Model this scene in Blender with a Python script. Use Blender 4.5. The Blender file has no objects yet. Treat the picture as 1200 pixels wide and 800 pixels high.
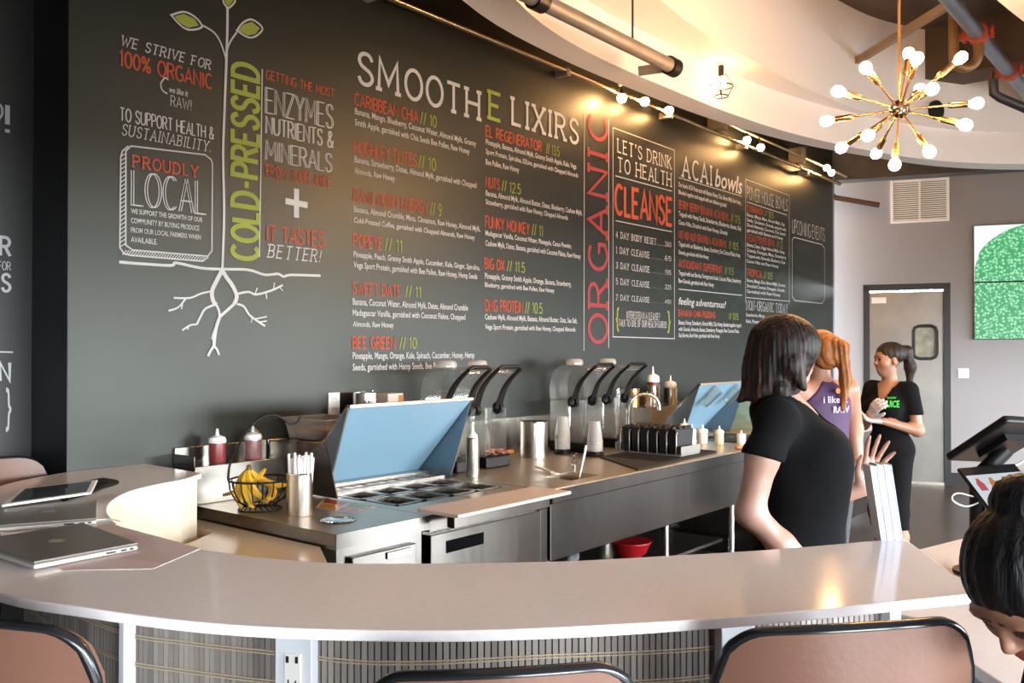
import bpy, bmesh, math, random
import numpy as np
from mathutils import Vector, Matrix

# ------------------------------------------------------------------ camera, sky, daylight, exposure
scene = bpy.context.scene
COL = scene.collection
# x runs along the menu wall, y = 0 is the wall face, the room lies at negative y, metres
cam_data = bpy.data.cameras.new('camera')
cam_data.sensor_width = 36.0
cam_data.lens = 36.0 * 1030.0 / 1200.0
cam_data.clip_start = 0.05
cam = bpy.data.objects.new('camera', cam_data)
cam.location = (0.0, -3.57, 1.55)
cam.rotation_euler = (math.radians(90.556), 0.0, math.radians(-50.5))
COL.objects.link(cam)
scene.camera = cam

SKY = 58.0
world = bpy.data.worlds.new('sky')
scene.world = world
world.use_nodes = True
bg = world.node_tree.nodes['Background']
bg.inputs['Color'].default_value = (0.87, 0.945, 1.0, 1)
bg.inputs['Strength'].default_value = SKY

vs = scene.view_settings
vs.view_transform = 'Standard'
vs.look = 'None'
vs.gamma = 1.0
vs.use_curve_mapping = False
vs.exposure = 0.0

BULB_POWER = 300.0            # radiance of the bare filament bulbs
BULB_COLOR = (1.0, 0.55, 0.21)

# daylight falling through the shop windows behind the camera, the last one added (see wall_front below)
for wx, wwid in ((-2.0, 4.2), (2.9, 4.2), (7.8, 4.2), (11.85, 2.7)):
    ld = bpy.data.lights.new('window_daylight', 'AREA')
    ld.shape = 'RECTANGLE'; ld.size = wwid; ld.size_y = 1.9
    ld.cycles.is_portal = True
    lo = bpy.data.objects.new('window_daylight', ld)
    lo.location = (wx, -7.9, 1.24); lo.rotation_euler = (math.radians(90), 0, 0)
    COL.objects.link(lo)

# ------------------------------------------------------------------ helpers
PI = math.pi
def lin(h):
    h = h.lstrip('#'); c = [int(h[i:i+2], 16)/255 for i in (0, 2, 4)]
    return tuple((x/12.92 if x <= .04045 else ((x+.055)/1.055)**2.4) for x in c) + (1,)
MATS = {}
def mat(name, col, rough=.5, metal=0., emit=None, estr=0., spec=.5, noise=0., nscale=20., stretch=(1,1,1), bump=0., bscale=60., trans=0., coat=0.):
    if name in MATS: return MATS[name]
    m = bpy.data.materials.new(name); m.use_nodes = True; nt = m.node_tree; b = nt.nodes['Principled BSDF']
    c = lin(col) if isinstance(col, str) else tuple(col)+(1,)
    b.inputs['Base Color'].default_value = c; b.inputs['Roughness'].default_value = rough; b.inputs['Metallic'].default_value = metal
    b.inputs['Specular IOR Level'].default_value = spec; b.inputs['Transmission Weight'].default_value = trans; b.inputs['Coat Weight'].default_value = coat
    if emit is not None:
        b.inputs['Emission Color'].default_value = (lin(emit) if isinstance(emit, str) else tuple(emit)+(1,)); b.inputs['Emission Strength'].default_value = estr
    if noise or bump:
        tc = nt.nodes.new('ShaderNodeTexCoord'); mp = nt.nodes.new('ShaderNodeMapping'); mp.inputs['Scale'].default_value = stretch
        nt.links.new(tc.outputs['Object'], mp.inputs['Vector'])
    if noise:
        n = nt.nodes.new('ShaderNodeTexNoise'); n.inputs['Scale'].default_value = nscale; n.inputs['Detail'].default_value = 5
        nt.links.new(mp.outputs['Vector'], n.inputs['Vector'])
        r = nt.nodes.new('ShaderNodeValToRGB'); lo = tuple(max(0, x*(1-noise)) for x in c[:3])+(1,); hi = tuple(min(1, x*(1+noise)) for x in c[:3])+(1,)
        r.color_ramp.elements[0].color = lo; r.color_ramp.elements[1].color = hi; r.color_ramp.elements[0].position = .3; r.color_ramp.elements[1].position = .7
        nt.links.new(n.outputs['Fac'], r.inputs['Fac']); nt.links.new(r.outputs['Color'], b.inputs['Base Color'])
    if bump:
        n2 = nt.nodes.new('ShaderNodeTexNoise'); n2.inputs['Scale'].default_value = bscale; n2.inputs['Detail'].default_value = 3
        nt.links.new(mp.outputs['Vector'], n2.inputs['Vector'])
        bp = nt.nodes.new('ShaderNodeBump'); bp.inputs['Strength'].default_value = bump; bp.inputs['Distance'].default_value = .01
        nt.links.new(n2.outputs['Fac'], bp.inputs['Height']); nt.links.new(bp.outputs['Normal'], b.inputs['Normal'])
    MATS[name] = m; return m
def clear(name, tint=(1,1,1), refl=.12, rough=.05, haze=0.):
    """thin clear plastic or glass: mostly see-through with a fresnel sheen"""
    if name in MATS: return MATS[name]
    m = bpy.data.materials.new(name); m.use_nodes = True; nt = m.node_tree; nt.nodes.clear()
    o = nt.nodes.new('ShaderNodeOutputMaterial'); t = nt.nodes.new('ShaderNodeBsdfTransparent'); g = nt.nodes.new('ShaderNodeBsdfGlossy')
    t.inputs['Color'].default_value = tuple(tint)+(1,); g.inputs['Roughness'].default_value = rough
    lw = nt.nodes.new('ShaderNodeLayerWeight'); lw.inputs['Blend'].default_value = .35
    mr = nt.nodes.new('ShaderNodeMapRange'); mr.inputs['To Min'].default_value = refl*.4; mr.inputs['To Max'].default_value = min(1, refl*5)
    mx = nt.nodes.new('ShaderNodeMixShader')
    nt.links.new(lw.outputs['Facing'], mr.inputs['Value']); nt.links.new(mr.outputs['Result'], mx.inputs['Fac'])
    nt.links.new(t.outputs[0], mx.inputs[1]); nt.links.new(g.outputs[0], mx.inputs[2])
    last = mx
    if haze:
        d = nt.nodes.new('ShaderNodeBsdfDiffuse'); d.inputs['Color'].default_value = (.85, .85, .83, 1)
        m2 = nt.nodes.new('ShaderNodeMixShader'); m2.inputs['Fac'].default_value = haze
        nt.links.new(mx.outputs[0], m2.inputs[1]); nt.links.new(d.outputs[0], m2.inputs[2]); last = m2
    nt.links.new(last.outputs[0], o.inputs['Surface'])
    MATS[name] = m; return m

def smooth_curve(pts, n=6, closed=False):
    P = [Vector(p) for p in pts]; out = []; N = len(P)
    rng = range(N if closed else N-1)
    for i in rng:
        if closed: p0, p1, p2, p3 = P[i-1], P[i], P[(i+1) % N], P[(i+2) % N]
        else: p0, p1, p2, p3 = P[max(i-1, 0)], P[i], P[i+1], P[min(i+2, N-1)]
        for k in range(n):
            t = k/n
            out.append(.5*((2*p1)+(-p0+p2)*t+(2*p0-5*p1+4*p2-p3)*t*t+(-p0+3*p1-3*p2+p3)*t**3))
    if not closed: out.append(P[-1])
    return out

class MB:
    def __init__(s): s.v = []; s.f = []; s.m = []
    def add(s, vs_, fs, m=0):
        o = len(s.v); s.v += [tuple(v) for v in vs_]; s.f += [tuple(i+o for i in f) for f in fs]; s.m += [m]*len(fs); return s
    def box(s, x0, x1, y0, y1, z0, z1, m=0):
        v = [(x, y, z) for x in (x0, x1) for y in (y0, y1) for z in (z0, z1)]
        return s.add(v, [(0,1,3,2),(4,6,7,5),(0,4,5,1),(2,3,7,6),(0,2,6,4),(1,5,7,3)], m)
    def obox(s, c, size, rot=None, m=0):
        rot = rot or Matrix.Identity(3); c = Vector(c); h = [q/2 for q in size]
        v = [c + rot @ Vector((x, y, z)) for x in (-h[0], h[0]) for y in (-h[1], h[1]) for z in (-h[2], h[2])]
        return s.add(v, [(0,1,3,2),(4,6,7,5),(0,4,5,1),(2,3,7,6),(0,2,6,4),(1,5,7,3)], m)
    def hexa(s, v, m=0):      # 8 corners: bottom ring 0-3, top ring 4-7
        return s.add(v, [(3,2,1,0),(4,5,6,7),(0,1,5,4),(1,2,6,5),(2,3,7,6),(3,0,4,7)], m)
    def tube(s, pts, r, n=10, m=0, closed=False, flat=1.):
        P = [Vector(p) for p in pts]; N = len(P); R = r if isinstance(r, (list, tuple)) else [r]*N
        rings = []; up = None
        for i in range(N):
            if closed: t = P[(i+1) % N]-P[i-1]
            else: t = P[min(i+1, N-1)]-P[max(i-1, 0)]
            if t.length < 1e-9: t = Vector((0,0,1))
            t.normalize()
            if up is None:
                up = Vector((0,0,1)) if abs(t.z) < .9 else Vector((1,0,0))
            up = (up - t*up.dot(t))
            if up.length < 1e-6: up = Vector((1,0,0)) - t*t.x
            up.normalize(); sd = t.cross(up)
            rings.append([P[i]+R[i]*(math.cos(2*PI*k/n)*sd*flat+math.sin(2*PI*k/n)*up) for k in range(n)])
        v = [q for g in rings for q in g]; f = []
        for i in range(N if closed else N-1):
            j = (i+1) % N
            for k in range(n): f.append((i*n+k, i*n+(k+1) % n, j*n+(k+1) % n, j*n+k))
        if not closed: f.append(tuple(range(n))[::-1]); f.append(tuple((N-1)*n+k for k in range(n)))
        return s.add(v, f, m)
    def lathe(s, prof, at=(0,0,0), n=28, m=0, rot=None, sx=1., sy=1.):
        at = Vector(at); rot = rot or Matrix.Identity(3); v = []; f = []
        for r, z in prof:
            for k in range(n): v.append(at+rot @ Vector((sx*r*math.cos(2*PI*k/n), sy*r*math.sin(2*PI*k/n), z)))
        for i in range(len(prof)-1):
            for k in range(n): f.append((i*n+k, i*n+(k+1) % n, (i+1)*n+(k+1) % n, (i+1)*n+k))
        if prof[0][0] > 1e-5: f.append(tuple(range(n))[::-1])
        if prof[-1][0] > 1e-5: f.append(tuple((len(prof)-1)*n+k for k in range(n)))
        return s.add(v, f, m)
    def cyl(s, a, b, r, n=16, m=0): return s.tube([a, b], r, n, m)
    def ball(s, c, r, n=16, m=0):
        rr = r if isinstance(r, (tuple, list)) else (r, r, r); c = Vector(c); v = []; f = []; h = n//2
        for i in range(h+1):
            a = PI*i/h
            for k in range(n): v.append(c+Vector((rr[0]*math.sin(a)*math.cos(2*PI*k/n), rr[1]*math.sin(a)*math.sin(2*PI*k/n), -rr[2]*math.cos(a))))
        for i in range(h):
            for k in range(n): f.append((i*n+k, i*n+(k+1) % n, (i+1)*n+(k+1) % n, (i+1)*n+k))
        return s.add(v, f, m)
    def prism(s, poly, z0, z1, m=0):
        n = len(poly); area = sum(poly[i][0]*poly[(i+1) % n][1]-poly[(i+1) % n][0]*poly[i][1] for i in range(n))
        if area < 0: poly = poly[::-1]
        v = [(p[0], p[1], z0) for p in poly]+[(p[0], p[1], z1) for p in poly]
        f = [tuple(range(n))[::-1], tuple(range(n, 2*n))]+[(i, (i+1) % n, n+(i+1) % n, n+i) for i in range(n)]
        return s.add(v, f, m)
    def build(s, name, mats, parent=None, smooth=None, bevel=0., solid=0., segs=2):
        me = bpy.data.meshes.new(name); me.from_pydata(s.v, [], s.f)
        for q in (mats if isinstance(mats, (list, tuple)) else [mats]): me.materials.append(q)
        me.polygons.foreach_set('material_index', s.m); me.update()
        bm = bmesh.new(); bm.from_mesh(me); bmesh.ops.remove_doubles(bm, verts=bm.verts, dist=1e-6)
        bmesh.ops.recalc_face_normals(bm, faces=bm.faces); bm.to_mesh(me); bm.free()
        if smooth is not None:
            me.polygons.foreach_set('use_smooth', [True]*len(me.polygons))
            if smooth < 180: me.set_sharp_from_angle(angle=math.radians(smooth))
        o = bpy.data.objects.new(name, me); COL.objects.link(o)
        if parent: o.parent = parent
        if solid:
            md = o.modifiers.new('solid', 'SOLIDIFY'); md.thickness = solid; md.offset = 0
        if bevel:
            md = o.modifiers.new('bevel', 'BEVEL'); md.width = bevel; md.segments = segs; md.limit_method = 'ANGLE'; md.angle_limit = math.radians(40)
        return o
def tag(o, label=None, cat=None, group=None, kind=None):
    if label: o['label'] = label
    if cat: o['category'] = cat
    if group: o['group'] = group
    if kind: o['kind'] = kind
    return o
def thing(name, label, cat, loc=(0,0,0), rz=0., group=None):
    o = bpy.data.objects.new(name, None); COL.objects.link(o); o.empty_display_size = .05
    o.location = loc; o.rotation_euler = (0, 0, rz); return tag(o, label, cat, group)
def struct(o): o['kind'] = 'structure'; return o
def children_of(o): return [c for c in bpy.data.objects if c.parent is o]
def dup(root, loc, rz=None, label=None):
    c = root.copy(); COL.objects.link(c); c.location = loc
    if rz is not None: c.rotation_euler = (0, 0, rz)
    if label: c['label'] = label
    for ch in children_of(root):
        d = ch.copy(); COL.objects.link(d); d.parent = c
        for g in children_of(ch):
            e = g.copy(); COL.objects.link(e); e.parent = d
    return c
def rotz(a): return Matrix.Rotation(a, 3, 'Z')
def align_z(d):          # rotation taking +z onto direction d
    return Vector((0,0,1)).rotation_difference(Vector(d)).to_matrix()
RIB = [0]
def ribbon(mb, pts2, w, plane, m=0):
    """flat stroke of width w along 2-D points; plane maps (a, b) to 3-D"""
    P = [Vector((p[0], p[1])) for p in pts2]; N = len(P)
    if N < 2: return
    closed = (P[0]-P[-1]).length < 1e-6 and N > 3
    L = []; R = []
    for i in range(N):
        if closed and i in (0, N-1): d0 = (P[-1]-P[-2]); d1 = (P[1]-P[0])
        else: d0 = P[i]-P[i-1] if i else P[1]-P[0]; d1 = P[i+1]-P[i] if i < N-1 else P[i]-P[i-1]
        d0 = d0.normalized() if d0.length else Vector((1,0)); d1 = d1.normalized() if d1.length else d0
        t = d0+d1
        if t.length < 1e-4: t = d1
        t = t.normalized(); nrm = Vector((-t.y, t.x)); k = 1/max(.45, nrm.dot(Vector((-d1.y, d1.x))))
        L.append(P[i]+nrm*w/2*k); R.append(P[i]-nrm*w/2*k)
    RIB[0] = (RIB[0]+1) % 7      # overlapping brush strokes lie a hair above one another
    dv = Vector(plane(0, 0)); ex = Vector(plane(1, 0))-dv; ez = Vector(plane(0, 1))-dv; lift = ex.cross(ez).normalized()*(.00012*RIB[0])
    sl = ex.cross(ez).normalized()*.0001
    v = [tuple(Vector(plane(*q))+lift+sl*(i/N)) for i, q in enumerate(L)]+[tuple(Vector(plane(*q))+lift+sl*(i/N)) for i, q in enumerate(R)]
    mb.add(v, [(i, i+1, N+i+1, N+i) for i in range(N-1)], m)

# ---- a small single-stroke alphabet for hand-painted capitals (unit height, own width)
def arc(cx, cy, rx, ry, a0, a1, n=10): return [(cx+rx*math.cos(math.radians(a0+(a1-a0)*i/n)), cy+ry*math.sin(math.radians(a0+(a1-a0)*i/n))) for i in range(n+1)]
def cm(pts, n=4): return [(p.x, p.y) for p in smooth_curve([(a, b, 0) for a, b in pts], n)]
GLY = {
 'A': (.7, [[(0,0),(.35,1),(.7,0)],[(.12,.33),(.58,.33)]]), 'B': (.58, [[(0,0),(0,1),(.3,1)]+arc(.3,.76,.24,.24,90,-90,6)+[(0,.52)],[(.3,.52)]+arc(.3,.26,.28,.26,90,-90,6)+[(0,0)]]),
 'C': (.66, [arc(.36,.5,.36,.5,50,310,16)]), 'D': (.66, [[(0,0),(0,1),(.25,1)]+arc(.25,.5,.41,.5,90,-90,10)+[(0,0)]]),
 'E': (.55, [[(.55,1),(0,1),(0,0),(.55,0)],[(0,.52),(.45,.52)]]), 'F': (.52, [[(.52,1),(0,1),(0,0)],[(0,.5),(.42,.5)]]),
 'G': (.7, [arc(.37,.5,.37,.5,50,300,16)+[(.68,.12),(.68,.45),(.42,.45)]]), 'H': (.66, [[(0,0),(0,1)],[(.66,0),(.66,1)],[(0,.52),(.66,.52)]]),
 'I': (.12, [[(.06,0),(.06,1)]]), 'J': (.5, [[(.5,1),(.5,.25)]+arc(.25,.25,.25,.25,0,-180,8)]), 'K': (.62, [[(0,0),(0,1)],[(.6,1),(.02,.42)],[(.18,.58),(.62,0)]]),
 'L': (.5, [[(0,1),(0,0),(.5,0)]]), 'M': (.82, [[(0,0),(.04,1),(.41,.25),(.78,1),(.82,0)]]), 'N': (.68, [[(0,0),(0,1),(.68,0),(.68,1)]]),
 'O': (.74, [arc(.37,.5,.37,.5,90,450,20)]), 'P': (.58, [[(0,0),(0,1),(.3,1)]+arc(.3,.74,.28,.26,90,-90,7)+[(0,.48)]]), 'Q': (.74, [arc(.37,.5,.37,.5,90,450,20),[(.45,.25),(.74,-.05)]]),
 'R': (.62, [[(0,0),(0,1),(.3,1)]+arc(.3,.75,.28,.25,90,-90,7)+[(0,.5)],[(.3,.5),(.62,0)]]), 'S': (.6, [cm([(.56,.8),(.46,.95),(.3,1),(.12,.94),(.04,.77),(.12,.6),(.3,.51),(.48,.41),(.57,.24),(.48,.07),(.3,0),(.12,.05),(.02,.22)])]),
 'T': (.64, [[(0,1),(.64,1)],[(.32,1),(.32,0)]]), 'U': (.66, [[(0,1),(0,.33)]+arc(.33,.33,.33,.33,180,360,10)+[(.66,1)]]), 'V': (.66, [[(0,1),(.33,0),(.66,1)]]),
 'W': (.95, [[(0,1),(.24,0),(.475,.8),(.71,0),(.95,1)]]), 'X': (.66, [[(0,0),(.66,1)],[(0,1),(.66,0)]]), 'Y': (.64, [[(0,1),(.32,.48),(.64,1)],[(.32,.48),(.32,0)]]), 'Z': (.6, [[(0,1),(.6,1),(0,0),(.6,0)]]),
 '0': (.56, [arc(.28,.5,.28,.5,90,450,16)]), '1': (.3, [[(.02,.8),(.2,1),(.2,0)]]), '2': (.55, [arc(.27,.73,.26,.27,160,-30,10)+[(0,0),(.55,0)]]),
 '3': (.55, [arc(.26,.75,.24,.25,150,-90,10)+arc(.26,.26,.28,.26,90,-150,10)]), '4': (.58, [[(.42,0),(.42,1),(0,.3),(.58,.3)]]), '5': (.55, [[(.5,1),(.08,1),(.04,.55)]+arc(.26,.32,.28,.32,120,-150,10)]),
 '6': (.55, [cm([(.48,.92),(.3,1),(.1,.8),(.02,.4),(.12,.06),(.3,0),(.48,.1),(.52,.32),(.4,.52),(.22,.52),(.05,.36)])]), '7': (.52, [[(0,1),(.52,1),(.16,0)]]), '9': (.55, [cm([(.5,.62),(.35,.46),(.15,.5),(.03,.7),(.12,.94),(.3,1),(.48,.9),(.52,.6),(.4,.15),(.2,0),(.06,.08)])]),
 '%': (.8, [arc(.16,.78,.15,.2,0,360,8),arc(.62,.2,.15,.2,0,360,8),[(.1,0),(.7,1)]]), '&': (.72, [cm([(.7,0),(.4,.4),(.16,.72),(.2,.95),(.36,1),(.48,.88),(.4,.68),(.12,.42),(.04,.2),(.16,.02),(.38,.02),(.62,.25),(.68,.45)])]),
 '-': (.4, [[(.04,.45),(.36,.45)]]), '.': (.1, [[(.05,0),(.05,.09)]]), "'": (.1, [[(.05,1),(.03,.75)]]), '!': (.12, [[(.06,1),(.06,.3)],[(.06,0),(.06,.12)]]), '?': (.5, [arc(.24,.74,.24,.26,170,-60,10)+[(.24,.42),(.24,.28)],[(.24,0),(.24,.1)]]),
 '/': (.32, [[(0,-.05),(.32,1.05)]]), ' ': (.3, []),
}
def strokes_for(s, slab=False, gap=.2, slant=0.):
    x = .14 if slab else 0; out = []
    for ch in s:
        w, ls = GLY.get(ch, GLY[' '])
        for l in ls:
            out.append([(x+a+slant*b, b) for a, b in l])
            if slab and ch not in '-./!?&% ':
                for e, nb in ((l[0], l[1]), (l[-1], l[-2])):
                    if e[1] in (0, 1) and abs(e[0]-nb[0]) < abs(e[1]-nb[1])*.9:
                        out.append([(x+e[0]-.13+slant*e[1], e[1]), (x+e[0]+.13+slant*e[1], e[1])])
                    elif ch in 'SCG' : 
                        pass
            if slab and ch in 'BDEPRF' and l is ls[0]:
                out.append([(x-.12+slant, 1), (x, 1)] if True else []); out.append([(x-.12, 0), (x+.02, 0)])
        x += w+gap+((.04 if ch in 'SCGO' else .14) if slab else 0)
    return out, max(x-gap-(.0 if slab else 0), .1)
FONT_CACHE = {}
def font_mesh(s, bold=0.):
    k = (s, bold)
    if k not in FONT_CACHE:
        cu = bpy.data.curves.new('lettering', 'FONT'); cu.body = s; cu.size = 1; cu.resolution_u = 2; cu.offset = bold
        o = bpy.data.objects.new('lettering', cu); COL.objects.link(o)
        dg = bpy.context.evaluated_depsgraph_get(); me = o.evaluated_get(dg).to_mesh()
        v = [(q.co.x, q.co.y) for q in me.vertices]; f = [tuple(p.vertices) for p in me.polygons]
        o.evaluated_get(dg).to_mesh_clear(); bpy.data.objects.remove(o); bpy.data.curves.remove(cu)
        FONT_CACHE[k] = (v, f)
    return FONT_CACHE[k]
CAP_H = .70
def letter(mb, row, plane, cols):
    s, st, c, x0, x1, z0, z1, wt = row; mi = cols.index(c); H = z1-z0
    if st in ('B', 'BI'):
        v, f = font_mesh(s, .012); xs = [p[0]+(.22*p[1] if st == 'BI' else 0) for p in v]
        if not xs: return
        a, b = min(xs), max(xs); k = (x1-x0)/max(b-a, 1e-6); kz = H/CAP_H
        mb.add([plane(x0+(xx-a)*k, z0+p[1]*kz) for xx, p in zip(xs, v)], f, mi); return
    if st == 'V':
        L, wid = strokes_for(s, s == 'ORGANIC', .22)
        for l in L: ribbon(mb, [(x1-b*(x1-x0), z0+a/wid*H) for a, b in l], wt*(x1-x0), plane, mi)
        return
    L, wid = strokes_for(s, st in ('SS', 'SI'), .2, .22 if st == 'SI' else 0.)
    if st == 'SI': wid += .2
    k = (x1-x0)/wid
    for l in L:
        q = [(x0+a*k, z0+b*H) for a, b in l]
        th = wt*H
        th = wt*min(H, 1.05*k)
        if st == 'D':
            for off in (-1, 1): ribbon(mb, [(a+off*.065*k, b+off*.006*H) for a, b in q], .0045, plane, mi)
        else: ribbon(mb, q, max(th, .0028), plane, mi)

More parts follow.
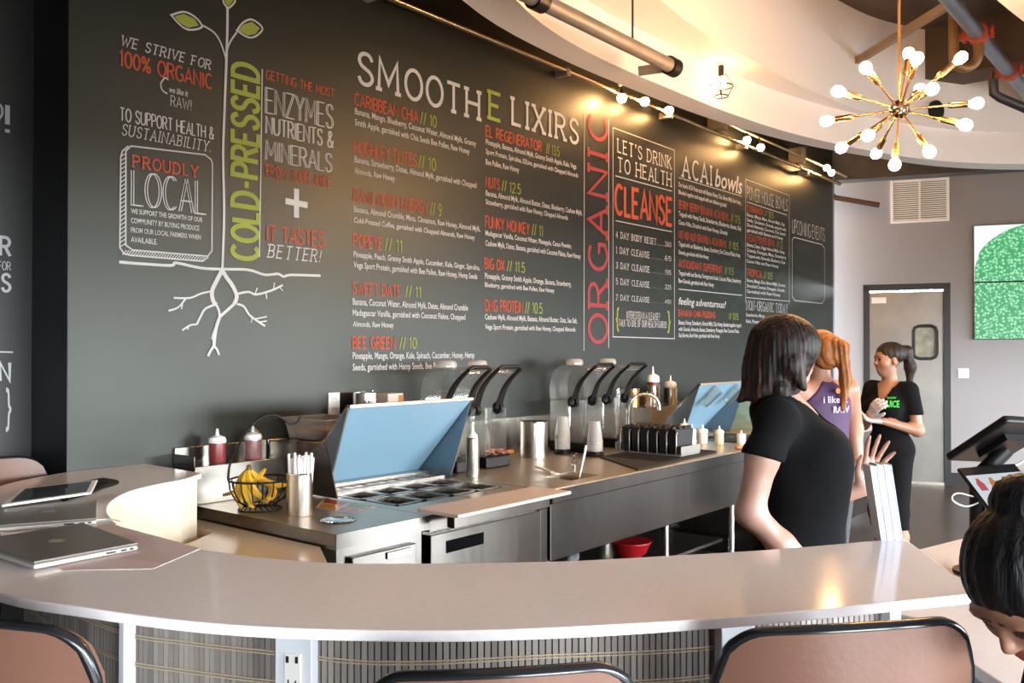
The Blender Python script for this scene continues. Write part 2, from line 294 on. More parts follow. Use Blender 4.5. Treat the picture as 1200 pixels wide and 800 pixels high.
# ---- lettering: text, hand, paint, x from-to and z from-to on the wall in metres
MENU = [
 ('slogan_lettering', 'white and orange chalk lettering about 100% organic', [
  ('WE STRIVE FOR', 'SI', 'W', 1.769, 2.196, 2.816, 2.857, 0.12),
  ('100% ORGANIC', 'S', 'O', 1.769, 2.194, 2.729, 2.793, 0.17),
  ('we like it', 'BI', 'W', 1.989, 2.078, 2.669, 2.695, 0),
  ('RAW!', 'S', 'W', 1.997, 2.094, 2.611, 2.656, 0.09),
  ('TO SUPPORT HEALTH &', 'S', 'W', 1.772, 2.204, 2.503, 2.556, 0.17),
  ('SUSTAINABILITY.', 'SI', 'W', 1.774, 2.2, 2.444, 2.489, 0.11),
 ]),
 ('local_lettering', 'PROUDLY LOCAL lettering inside a drawn box', [
  ('PROUDLY', 'SS', 'O', 1.822, 2.132, 2.319, 2.366, 0.17),
  ('LOCAL', 'D', 'W', 1.826, 2.162, 2.158, 2.303, 0.035),
  ('WE SUPPORT THE GROWTH OF OUR', 'B', 'W', 1.82, 2.15, 2.122, 2.143, 0),
  ('COMMUNITY BY BUYING PRODUCE', 'B', 'W', 1.82, 2.134, 2.082, 2.104, 0),
  ('FROM OUR LOCAL FARMERS WHEN', 'B', 'W', 1.82, 2.142, 2.043, 2.064, 0),
  ('AVAILABLE.', 'B', 'W', 1.82, 1.937, 2.002, 2.025, 0),
 ]),
 ('vertical_green_lettering', 'tall green lettering COLD-PRESSED', [
  ('COLD-PRESSED', 'V', 'G', 2.301, 2.438, 1.976, 2.883, 0.165),
 ]),
 ('juice_lettering', 'orange and white lettering about enzymes and minerals', [
  ('GETTING THE MOST', 'S', 'O', 2.482, 2.891, 2.846, 2.887, 0.15),
  ('ENZYMES', 'D', 'W', 2.482, 2.885, 2.683, 2.803, 0.04),
  ('NUTRIENTS &', 'D', 'W', 2.483, 2.886, 2.585, 2.666, 0.06),
  ('MINERALS', 'D', 'W', 2.483, 2.878, 2.458, 2.552, 0.05),
  ('FROM YOUR JUICE', 'S', 'O', 2.483, 2.872, 2.379, 2.434, 0.15),
  ('IT TASTES', 'S', 'O', 2.487, 2.827, 2.071, 2.145, 0.17),
  ('BETTER!', 'SI', 'W', 2.487, 2.822, 1.994, 2.055, 0.1),
 ]),
 ('menu_heading', 'large chalk heading SMOOTH E LIXIRS with a green E', [
  ('SMOOTH', 'SS', 'W', 3.029, 4.034, 2.961, 3.125, 0.13),
  ('E', 'SS', 'G', 4.082, 4.237, 2.99, 3.154, 0.14),
  ('LIXIRS', 'SS', 'W', 4.309, 5.069, 2.999, 3.162, 0.13),
 ]),
 ('menu_item', 'orange heading CARIBBEAN CHIA with chalk ingredients', [
  ('CARIBBEAN CHIA', 'S', 'O', 3.029, 3.491, 2.837, 2.9, 0.17),
  ('// 10', 'S', 'G', 3.511, 3.639, 2.837, 2.9, 0.13),
  ('Banana, Mango, Blueberry, Coconut Water, Almond Mylk, Granny', 'B', 'W', 3.03, 3.983, 2.79, 2.824, 0),
  ('Smith Apple, garnished with Chia Seeds Bee Pollen, Raw Honey', 'B', 'W', 3.03, 3.925, 2.732, 2.766, 0),
 ]),
 ('menu_item', 'orange heading HUGHLEY ELITES with chalk ingredients', [
  ('HUGHLEY ELITES', 'S', 'O', 3.027, 3.481, 2.585, 2.653, 0.17),
  ('// 10', 'S', 'G', 3.498, 3.632, 2.585, 2.653, 0.13),
  ('Banana, Strawberry, Dates, Almond Mylk, garnished with Chopped', 'B', 'W', 3.027, 3.987, 2.536, 2.57, 0),
  ('Almonds, Raw Honey', 'B', 'W', 3.027, 3.315, 2.478, 2.509, 0),
 ]),
 ('menu_item', 'orange heading RAWLMOND ENERGY with chalk ingredients', [
  ('RAWLMOND ENERGY', 'S', 'O', 3.025, 3.57, 2.329, 2.396, 0.17),
  ('// 9', 'S', 'G', 3.591, 3.682, 2.329, 2.396, 0.13),
  ('Banana, Almond Crumble, Maca, Cinnamon, Raw Honey, Almond Mylk,', 'B', 'W', 3.025, 4.023, 2.275, 2.307, 0),
  ('Cold-Pressed Coffee, garnished with Chopped Almonds, Raw Honey', 'B', 'W', 3.025, 3.972, 2.219, 2.248, 0),
 ]),
 ('menu_item', 'orange heading POPEYE with chalk ingredients', [
  ('POPEYE', 'S', 'O', 3.022, 3.222, 2.091, 2.158, 0.17),
  ('// 11', 'S', 'G', 3.244, 3.37, 2.091, 2.158, 0.13),
  ('Pineapple, Peach, Granny Smith Apple, Cucumber, Kale, Ginger, Spirulina,', 'B', 'W', 3.023, 4.019, 2.038, 2.069, 0),
  ('Vega Sport Protein, garnished with Bee Pollen, Raw Honey, Hemp Seeds', 'B', 'W', 3.023, 3.995, 1.982, 2.015, 0),
 ]),
 ('menu_item', 'orange heading SWEET DATE with chalk ingredients', [
  ('SWEET DATE', 'S', 'O', 3.017, 3.358, 1.845, 1.905, 0.17),
  ('// 11', 'S', 'G', 3.397, 3.516, 1.845, 1.905, 0.13),
  ('Banana, Coconut Water, Almond Mylk, Dates, Almond Crumble', 'B', 'W', 3.017, 3.911, 1.787, 1.822, 0),
  ('Madagascar Vanilla, garnished with Coconut Flakes, Chopped', 'B', 'W', 3.017, 3.888, 1.731, 1.764, 0),
  ('Almonds, Raw Honey', 'B', 'W', 3.018, 3.307, 1.673, 1.702, 0),
 ]),
 ('menu_item', 'orange heading BEE GREEN with chalk ingredients', [
  ('BEE GREEN', 'S', 'O', 3.018, 3.317, 1.559, 1.619, 0.17),
  ('// 10', 'S', 'G', 3.352, 3.48, 1.559, 1.619, 0.13),
  ('Pineapple, Mango, Orange, Kale, Spinach, Cucumber, Honey, Hemp', 'B', 'W', 3.018, 3.969, 1.503, 1.539, 0),
  ('Seeds, garnished with Hemp Seeds, Bee Pollen', 'B', 'W', 3.018, 3.705, 1.443, 1.479, 0),
 ]),
 ('menu_item', 'orange heading EL REGENERATOR with chalk ingredients', [
  ('EL REGENERATOR', 'S', 'O', 4.074, 4.635, 2.872, 2.936, 0.17),
  ('// 13.5', 'S', 'G', 4.691, 4.836, 2.872, 2.936, 0.13),
  ('Pineapple, Banana, Almond Mylk, Granny Smith Apple, Kale, Vega', 'B', 'W', 4.074, 5.037, 2.82, 2.854, 0),
  ('Sport Protein, Spirulina, E3Live, garnished with Chopped Almonds', 'B', 'W', 4.074, 5.058, 2.762, 2.793, 0),
  ('Bee Pollen, Raw Honey', 'B', 'W', 4.074, 4.4, 2.696, 2.73, 0),
 ]),
 ('menu_item', 'orange heading NUTS with chalk ingredients', [
  ('NUTS', 'S', 'O', 4.074, 4.204, 2.556, 2.619, 0.17),
  ('// 12.5', 'S', 'G', 4.229, 4.413, 2.556, 2.619, 0.13),
  ('Banana, Almond Mylk, Almond Butter, Dates, Blueberry, Cashew Mylk,', 'B', 'W', 4.074, 5.11, 2.503, 2.537, 0),
  ('Strawberry, garnished with Raw Honey, Chopped Almonds', 'B', 'W', 4.074, 4.935, 2.45, 2.482, 0),
 ]),
 ('menu_item', 'orange heading FUNKY MONKEY with chalk ingredients', [
  ('FUNKY MONKEY', 'S', 'O', 4.07, 4.506, 2.307, 2.376, 0.17),
  ('// 11', 'S', 'G', 4.534, 4.653, 2.307, 2.376, 0.13),
  ('Madagascar Vanilla, Coconut Water, Pineapple, Cacao Powder,', 'B', 'W', 4.07, 4.98, 2.257, 2.289, 0),
  ('Cashew Mylk, Dates, Banana, garnished with Coconut Flakes, Raw Honey', 'B', 'W', 4.07, 5.088, 2.194, 2.228, 0),
 ]),
 ('menu_item', 'orange heading BIG OX with chalk ingredients', [
  ('BIG OX', 'S', 'O', 4.066, 4.25, 2.052, 2.115, 0.17),
  ('// 11.5', 'S', 'G', 4.28, 4.457, 2.052, 2.115, 0.13),
  ('Pineapple, Granny Smith Apple, Orange, Banana, Strawberry,', 'B', 'W', 4.066, 4.975, 1.991, 2.026, 0),
  ('Blueberry, garnished with Bee Pollen, Raw Honey', 'B', 'W', 4.066, 4.777, 1.939, 1.968, 0),
 ]),
 ('menu_item', 'orange heading OMG PROTEIN with chalk ingredients', [
  ('OMG PROTEIN', 'S', 'O', 4.066, 4.439, 1.792, 1.86, 0.17),
  ('// 10.5', 'S', 'G', 4.462, 4.644, 1.792, 1.86, 0.13),
  ('Cashew Mylk, Almond Mylk, Banana, Almond Butter, Oats, Sea Salt,', 'B', 'W', 4.066, 5.046, 1.739, 1.773, 0),
  ('Vega Sport Protein, garnished with Raw Honey, Chopped Almonds', 'B', 'W', 4.067, 5.025, 1.679, 1.71, 0),
 ]),
 ('organic_lettering', 'tall red lettering ORGANIC', [
  ('ORGANIC', 'V', 'R', 5.189, 5.426, 1.569, 3.266, 0.12),
 ]),
 ('cleanse_lettering', 'boxed cleanse price list with a large orange CLEANSE', [
  ("LET'S DRINK", 'SS', 'W', 5.56, 6.391, 3.034, 3.13, 0.1),
  ('TO HEALTH', 'SS', 'W', 5.56, 6.39, 2.89, 2.993, 0.1),
  ('CLEANSE', 'S', 'O', 5.539, 6.389, 2.571, 2.785, 0.19),
  ('4 DAY BODY RESET', 'SS', 'W', 5.541, 6.141, 2.39, 2.435, 0.13),
  ('260', 'S', 'W', 6.277, 6.374, 2.393, 2.428, 0.12),
  ('........', 'S', 'W', 6.154, 6.263, 2.39, 2.435, 0.1),
  ('1 DAY CLEANSE', 'SS', 'W', 5.541, 6.035, 2.275, 2.32, 0.13),
  ('65', 'S', 'W', 6.276, 6.374, 2.278, 2.313, 0.12),
  ('........', 'S', 'W', 6.048, 6.263, 2.275, 2.32, 0.1),
  ('3 DAY CLEANSE', 'SS', 'W', 5.541, 6.035, 2.161, 2.205, 0.13),
  ('195', 'S', 'W', 6.276, 6.373, 2.164, 2.199, 0.12),
  ('........', 'S', 'W', 6.048, 6.262, 2.161, 2.205, 0.1),
  ('5 DAY CLEANSE', 'SS', 'W', 5.541, 6.034, 2.042, 2.084, 0.13),
  ('325', 'S', 'W', 6.276, 6.373, 2.045, 2.078, 0.12),
  ('........', 'S', 'W', 6.047, 6.262, 2.042, 2.084, 0.1),
  ('7 DAY CLEANSE', 'SS', 'W', 5.54, 6.034, 1.925, 1.963, 0.13),
  ('450', 'S', 'W', 6.275, 6.373, 1.928, 1.957, 0.12),
  ('........', 'S', 'W', 6.047, 6.261, 1.925, 1.963, 0.1),
  ('INTERESTED IN A CLEANSE?', 'S', 'W', 5.694, 6.189, 1.789, 1.844, 0.13),
  ('TALK TO ONE OF OUR HEALTH GURUS!', 'S', 'W', 5.583, 6.298, 1.729, 1.78, 0.13),
  ('{', 'B', 'G', 5.546, 5.587, 1.728, 1.862, 0),
  ('}', 'B', 'G', 6.316, 6.365, 1.728, 1.862, 0),
 ]),
 ('bowls_heading', 'white heading ACAI bowls', [
  ('ACAI', 'SS', 'W', 6.549, 7.122, 3.007, 3.167, 0.12),
  ('bowls', 'BI', 'W', 7.163, 7.723, 3.007, 3.167, 0),
  ('Our bowls: ACAI Puree start with Banana, Honey, Chia, Almond Mylk, Raw Honey,', 'B', 'W', 6.504, 7.694, 2.908, 2.947, 0),
  ('Blended together and topped with our delicious granola!', 'B', 'W', 6.504, 7.391, 2.847, 2.883, 0),
 ]),
 ('menu_item', 'orange heading BERRY BERRY BANANA ACAI BOWL with chalk ingredients', [
  ('BERRY BERRY BANANA ACAI BOWL', 'S', 'O', 6.504, 7.442, 2.726, 2.794, 0.17),
  ('// 11.5', 'S', 'G', 7.477, 7.675, 2.726, 2.794, 0.13),
  ('Topped with Hemp Seeds, Strawberries, Blueberries, Banana, Goji', 'B', 'W', 6.503, 7.693, 2.665, 2.705, 0),
  ('Cacao Nibs, Drizzled with Raw Honey, Granola', 'B', 'W', 6.503, 7.407, 2.595, 2.631, 0),
 ]),
 ('menu_item', 'orange heading NO NO-NUT GRANOLA ACAI BOWL with chalk ingredients', [
  ('NO NO-NUT GRANOLA ACAI BOWL', 'S', 'O', 6.503, 7.389, 2.478, 2.542, 0.17),
  ('// 10.5', 'S', 'G', 7.441, 7.631, 2.478, 2.542, 0.13),
  ('Topped with our Blueberries, Banana, Strawberry, Kiwi, Coconut Flakes, Hemp', 'B', 'W', 6.503, 7.673, 2.414, 2.453, 0),
  ('Granola, garnished with Raw Honey', 'B', 'W', 6.502, 7.037, 2.347, 2.381, 0),
 ]),
 ('menu_item', 'orange heading ANTIOXIDANT SUPERFRUIT with chalk ingredients', [
  ('ANTIOXIDANT SUPERFRUIT', 'S', 'O', 6.502, 7.302, 2.239, 2.301, 0.17),
  ('// 11.5', 'S', 'G', 7.353, 7.528, 2.239, 2.301, 0.13),
  ('Topped with our Berries, Pomegranate Seeds, Coconut Flakes, Strawberry', 'B', 'W', 6.502, 7.689, 2.173, 2.211, 0),
  ('Raw Granola, garnished with Raw Honey', 'B', 'W', 6.501, 7.134, 2.109, 2.145, 0),
 ]),
 ('feeling_lettering', 'white italic line reading feeling adventurous?', [
  ('feeling adventurous?', 'BI', 'W', 6.501, 7.377, 1.929, 1.989, 0),
 ]),
 ('menu_item', 'orange heading BANANA CHIA PUDDING with chalk ingredients', [
  ('BANANA CHIA PUDDING', 'S', 'O', 6.5, 7.165, 1.833, 1.885, 0.17),
  ('// 12.5', 'S', 'G', 7.437, 7.627, 1.833, 1.885, 0.13),
  ('Banana, Honey, Strawberry, Almond Mylk, Chia Honey, blended together topped', 'B', 'W', 6.5, 7.687, 1.762, 1.8, 0),
  ('with Granola, Almonds, Banana, Strawberry, Pineapple, Raw Coconut Flakes,', 'B', 'W', 6.5, 7.65, 1.709, 1.743, 0),
  ('Goji Berries, Bee Pollen, garnished with Raw Honey', 'B', 'W', 6.5, 7.248, 1.658, 1.691, 0),
 ]),
 ('power_heading', 'white heading POWER HOUSE BOWLS in a thin box', [
  ('POWER HOUSE BOWLS', 'S', 'W', 7.824, 8.798, 2.982, 3.101, 0.1),
 ]),
 ('menu_item', 'orange heading CINNAMON with chalk ingredients', [
  ('CINNAMON', 'S', 'O', 7.823, 8.192, 2.866, 2.923, 0.17),
  ('// 10.5', 'S', 'G', 8.233, 8.439, 2.866, 2.923, 0.13),
  ('Banana, Mango, Maca, Almond Mylk, Goji', 'B', 'W', 7.823, 8.718, 2.818, 2.85, 0),
  ('Seeds, Cinnamon, Granola, topped with', 'B', 'W', 7.822, 8.756, 2.769, 2.802, 0),
  ('Sliced Almonds, Coconut, Chia Seeds', 'B', 'W', 7.822, 8.74, 2.721, 2.753, 0),
  ('garnished with Banana and Honey', 'B', 'W', 7.822, 8.673, 2.672, 2.705, 0),
 ]),
 ('menu_item', 'orange heading VEGAN POWER BOWL with chalk ingredients', [
  ('VEGAN POWER BOWL', 'S', 'O', 7.821, 8.479, 2.583, 2.648, 0.17),
  ('// 12', 'S', 'G', 8.521, 8.666, 2.583, 2.648, 0.13),
  ('Banana, Cacao, Vegan Almond Mylk, Hemp', 'B', 'W', 7.821, 8.716, 2.533, 2.567, 0),
  ('Granola, Pineapple, Maca, Strawberry', 'B', 'W', 7.821, 8.753, 2.481, 2.515, 0),
  ('Topped with Almonds, Blueberry, Raw', 'B', 'W', 7.82, 8.737, 2.43, 2.462, 0),
  ('Cacao Nibs and Raw Honey', 'B', 'W', 7.82, 8.563, 2.379, 2.409, 0),
 ]),
 ('menu_item', 'orange heading TROPICAL with chalk ingredients', [
  ('TROPICAL', 'S', 'O', 7.819, 8.178, 2.252, 2.317, 0.17),
  ('// 10.5', 'S', 'G', 8.208, 8.407, 2.252, 2.317, 0.13),
  ('Banana, Mango, Kiwi, Almond Mylk, Coconut', 'B', 'W', 7.819, 8.735, 2.195, 2.228, 0),
  ('Shredded Coconut, Pineapple, Granola', 'B', 'W', 7.819, 8.713, 2.144, 2.175, 0),
  ('Garnished with Raw Honey', 'B', 'W', 7.818, 8.603, 2.092, 2.123, 0),
 ]),
 ('notice_lettering', 'white heading NON-ORGANIC TODAY', [
  ('NON-ORGANIC TODAY', 'SS', 'W', 7.799, 8.8, 1.931, 2.017, 0.1),
  ('Strawberries, Mango', 'B', 'W', 7.798, 8.226, 1.868, 1.9, 0),
  ('Kale, Pineapple', 'B', 'W', 7.798, 8.165, 1.807, 1.84, 0),
 ]),
 ('events_lettering', 'white heading UPCOMING EVENTS above an empty drawn frame', [
  ('UPCOMING EVENTS', 'S', 'W', 8.92, 9.855, 2.771, 2.914, 0.09),
 ]),
]
STROKES = [
 ('plant', 'W', 0.012, [(2.272, 3.126), (2.272, 3.04), (2.268, 2.897), (2.26, 2.683), (2.252, 2.447), (2.258, 2.174), (2.25, 1.916)]),
 ('plant', 'W', 0.008, [(2.147, 3.004), (2.202, 2.989), (2.237, 2.952), (2.264, 2.888)]),
 ('plant', 'W', 0.008, [(2.321, 3.022), (2.29, 2.974), (2.272, 2.93), (2.264, 2.88)]),
 ('plant', 'W', 0.008, [(1.996, 3.006), (2.056, 3.038), (2.109, 3.031), (2.143, 3.003), (2.126, 2.983), (2.076, 2.965), (2.036, 2.976), (1.996, 3.006)]),
 ('plant', 'W', 0.008, [(2.321, 3.03), (2.353, 3.075), (2.403, 3.105), (2.46, 3.081), (2.427, 3.035), (2.381, 3.015), (2.321, 3.03)]),
 ('plant', 'W', 0.008, [(2.272, 3.118), (2.25, 3.143), (2.263, 3.179), (2.298, 3.198), (2.312, 3.166), (2.289, 3.132), (2.272, 3.118)]),
 ('leaf', 'G', 0, [(2.012, 3.006), (2.056, 3.029), (2.105, 3.023), (2.13, 2.999), (2.076, 2.973), (2.036, 2.984)]),
 ('leaf', 'G', 0, [(2.33, 3.034), (2.357, 3.068), (2.403, 3.095), (2.446, 3.077), (2.422, 3.042), (2.38, 3.023)]),
 ('leaf', 'G', 0, [(2.272, 3.126), (2.258, 3.146), (2.267, 3.172), (2.294, 3.188), (2.303, 3.163), (2.285, 3.138)]),
 ('plant', 'W', 0.012, [(1.77, 1.914), (1.865, 1.914), (2.0, 1.917), (2.024, 1.93), (2.143, 1.916), (2.258, 1.919), (2.384, 1.925), (2.478, 1.908), (2.55, 1.917), (2.585, 1.906), (2.625, 1.917), (2.806, 1.925)]),
 ('plant', 'W', 0.02, [(2.25, 1.916), (2.219, 1.86), (2.198, 1.816), (2.203, 1.774), (2.22, 1.755)]),
 ('plant', 'W', 0.012, [(2.22, 1.755), (2.233, 1.728), (2.237, 1.701)]),
 ('plant', 'W', 0.02, [(2.25, 1.912), (2.272, 1.882), (2.303, 1.845), (2.325, 1.799), (2.312, 1.763)]),
 ('plant', 'W', 0.014, [(2.312, 1.763), (2.268, 1.726), (2.237, 1.701)]),
 ('plant', 'W', 0.016, [(2.237, 1.701), (2.22, 1.654), (2.212, 1.608), (2.208, 1.569)]),
 ('plant', 'W', 0.012, [(2.208, 1.569), (2.191, 1.546), (2.178, 1.523)]),
 ('plant', 'W', 0.01, [(2.208, 1.569), (2.225, 1.55), (2.234, 1.527)]),
 ('plant', 'W', 0.008, [(2.216, 1.654), (2.199, 1.604), (2.216, 1.596)]),
 ('plant', 'W', 0.008, [(2.198, 1.816), (2.143, 1.802), (2.089, 1.78), (2.013, 1.777)]),
 ('plant', 'W', 0.008, [(2.069, 1.775), (2.033, 1.736), (1.989, 1.72)]),
 ('plant', 'W', 0.006, [(2.057, 1.767), (2.049, 1.73)]),
 ('plant', 'W', 0.01, [(2.211, 1.755), (2.164, 1.734), (2.139, 1.695), (2.123, 1.664)]),
 ('plant', 'W', 0.008, [(2.123, 1.664), (2.09, 1.659), (2.053, 1.636)]),
 ('plant', 'W', 0.006, [(2.086, 1.659), (2.078, 1.64)]),
 ('plant', 'W', 0.01, [(2.316, 1.806), (2.385, 1.822), (2.431, 1.812), (2.516, 1.836), (2.58, 1.865)]),
 ('plant', 'W', 0.006, [(2.422, 1.811), (2.436, 1.844)]),
 ('plant', 'W', 0.006, [(2.483, 1.827), (2.488, 1.794)]),
 ('plant', 'W', 0.006, [(2.526, 1.841), (2.531, 1.874)]),
 ('plant', 'W', 0.006, [(2.56, 1.855), (2.58, 1.836)]),
 ('plant', 'W', 0.01, [(2.326, 1.763), (2.362, 1.753), (2.389, 1.718), (2.422, 1.695), (2.479, 1.664)]),
 ('plant', 'W', 0.006, [(2.417, 1.695), (2.488, 1.709)]),
 ('plant', 'W', 0.006, [(2.408, 1.706), (2.403, 1.678)]),
 ('plant', 'W', 0.006, [(2.45, 1.683), (2.488, 1.688)]),
 ('arrow', 'W', 0.006, [(1.969, 2.727), (1.95, 2.697), (1.958, 2.669), (1.981, 2.66)]),
 ('arrow', 'W', 0.006, [(1.954, 2.705), (1.969, 2.727), (1.985, 2.72)]),
 ('plus', 'W', 0.03, [(2.659, 2.344), (2.659, 2.201)]),
 ('plus', 'W', 0.03, [(2.594, 2.275), (2.726, 2.271)]),
 ('rule', 'W', 0.006, [(2.46, 2.886), (2.447, 1.99)]),
 ('box', 'W', 0.006, [(1.819, 2.404), (2.162, 2.426), (2.192, 2.409), (2.198, 2.391), (2.197, 1.997), (2.176, 1.972), (1.828, 1.969), (1.798, 1.987), (1.797, 2.379), (1.819, 2.404)]),
 ('box', 'W', 0.006, [(1.808, 2.402), (1.782, 2.376), (1.775, 2.35), (1.773, 1.974), (1.791, 1.951), (1.817, 1.946), (2.151, 1.947), (2.18, 1.969)]),
 ('box', 'W', 0.003, [(1.773, 2.35), (1.795, 2.368)]),
 ('box', 'W', 0.003, [(1.773, 2.332), (1.795, 2.35)]),
 ('box', 'W', 0.003, [(1.773, 2.315), (1.795, 2.332)]),
 ('box', 'W', 0.003, [(1.773, 2.297), (1.795, 2.315)]),
 ('box', 'W', 0.003, [(1.773, 2.279), (1.795, 2.297)]),
 ('box', 'W', 0.003, [(1.774, 2.261), (1.795, 2.279)]),
 ('box', 'W', 0.003, [(1.774, 2.244), (1.795, 2.261)]),
 ('box', 'W', 0.003, [(1.774, 2.226), (1.795, 2.243)]),
 ('box', 'W', 0.003, [(1.774, 2.208), (1.795, 2.226)]),
 ('box', 'W', 0.003, [(1.774, 2.191), (1.796, 2.208)]),
 ('box', 'W', 0.003, [(1.774, 2.173), (1.796, 2.19)]),
 ('box', 'W', 0.003, [(1.774, 2.155), (1.796, 2.172)]),
 ('box', 'W', 0.003, [(1.774, 2.137), (1.796, 2.154)]),
 ('box', 'W', 0.003, [(1.774, 2.12), (1.796, 2.137)]),
 ('box', 'W', 0.003, [(1.774, 2.102), (1.796, 2.119)]),
 ('box', 'W', 0.003, [(1.774, 2.084), (1.796, 2.101)]),
 ('box', 'W', 0.003, [(1.774, 2.067), (1.796, 2.083)]),
 ('box', 'W', 0.003, [(1.775, 2.049), (1.796, 2.065)]),
 ('box', 'W', 0.003, [(1.775, 2.031), (1.796, 2.048)]),
 ('box', 'W', 0.003, [(1.775, 2.013), (1.796, 2.03)]),
 ('box', 'W', 0.003, [(1.775, 1.996), (1.796, 2.012)]),
 ('box', 'W', 0.003, [(1.775, 1.978), (1.797, 1.994)]),
 ('box', 'W', 0.003, [(1.784, 1.945), (1.802, 1.966)]),
 ('box', 'W', 0.003, [(1.796, 1.945), (1.814, 1.967)]),
 ('box', 'W', 0.003, [(1.807, 1.946), (1.826, 1.967)]),
 ('box', 'W', 0.003, [(1.819, 1.946), (1.837, 1.967)]),
 ('box', 'W', 0.003, [(1.831, 1.946), (1.849, 1.967)]),
 ('box', 'W', 0.003, [(1.843, 1.946), (1.861, 1.967)]),
 ('box', 'W', 0.003, [(1.855, 1.946), (1.873, 1.968)]),
 ('box', 'W', 0.003, [(1.867, 1.946), (1.885, 1.968)]),
 ('box', 'W', 0.003, [(1.879, 1.946), (1.897, 1.968)]),
 ('box', 'W', 0.003, [(1.891, 1.947), (1.91, 1.968)]),
 ('box', 'W', 0.003, [(1.903, 1.947), (1.922, 1.968)]),
 ('box', 'W', 0.003, [(1.915, 1.947), (1.934, 1.969)]),
 ('box', 'W', 0.003, [(1.927, 1.947), (1.947, 1.969)]),
 ('box', 'W', 0.003, [(1.94, 1.947), (1.959, 1.969)]),
 ('box', 'W', 0.003, [(1.952, 1.947), (1.971, 1.969)]),
 ('box', 'W', 0.003, [(1.965, 1.948), (1.984, 1.97)]),
 ('box', 'W', 0.003, [(1.977, 1.948), (1.997, 1.97)]),
 ('box', 'W', 0.003, [(1.99, 1.948), (2.009, 1.97)]),
 ('box', 'W', 0.003, [(2.002, 1.948), (2.022, 1.97)]),
 ('box', 'W', 0.003, [(2.015, 1.948), (2.035, 1.97)]),
 ('box', 'W', 0.003, [(2.028, 1.948), (2.048, 1.971)]),
 ('box', 'W', 0.003, [(2.041, 1.949), (2.061, 1.971)]),
 ('box', 'W', 0.003, [(2.054, 1.949), (2.074, 1.971)]),
 ('box', 'W', 0.003, [(2.067, 1.949), (2.087, 1.971)]),
 ('box', 'W', 0.003, [(2.08, 1.949), (2.1, 1.972)]),
 ('box', 'W', 0.003, [(2.093, 1.949), (2.113, 1.972)]),
 ('box', 'W', 0.003, [(2.106, 1.949), (2.127, 1.972)]),
 ('box', 'W', 0.003, [(2.119, 1.95), (2.14, 1.972)]),
 ('box', 'W', 0.003, [(2.133, 1.95), (2.153, 1.972)]),
 ('box', 'W', 0.003, [(2.146, 1.95), (2.167, 1.973)]),
 ('rule', 'W', 0.006, [(5.137, 3.261), (5.129, 1.544)]),
 ('rule', 'W', 0.006, [(5.451, 3.252), (5.447, 1.563)]),
 ('rule', 'W', 0.006, [(5.508, 3.203), (6.433, 3.197), (6.428, 1.643), (5.505, 1.648), (5.508, 3.203)]),
 ('rule', 'W', 0.006, [(5.542, 2.849), (6.39, 2.853)]),
 ('rule', 'W', 0.006, [(5.542, 2.514), (6.389, 2.519)]),
 ('rule', 'W', 0.006, [(6.505, 2.982), (7.712, 2.989)]),
 ('rule', 'W', 0.006, [(6.501, 2.055), (7.707, 2.061)]),
 ('rule', 'W', 0.006, [(7.789, 1.992), (7.796, 3.162), (8.847, 3.151), (8.838, 2.027)]),
 ('rule', 'W', 0.006, [(7.823, 2.951), (8.785, 2.94)]),
 ('rule', 'W', 0.006, [(7.799, 2.045), (8.845, 2.054)]),
 ('rule', 'W', 0.008, [(8.964, 2.729), (9.773, 2.728), (9.852, 2.692), (9.847, 2.125), (9.767, 2.069), (8.982, 2.068), (8.913, 2.11), (8.918, 2.697), (8.964, 2.729)]),
]
SIDE_TEXT =  [('?', 'S', 'W', 1.417, 1.445, 2.447, 2.555, 0.14), ('!', 'S', 'W', 1.455, 1.471, 2.444, 2.557, 0.16), ('R', 'S', 'W', 1.439, 1.476, 1.937, 2.012, 0.2), ('FOR', 'S', 'W', 1.433, 1.478, 1.878, 1.912, 0.1), ('S', 'S', 'W', 1.446, 1.478, 1.791, 1.861, 0.2), ('N', 'S', 'W', 1.441, 1.477, 1.424, 1.498, 0.22), ('}', 'B', 'W', 1.464, 1.484, 1.256, 1.389, 0)]
SIDE_RULE =  [(1.256, 1.547), (1.49, 1.541)]

# ------------------------------------------------------------------ materials
M_wall = mat('menu_wall_paint', '#101210', .43, spec=.5, bump=.02, bscale=25)
M_black = mat('black_paint', '#131315', .5)
M_sidewall = mat('side_panel_paint', '#1c1a18', .5)
M_white = mat('white_wall_paint', '#8d8889', .6, bump=.03, bscale=120)
M_soffit = mat('soffit_paint', '#f0e8e3', .6)
M_concrete = mat('ceiling_concrete', '#5b4a3c', .85, noise=.25, nscale=3, bump=.3, bscale=30)
M_floor = mat('polished_concrete', '#453b34', .3, noise=.18, nscale=1.4, bump=.02, bscale=12)
M_darkbeam = mat('dark_beam', '#4a423e', .8, noise=.2, nscale=4)
M_ground = mat('pavement', '#4a4947', .9, noise=.1, nscale=2)
P_W = mat('chalk_white', '#b3b1b0', .8); P_O = mat('chalk_orange', '#a3452a', .8); P_G = mat('chalk_green', '#858f35', .8); P_R = mat('chalk_red', '#8a3036', .8)
PAINT = [P_W, P_O, P_G, P_R]; PCOL = ['W', 'O', 'G', 'R']
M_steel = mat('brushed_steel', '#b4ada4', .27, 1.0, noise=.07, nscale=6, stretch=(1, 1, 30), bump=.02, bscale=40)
M_steeltop = mat('warm_lit_steel_top', '#d2c4b0', .36, 1.0, noise=.06, nscale=5, stretch=(2, 20, 1), bump=.015, bscale=30)  # warm base colour stands in for the lit soffit mirrored in the tops
M_steeldoor = mat('door_steel', '#77746f', .4, 1.0, noise=.1, nscale=3, bump=.03, bscale=30)
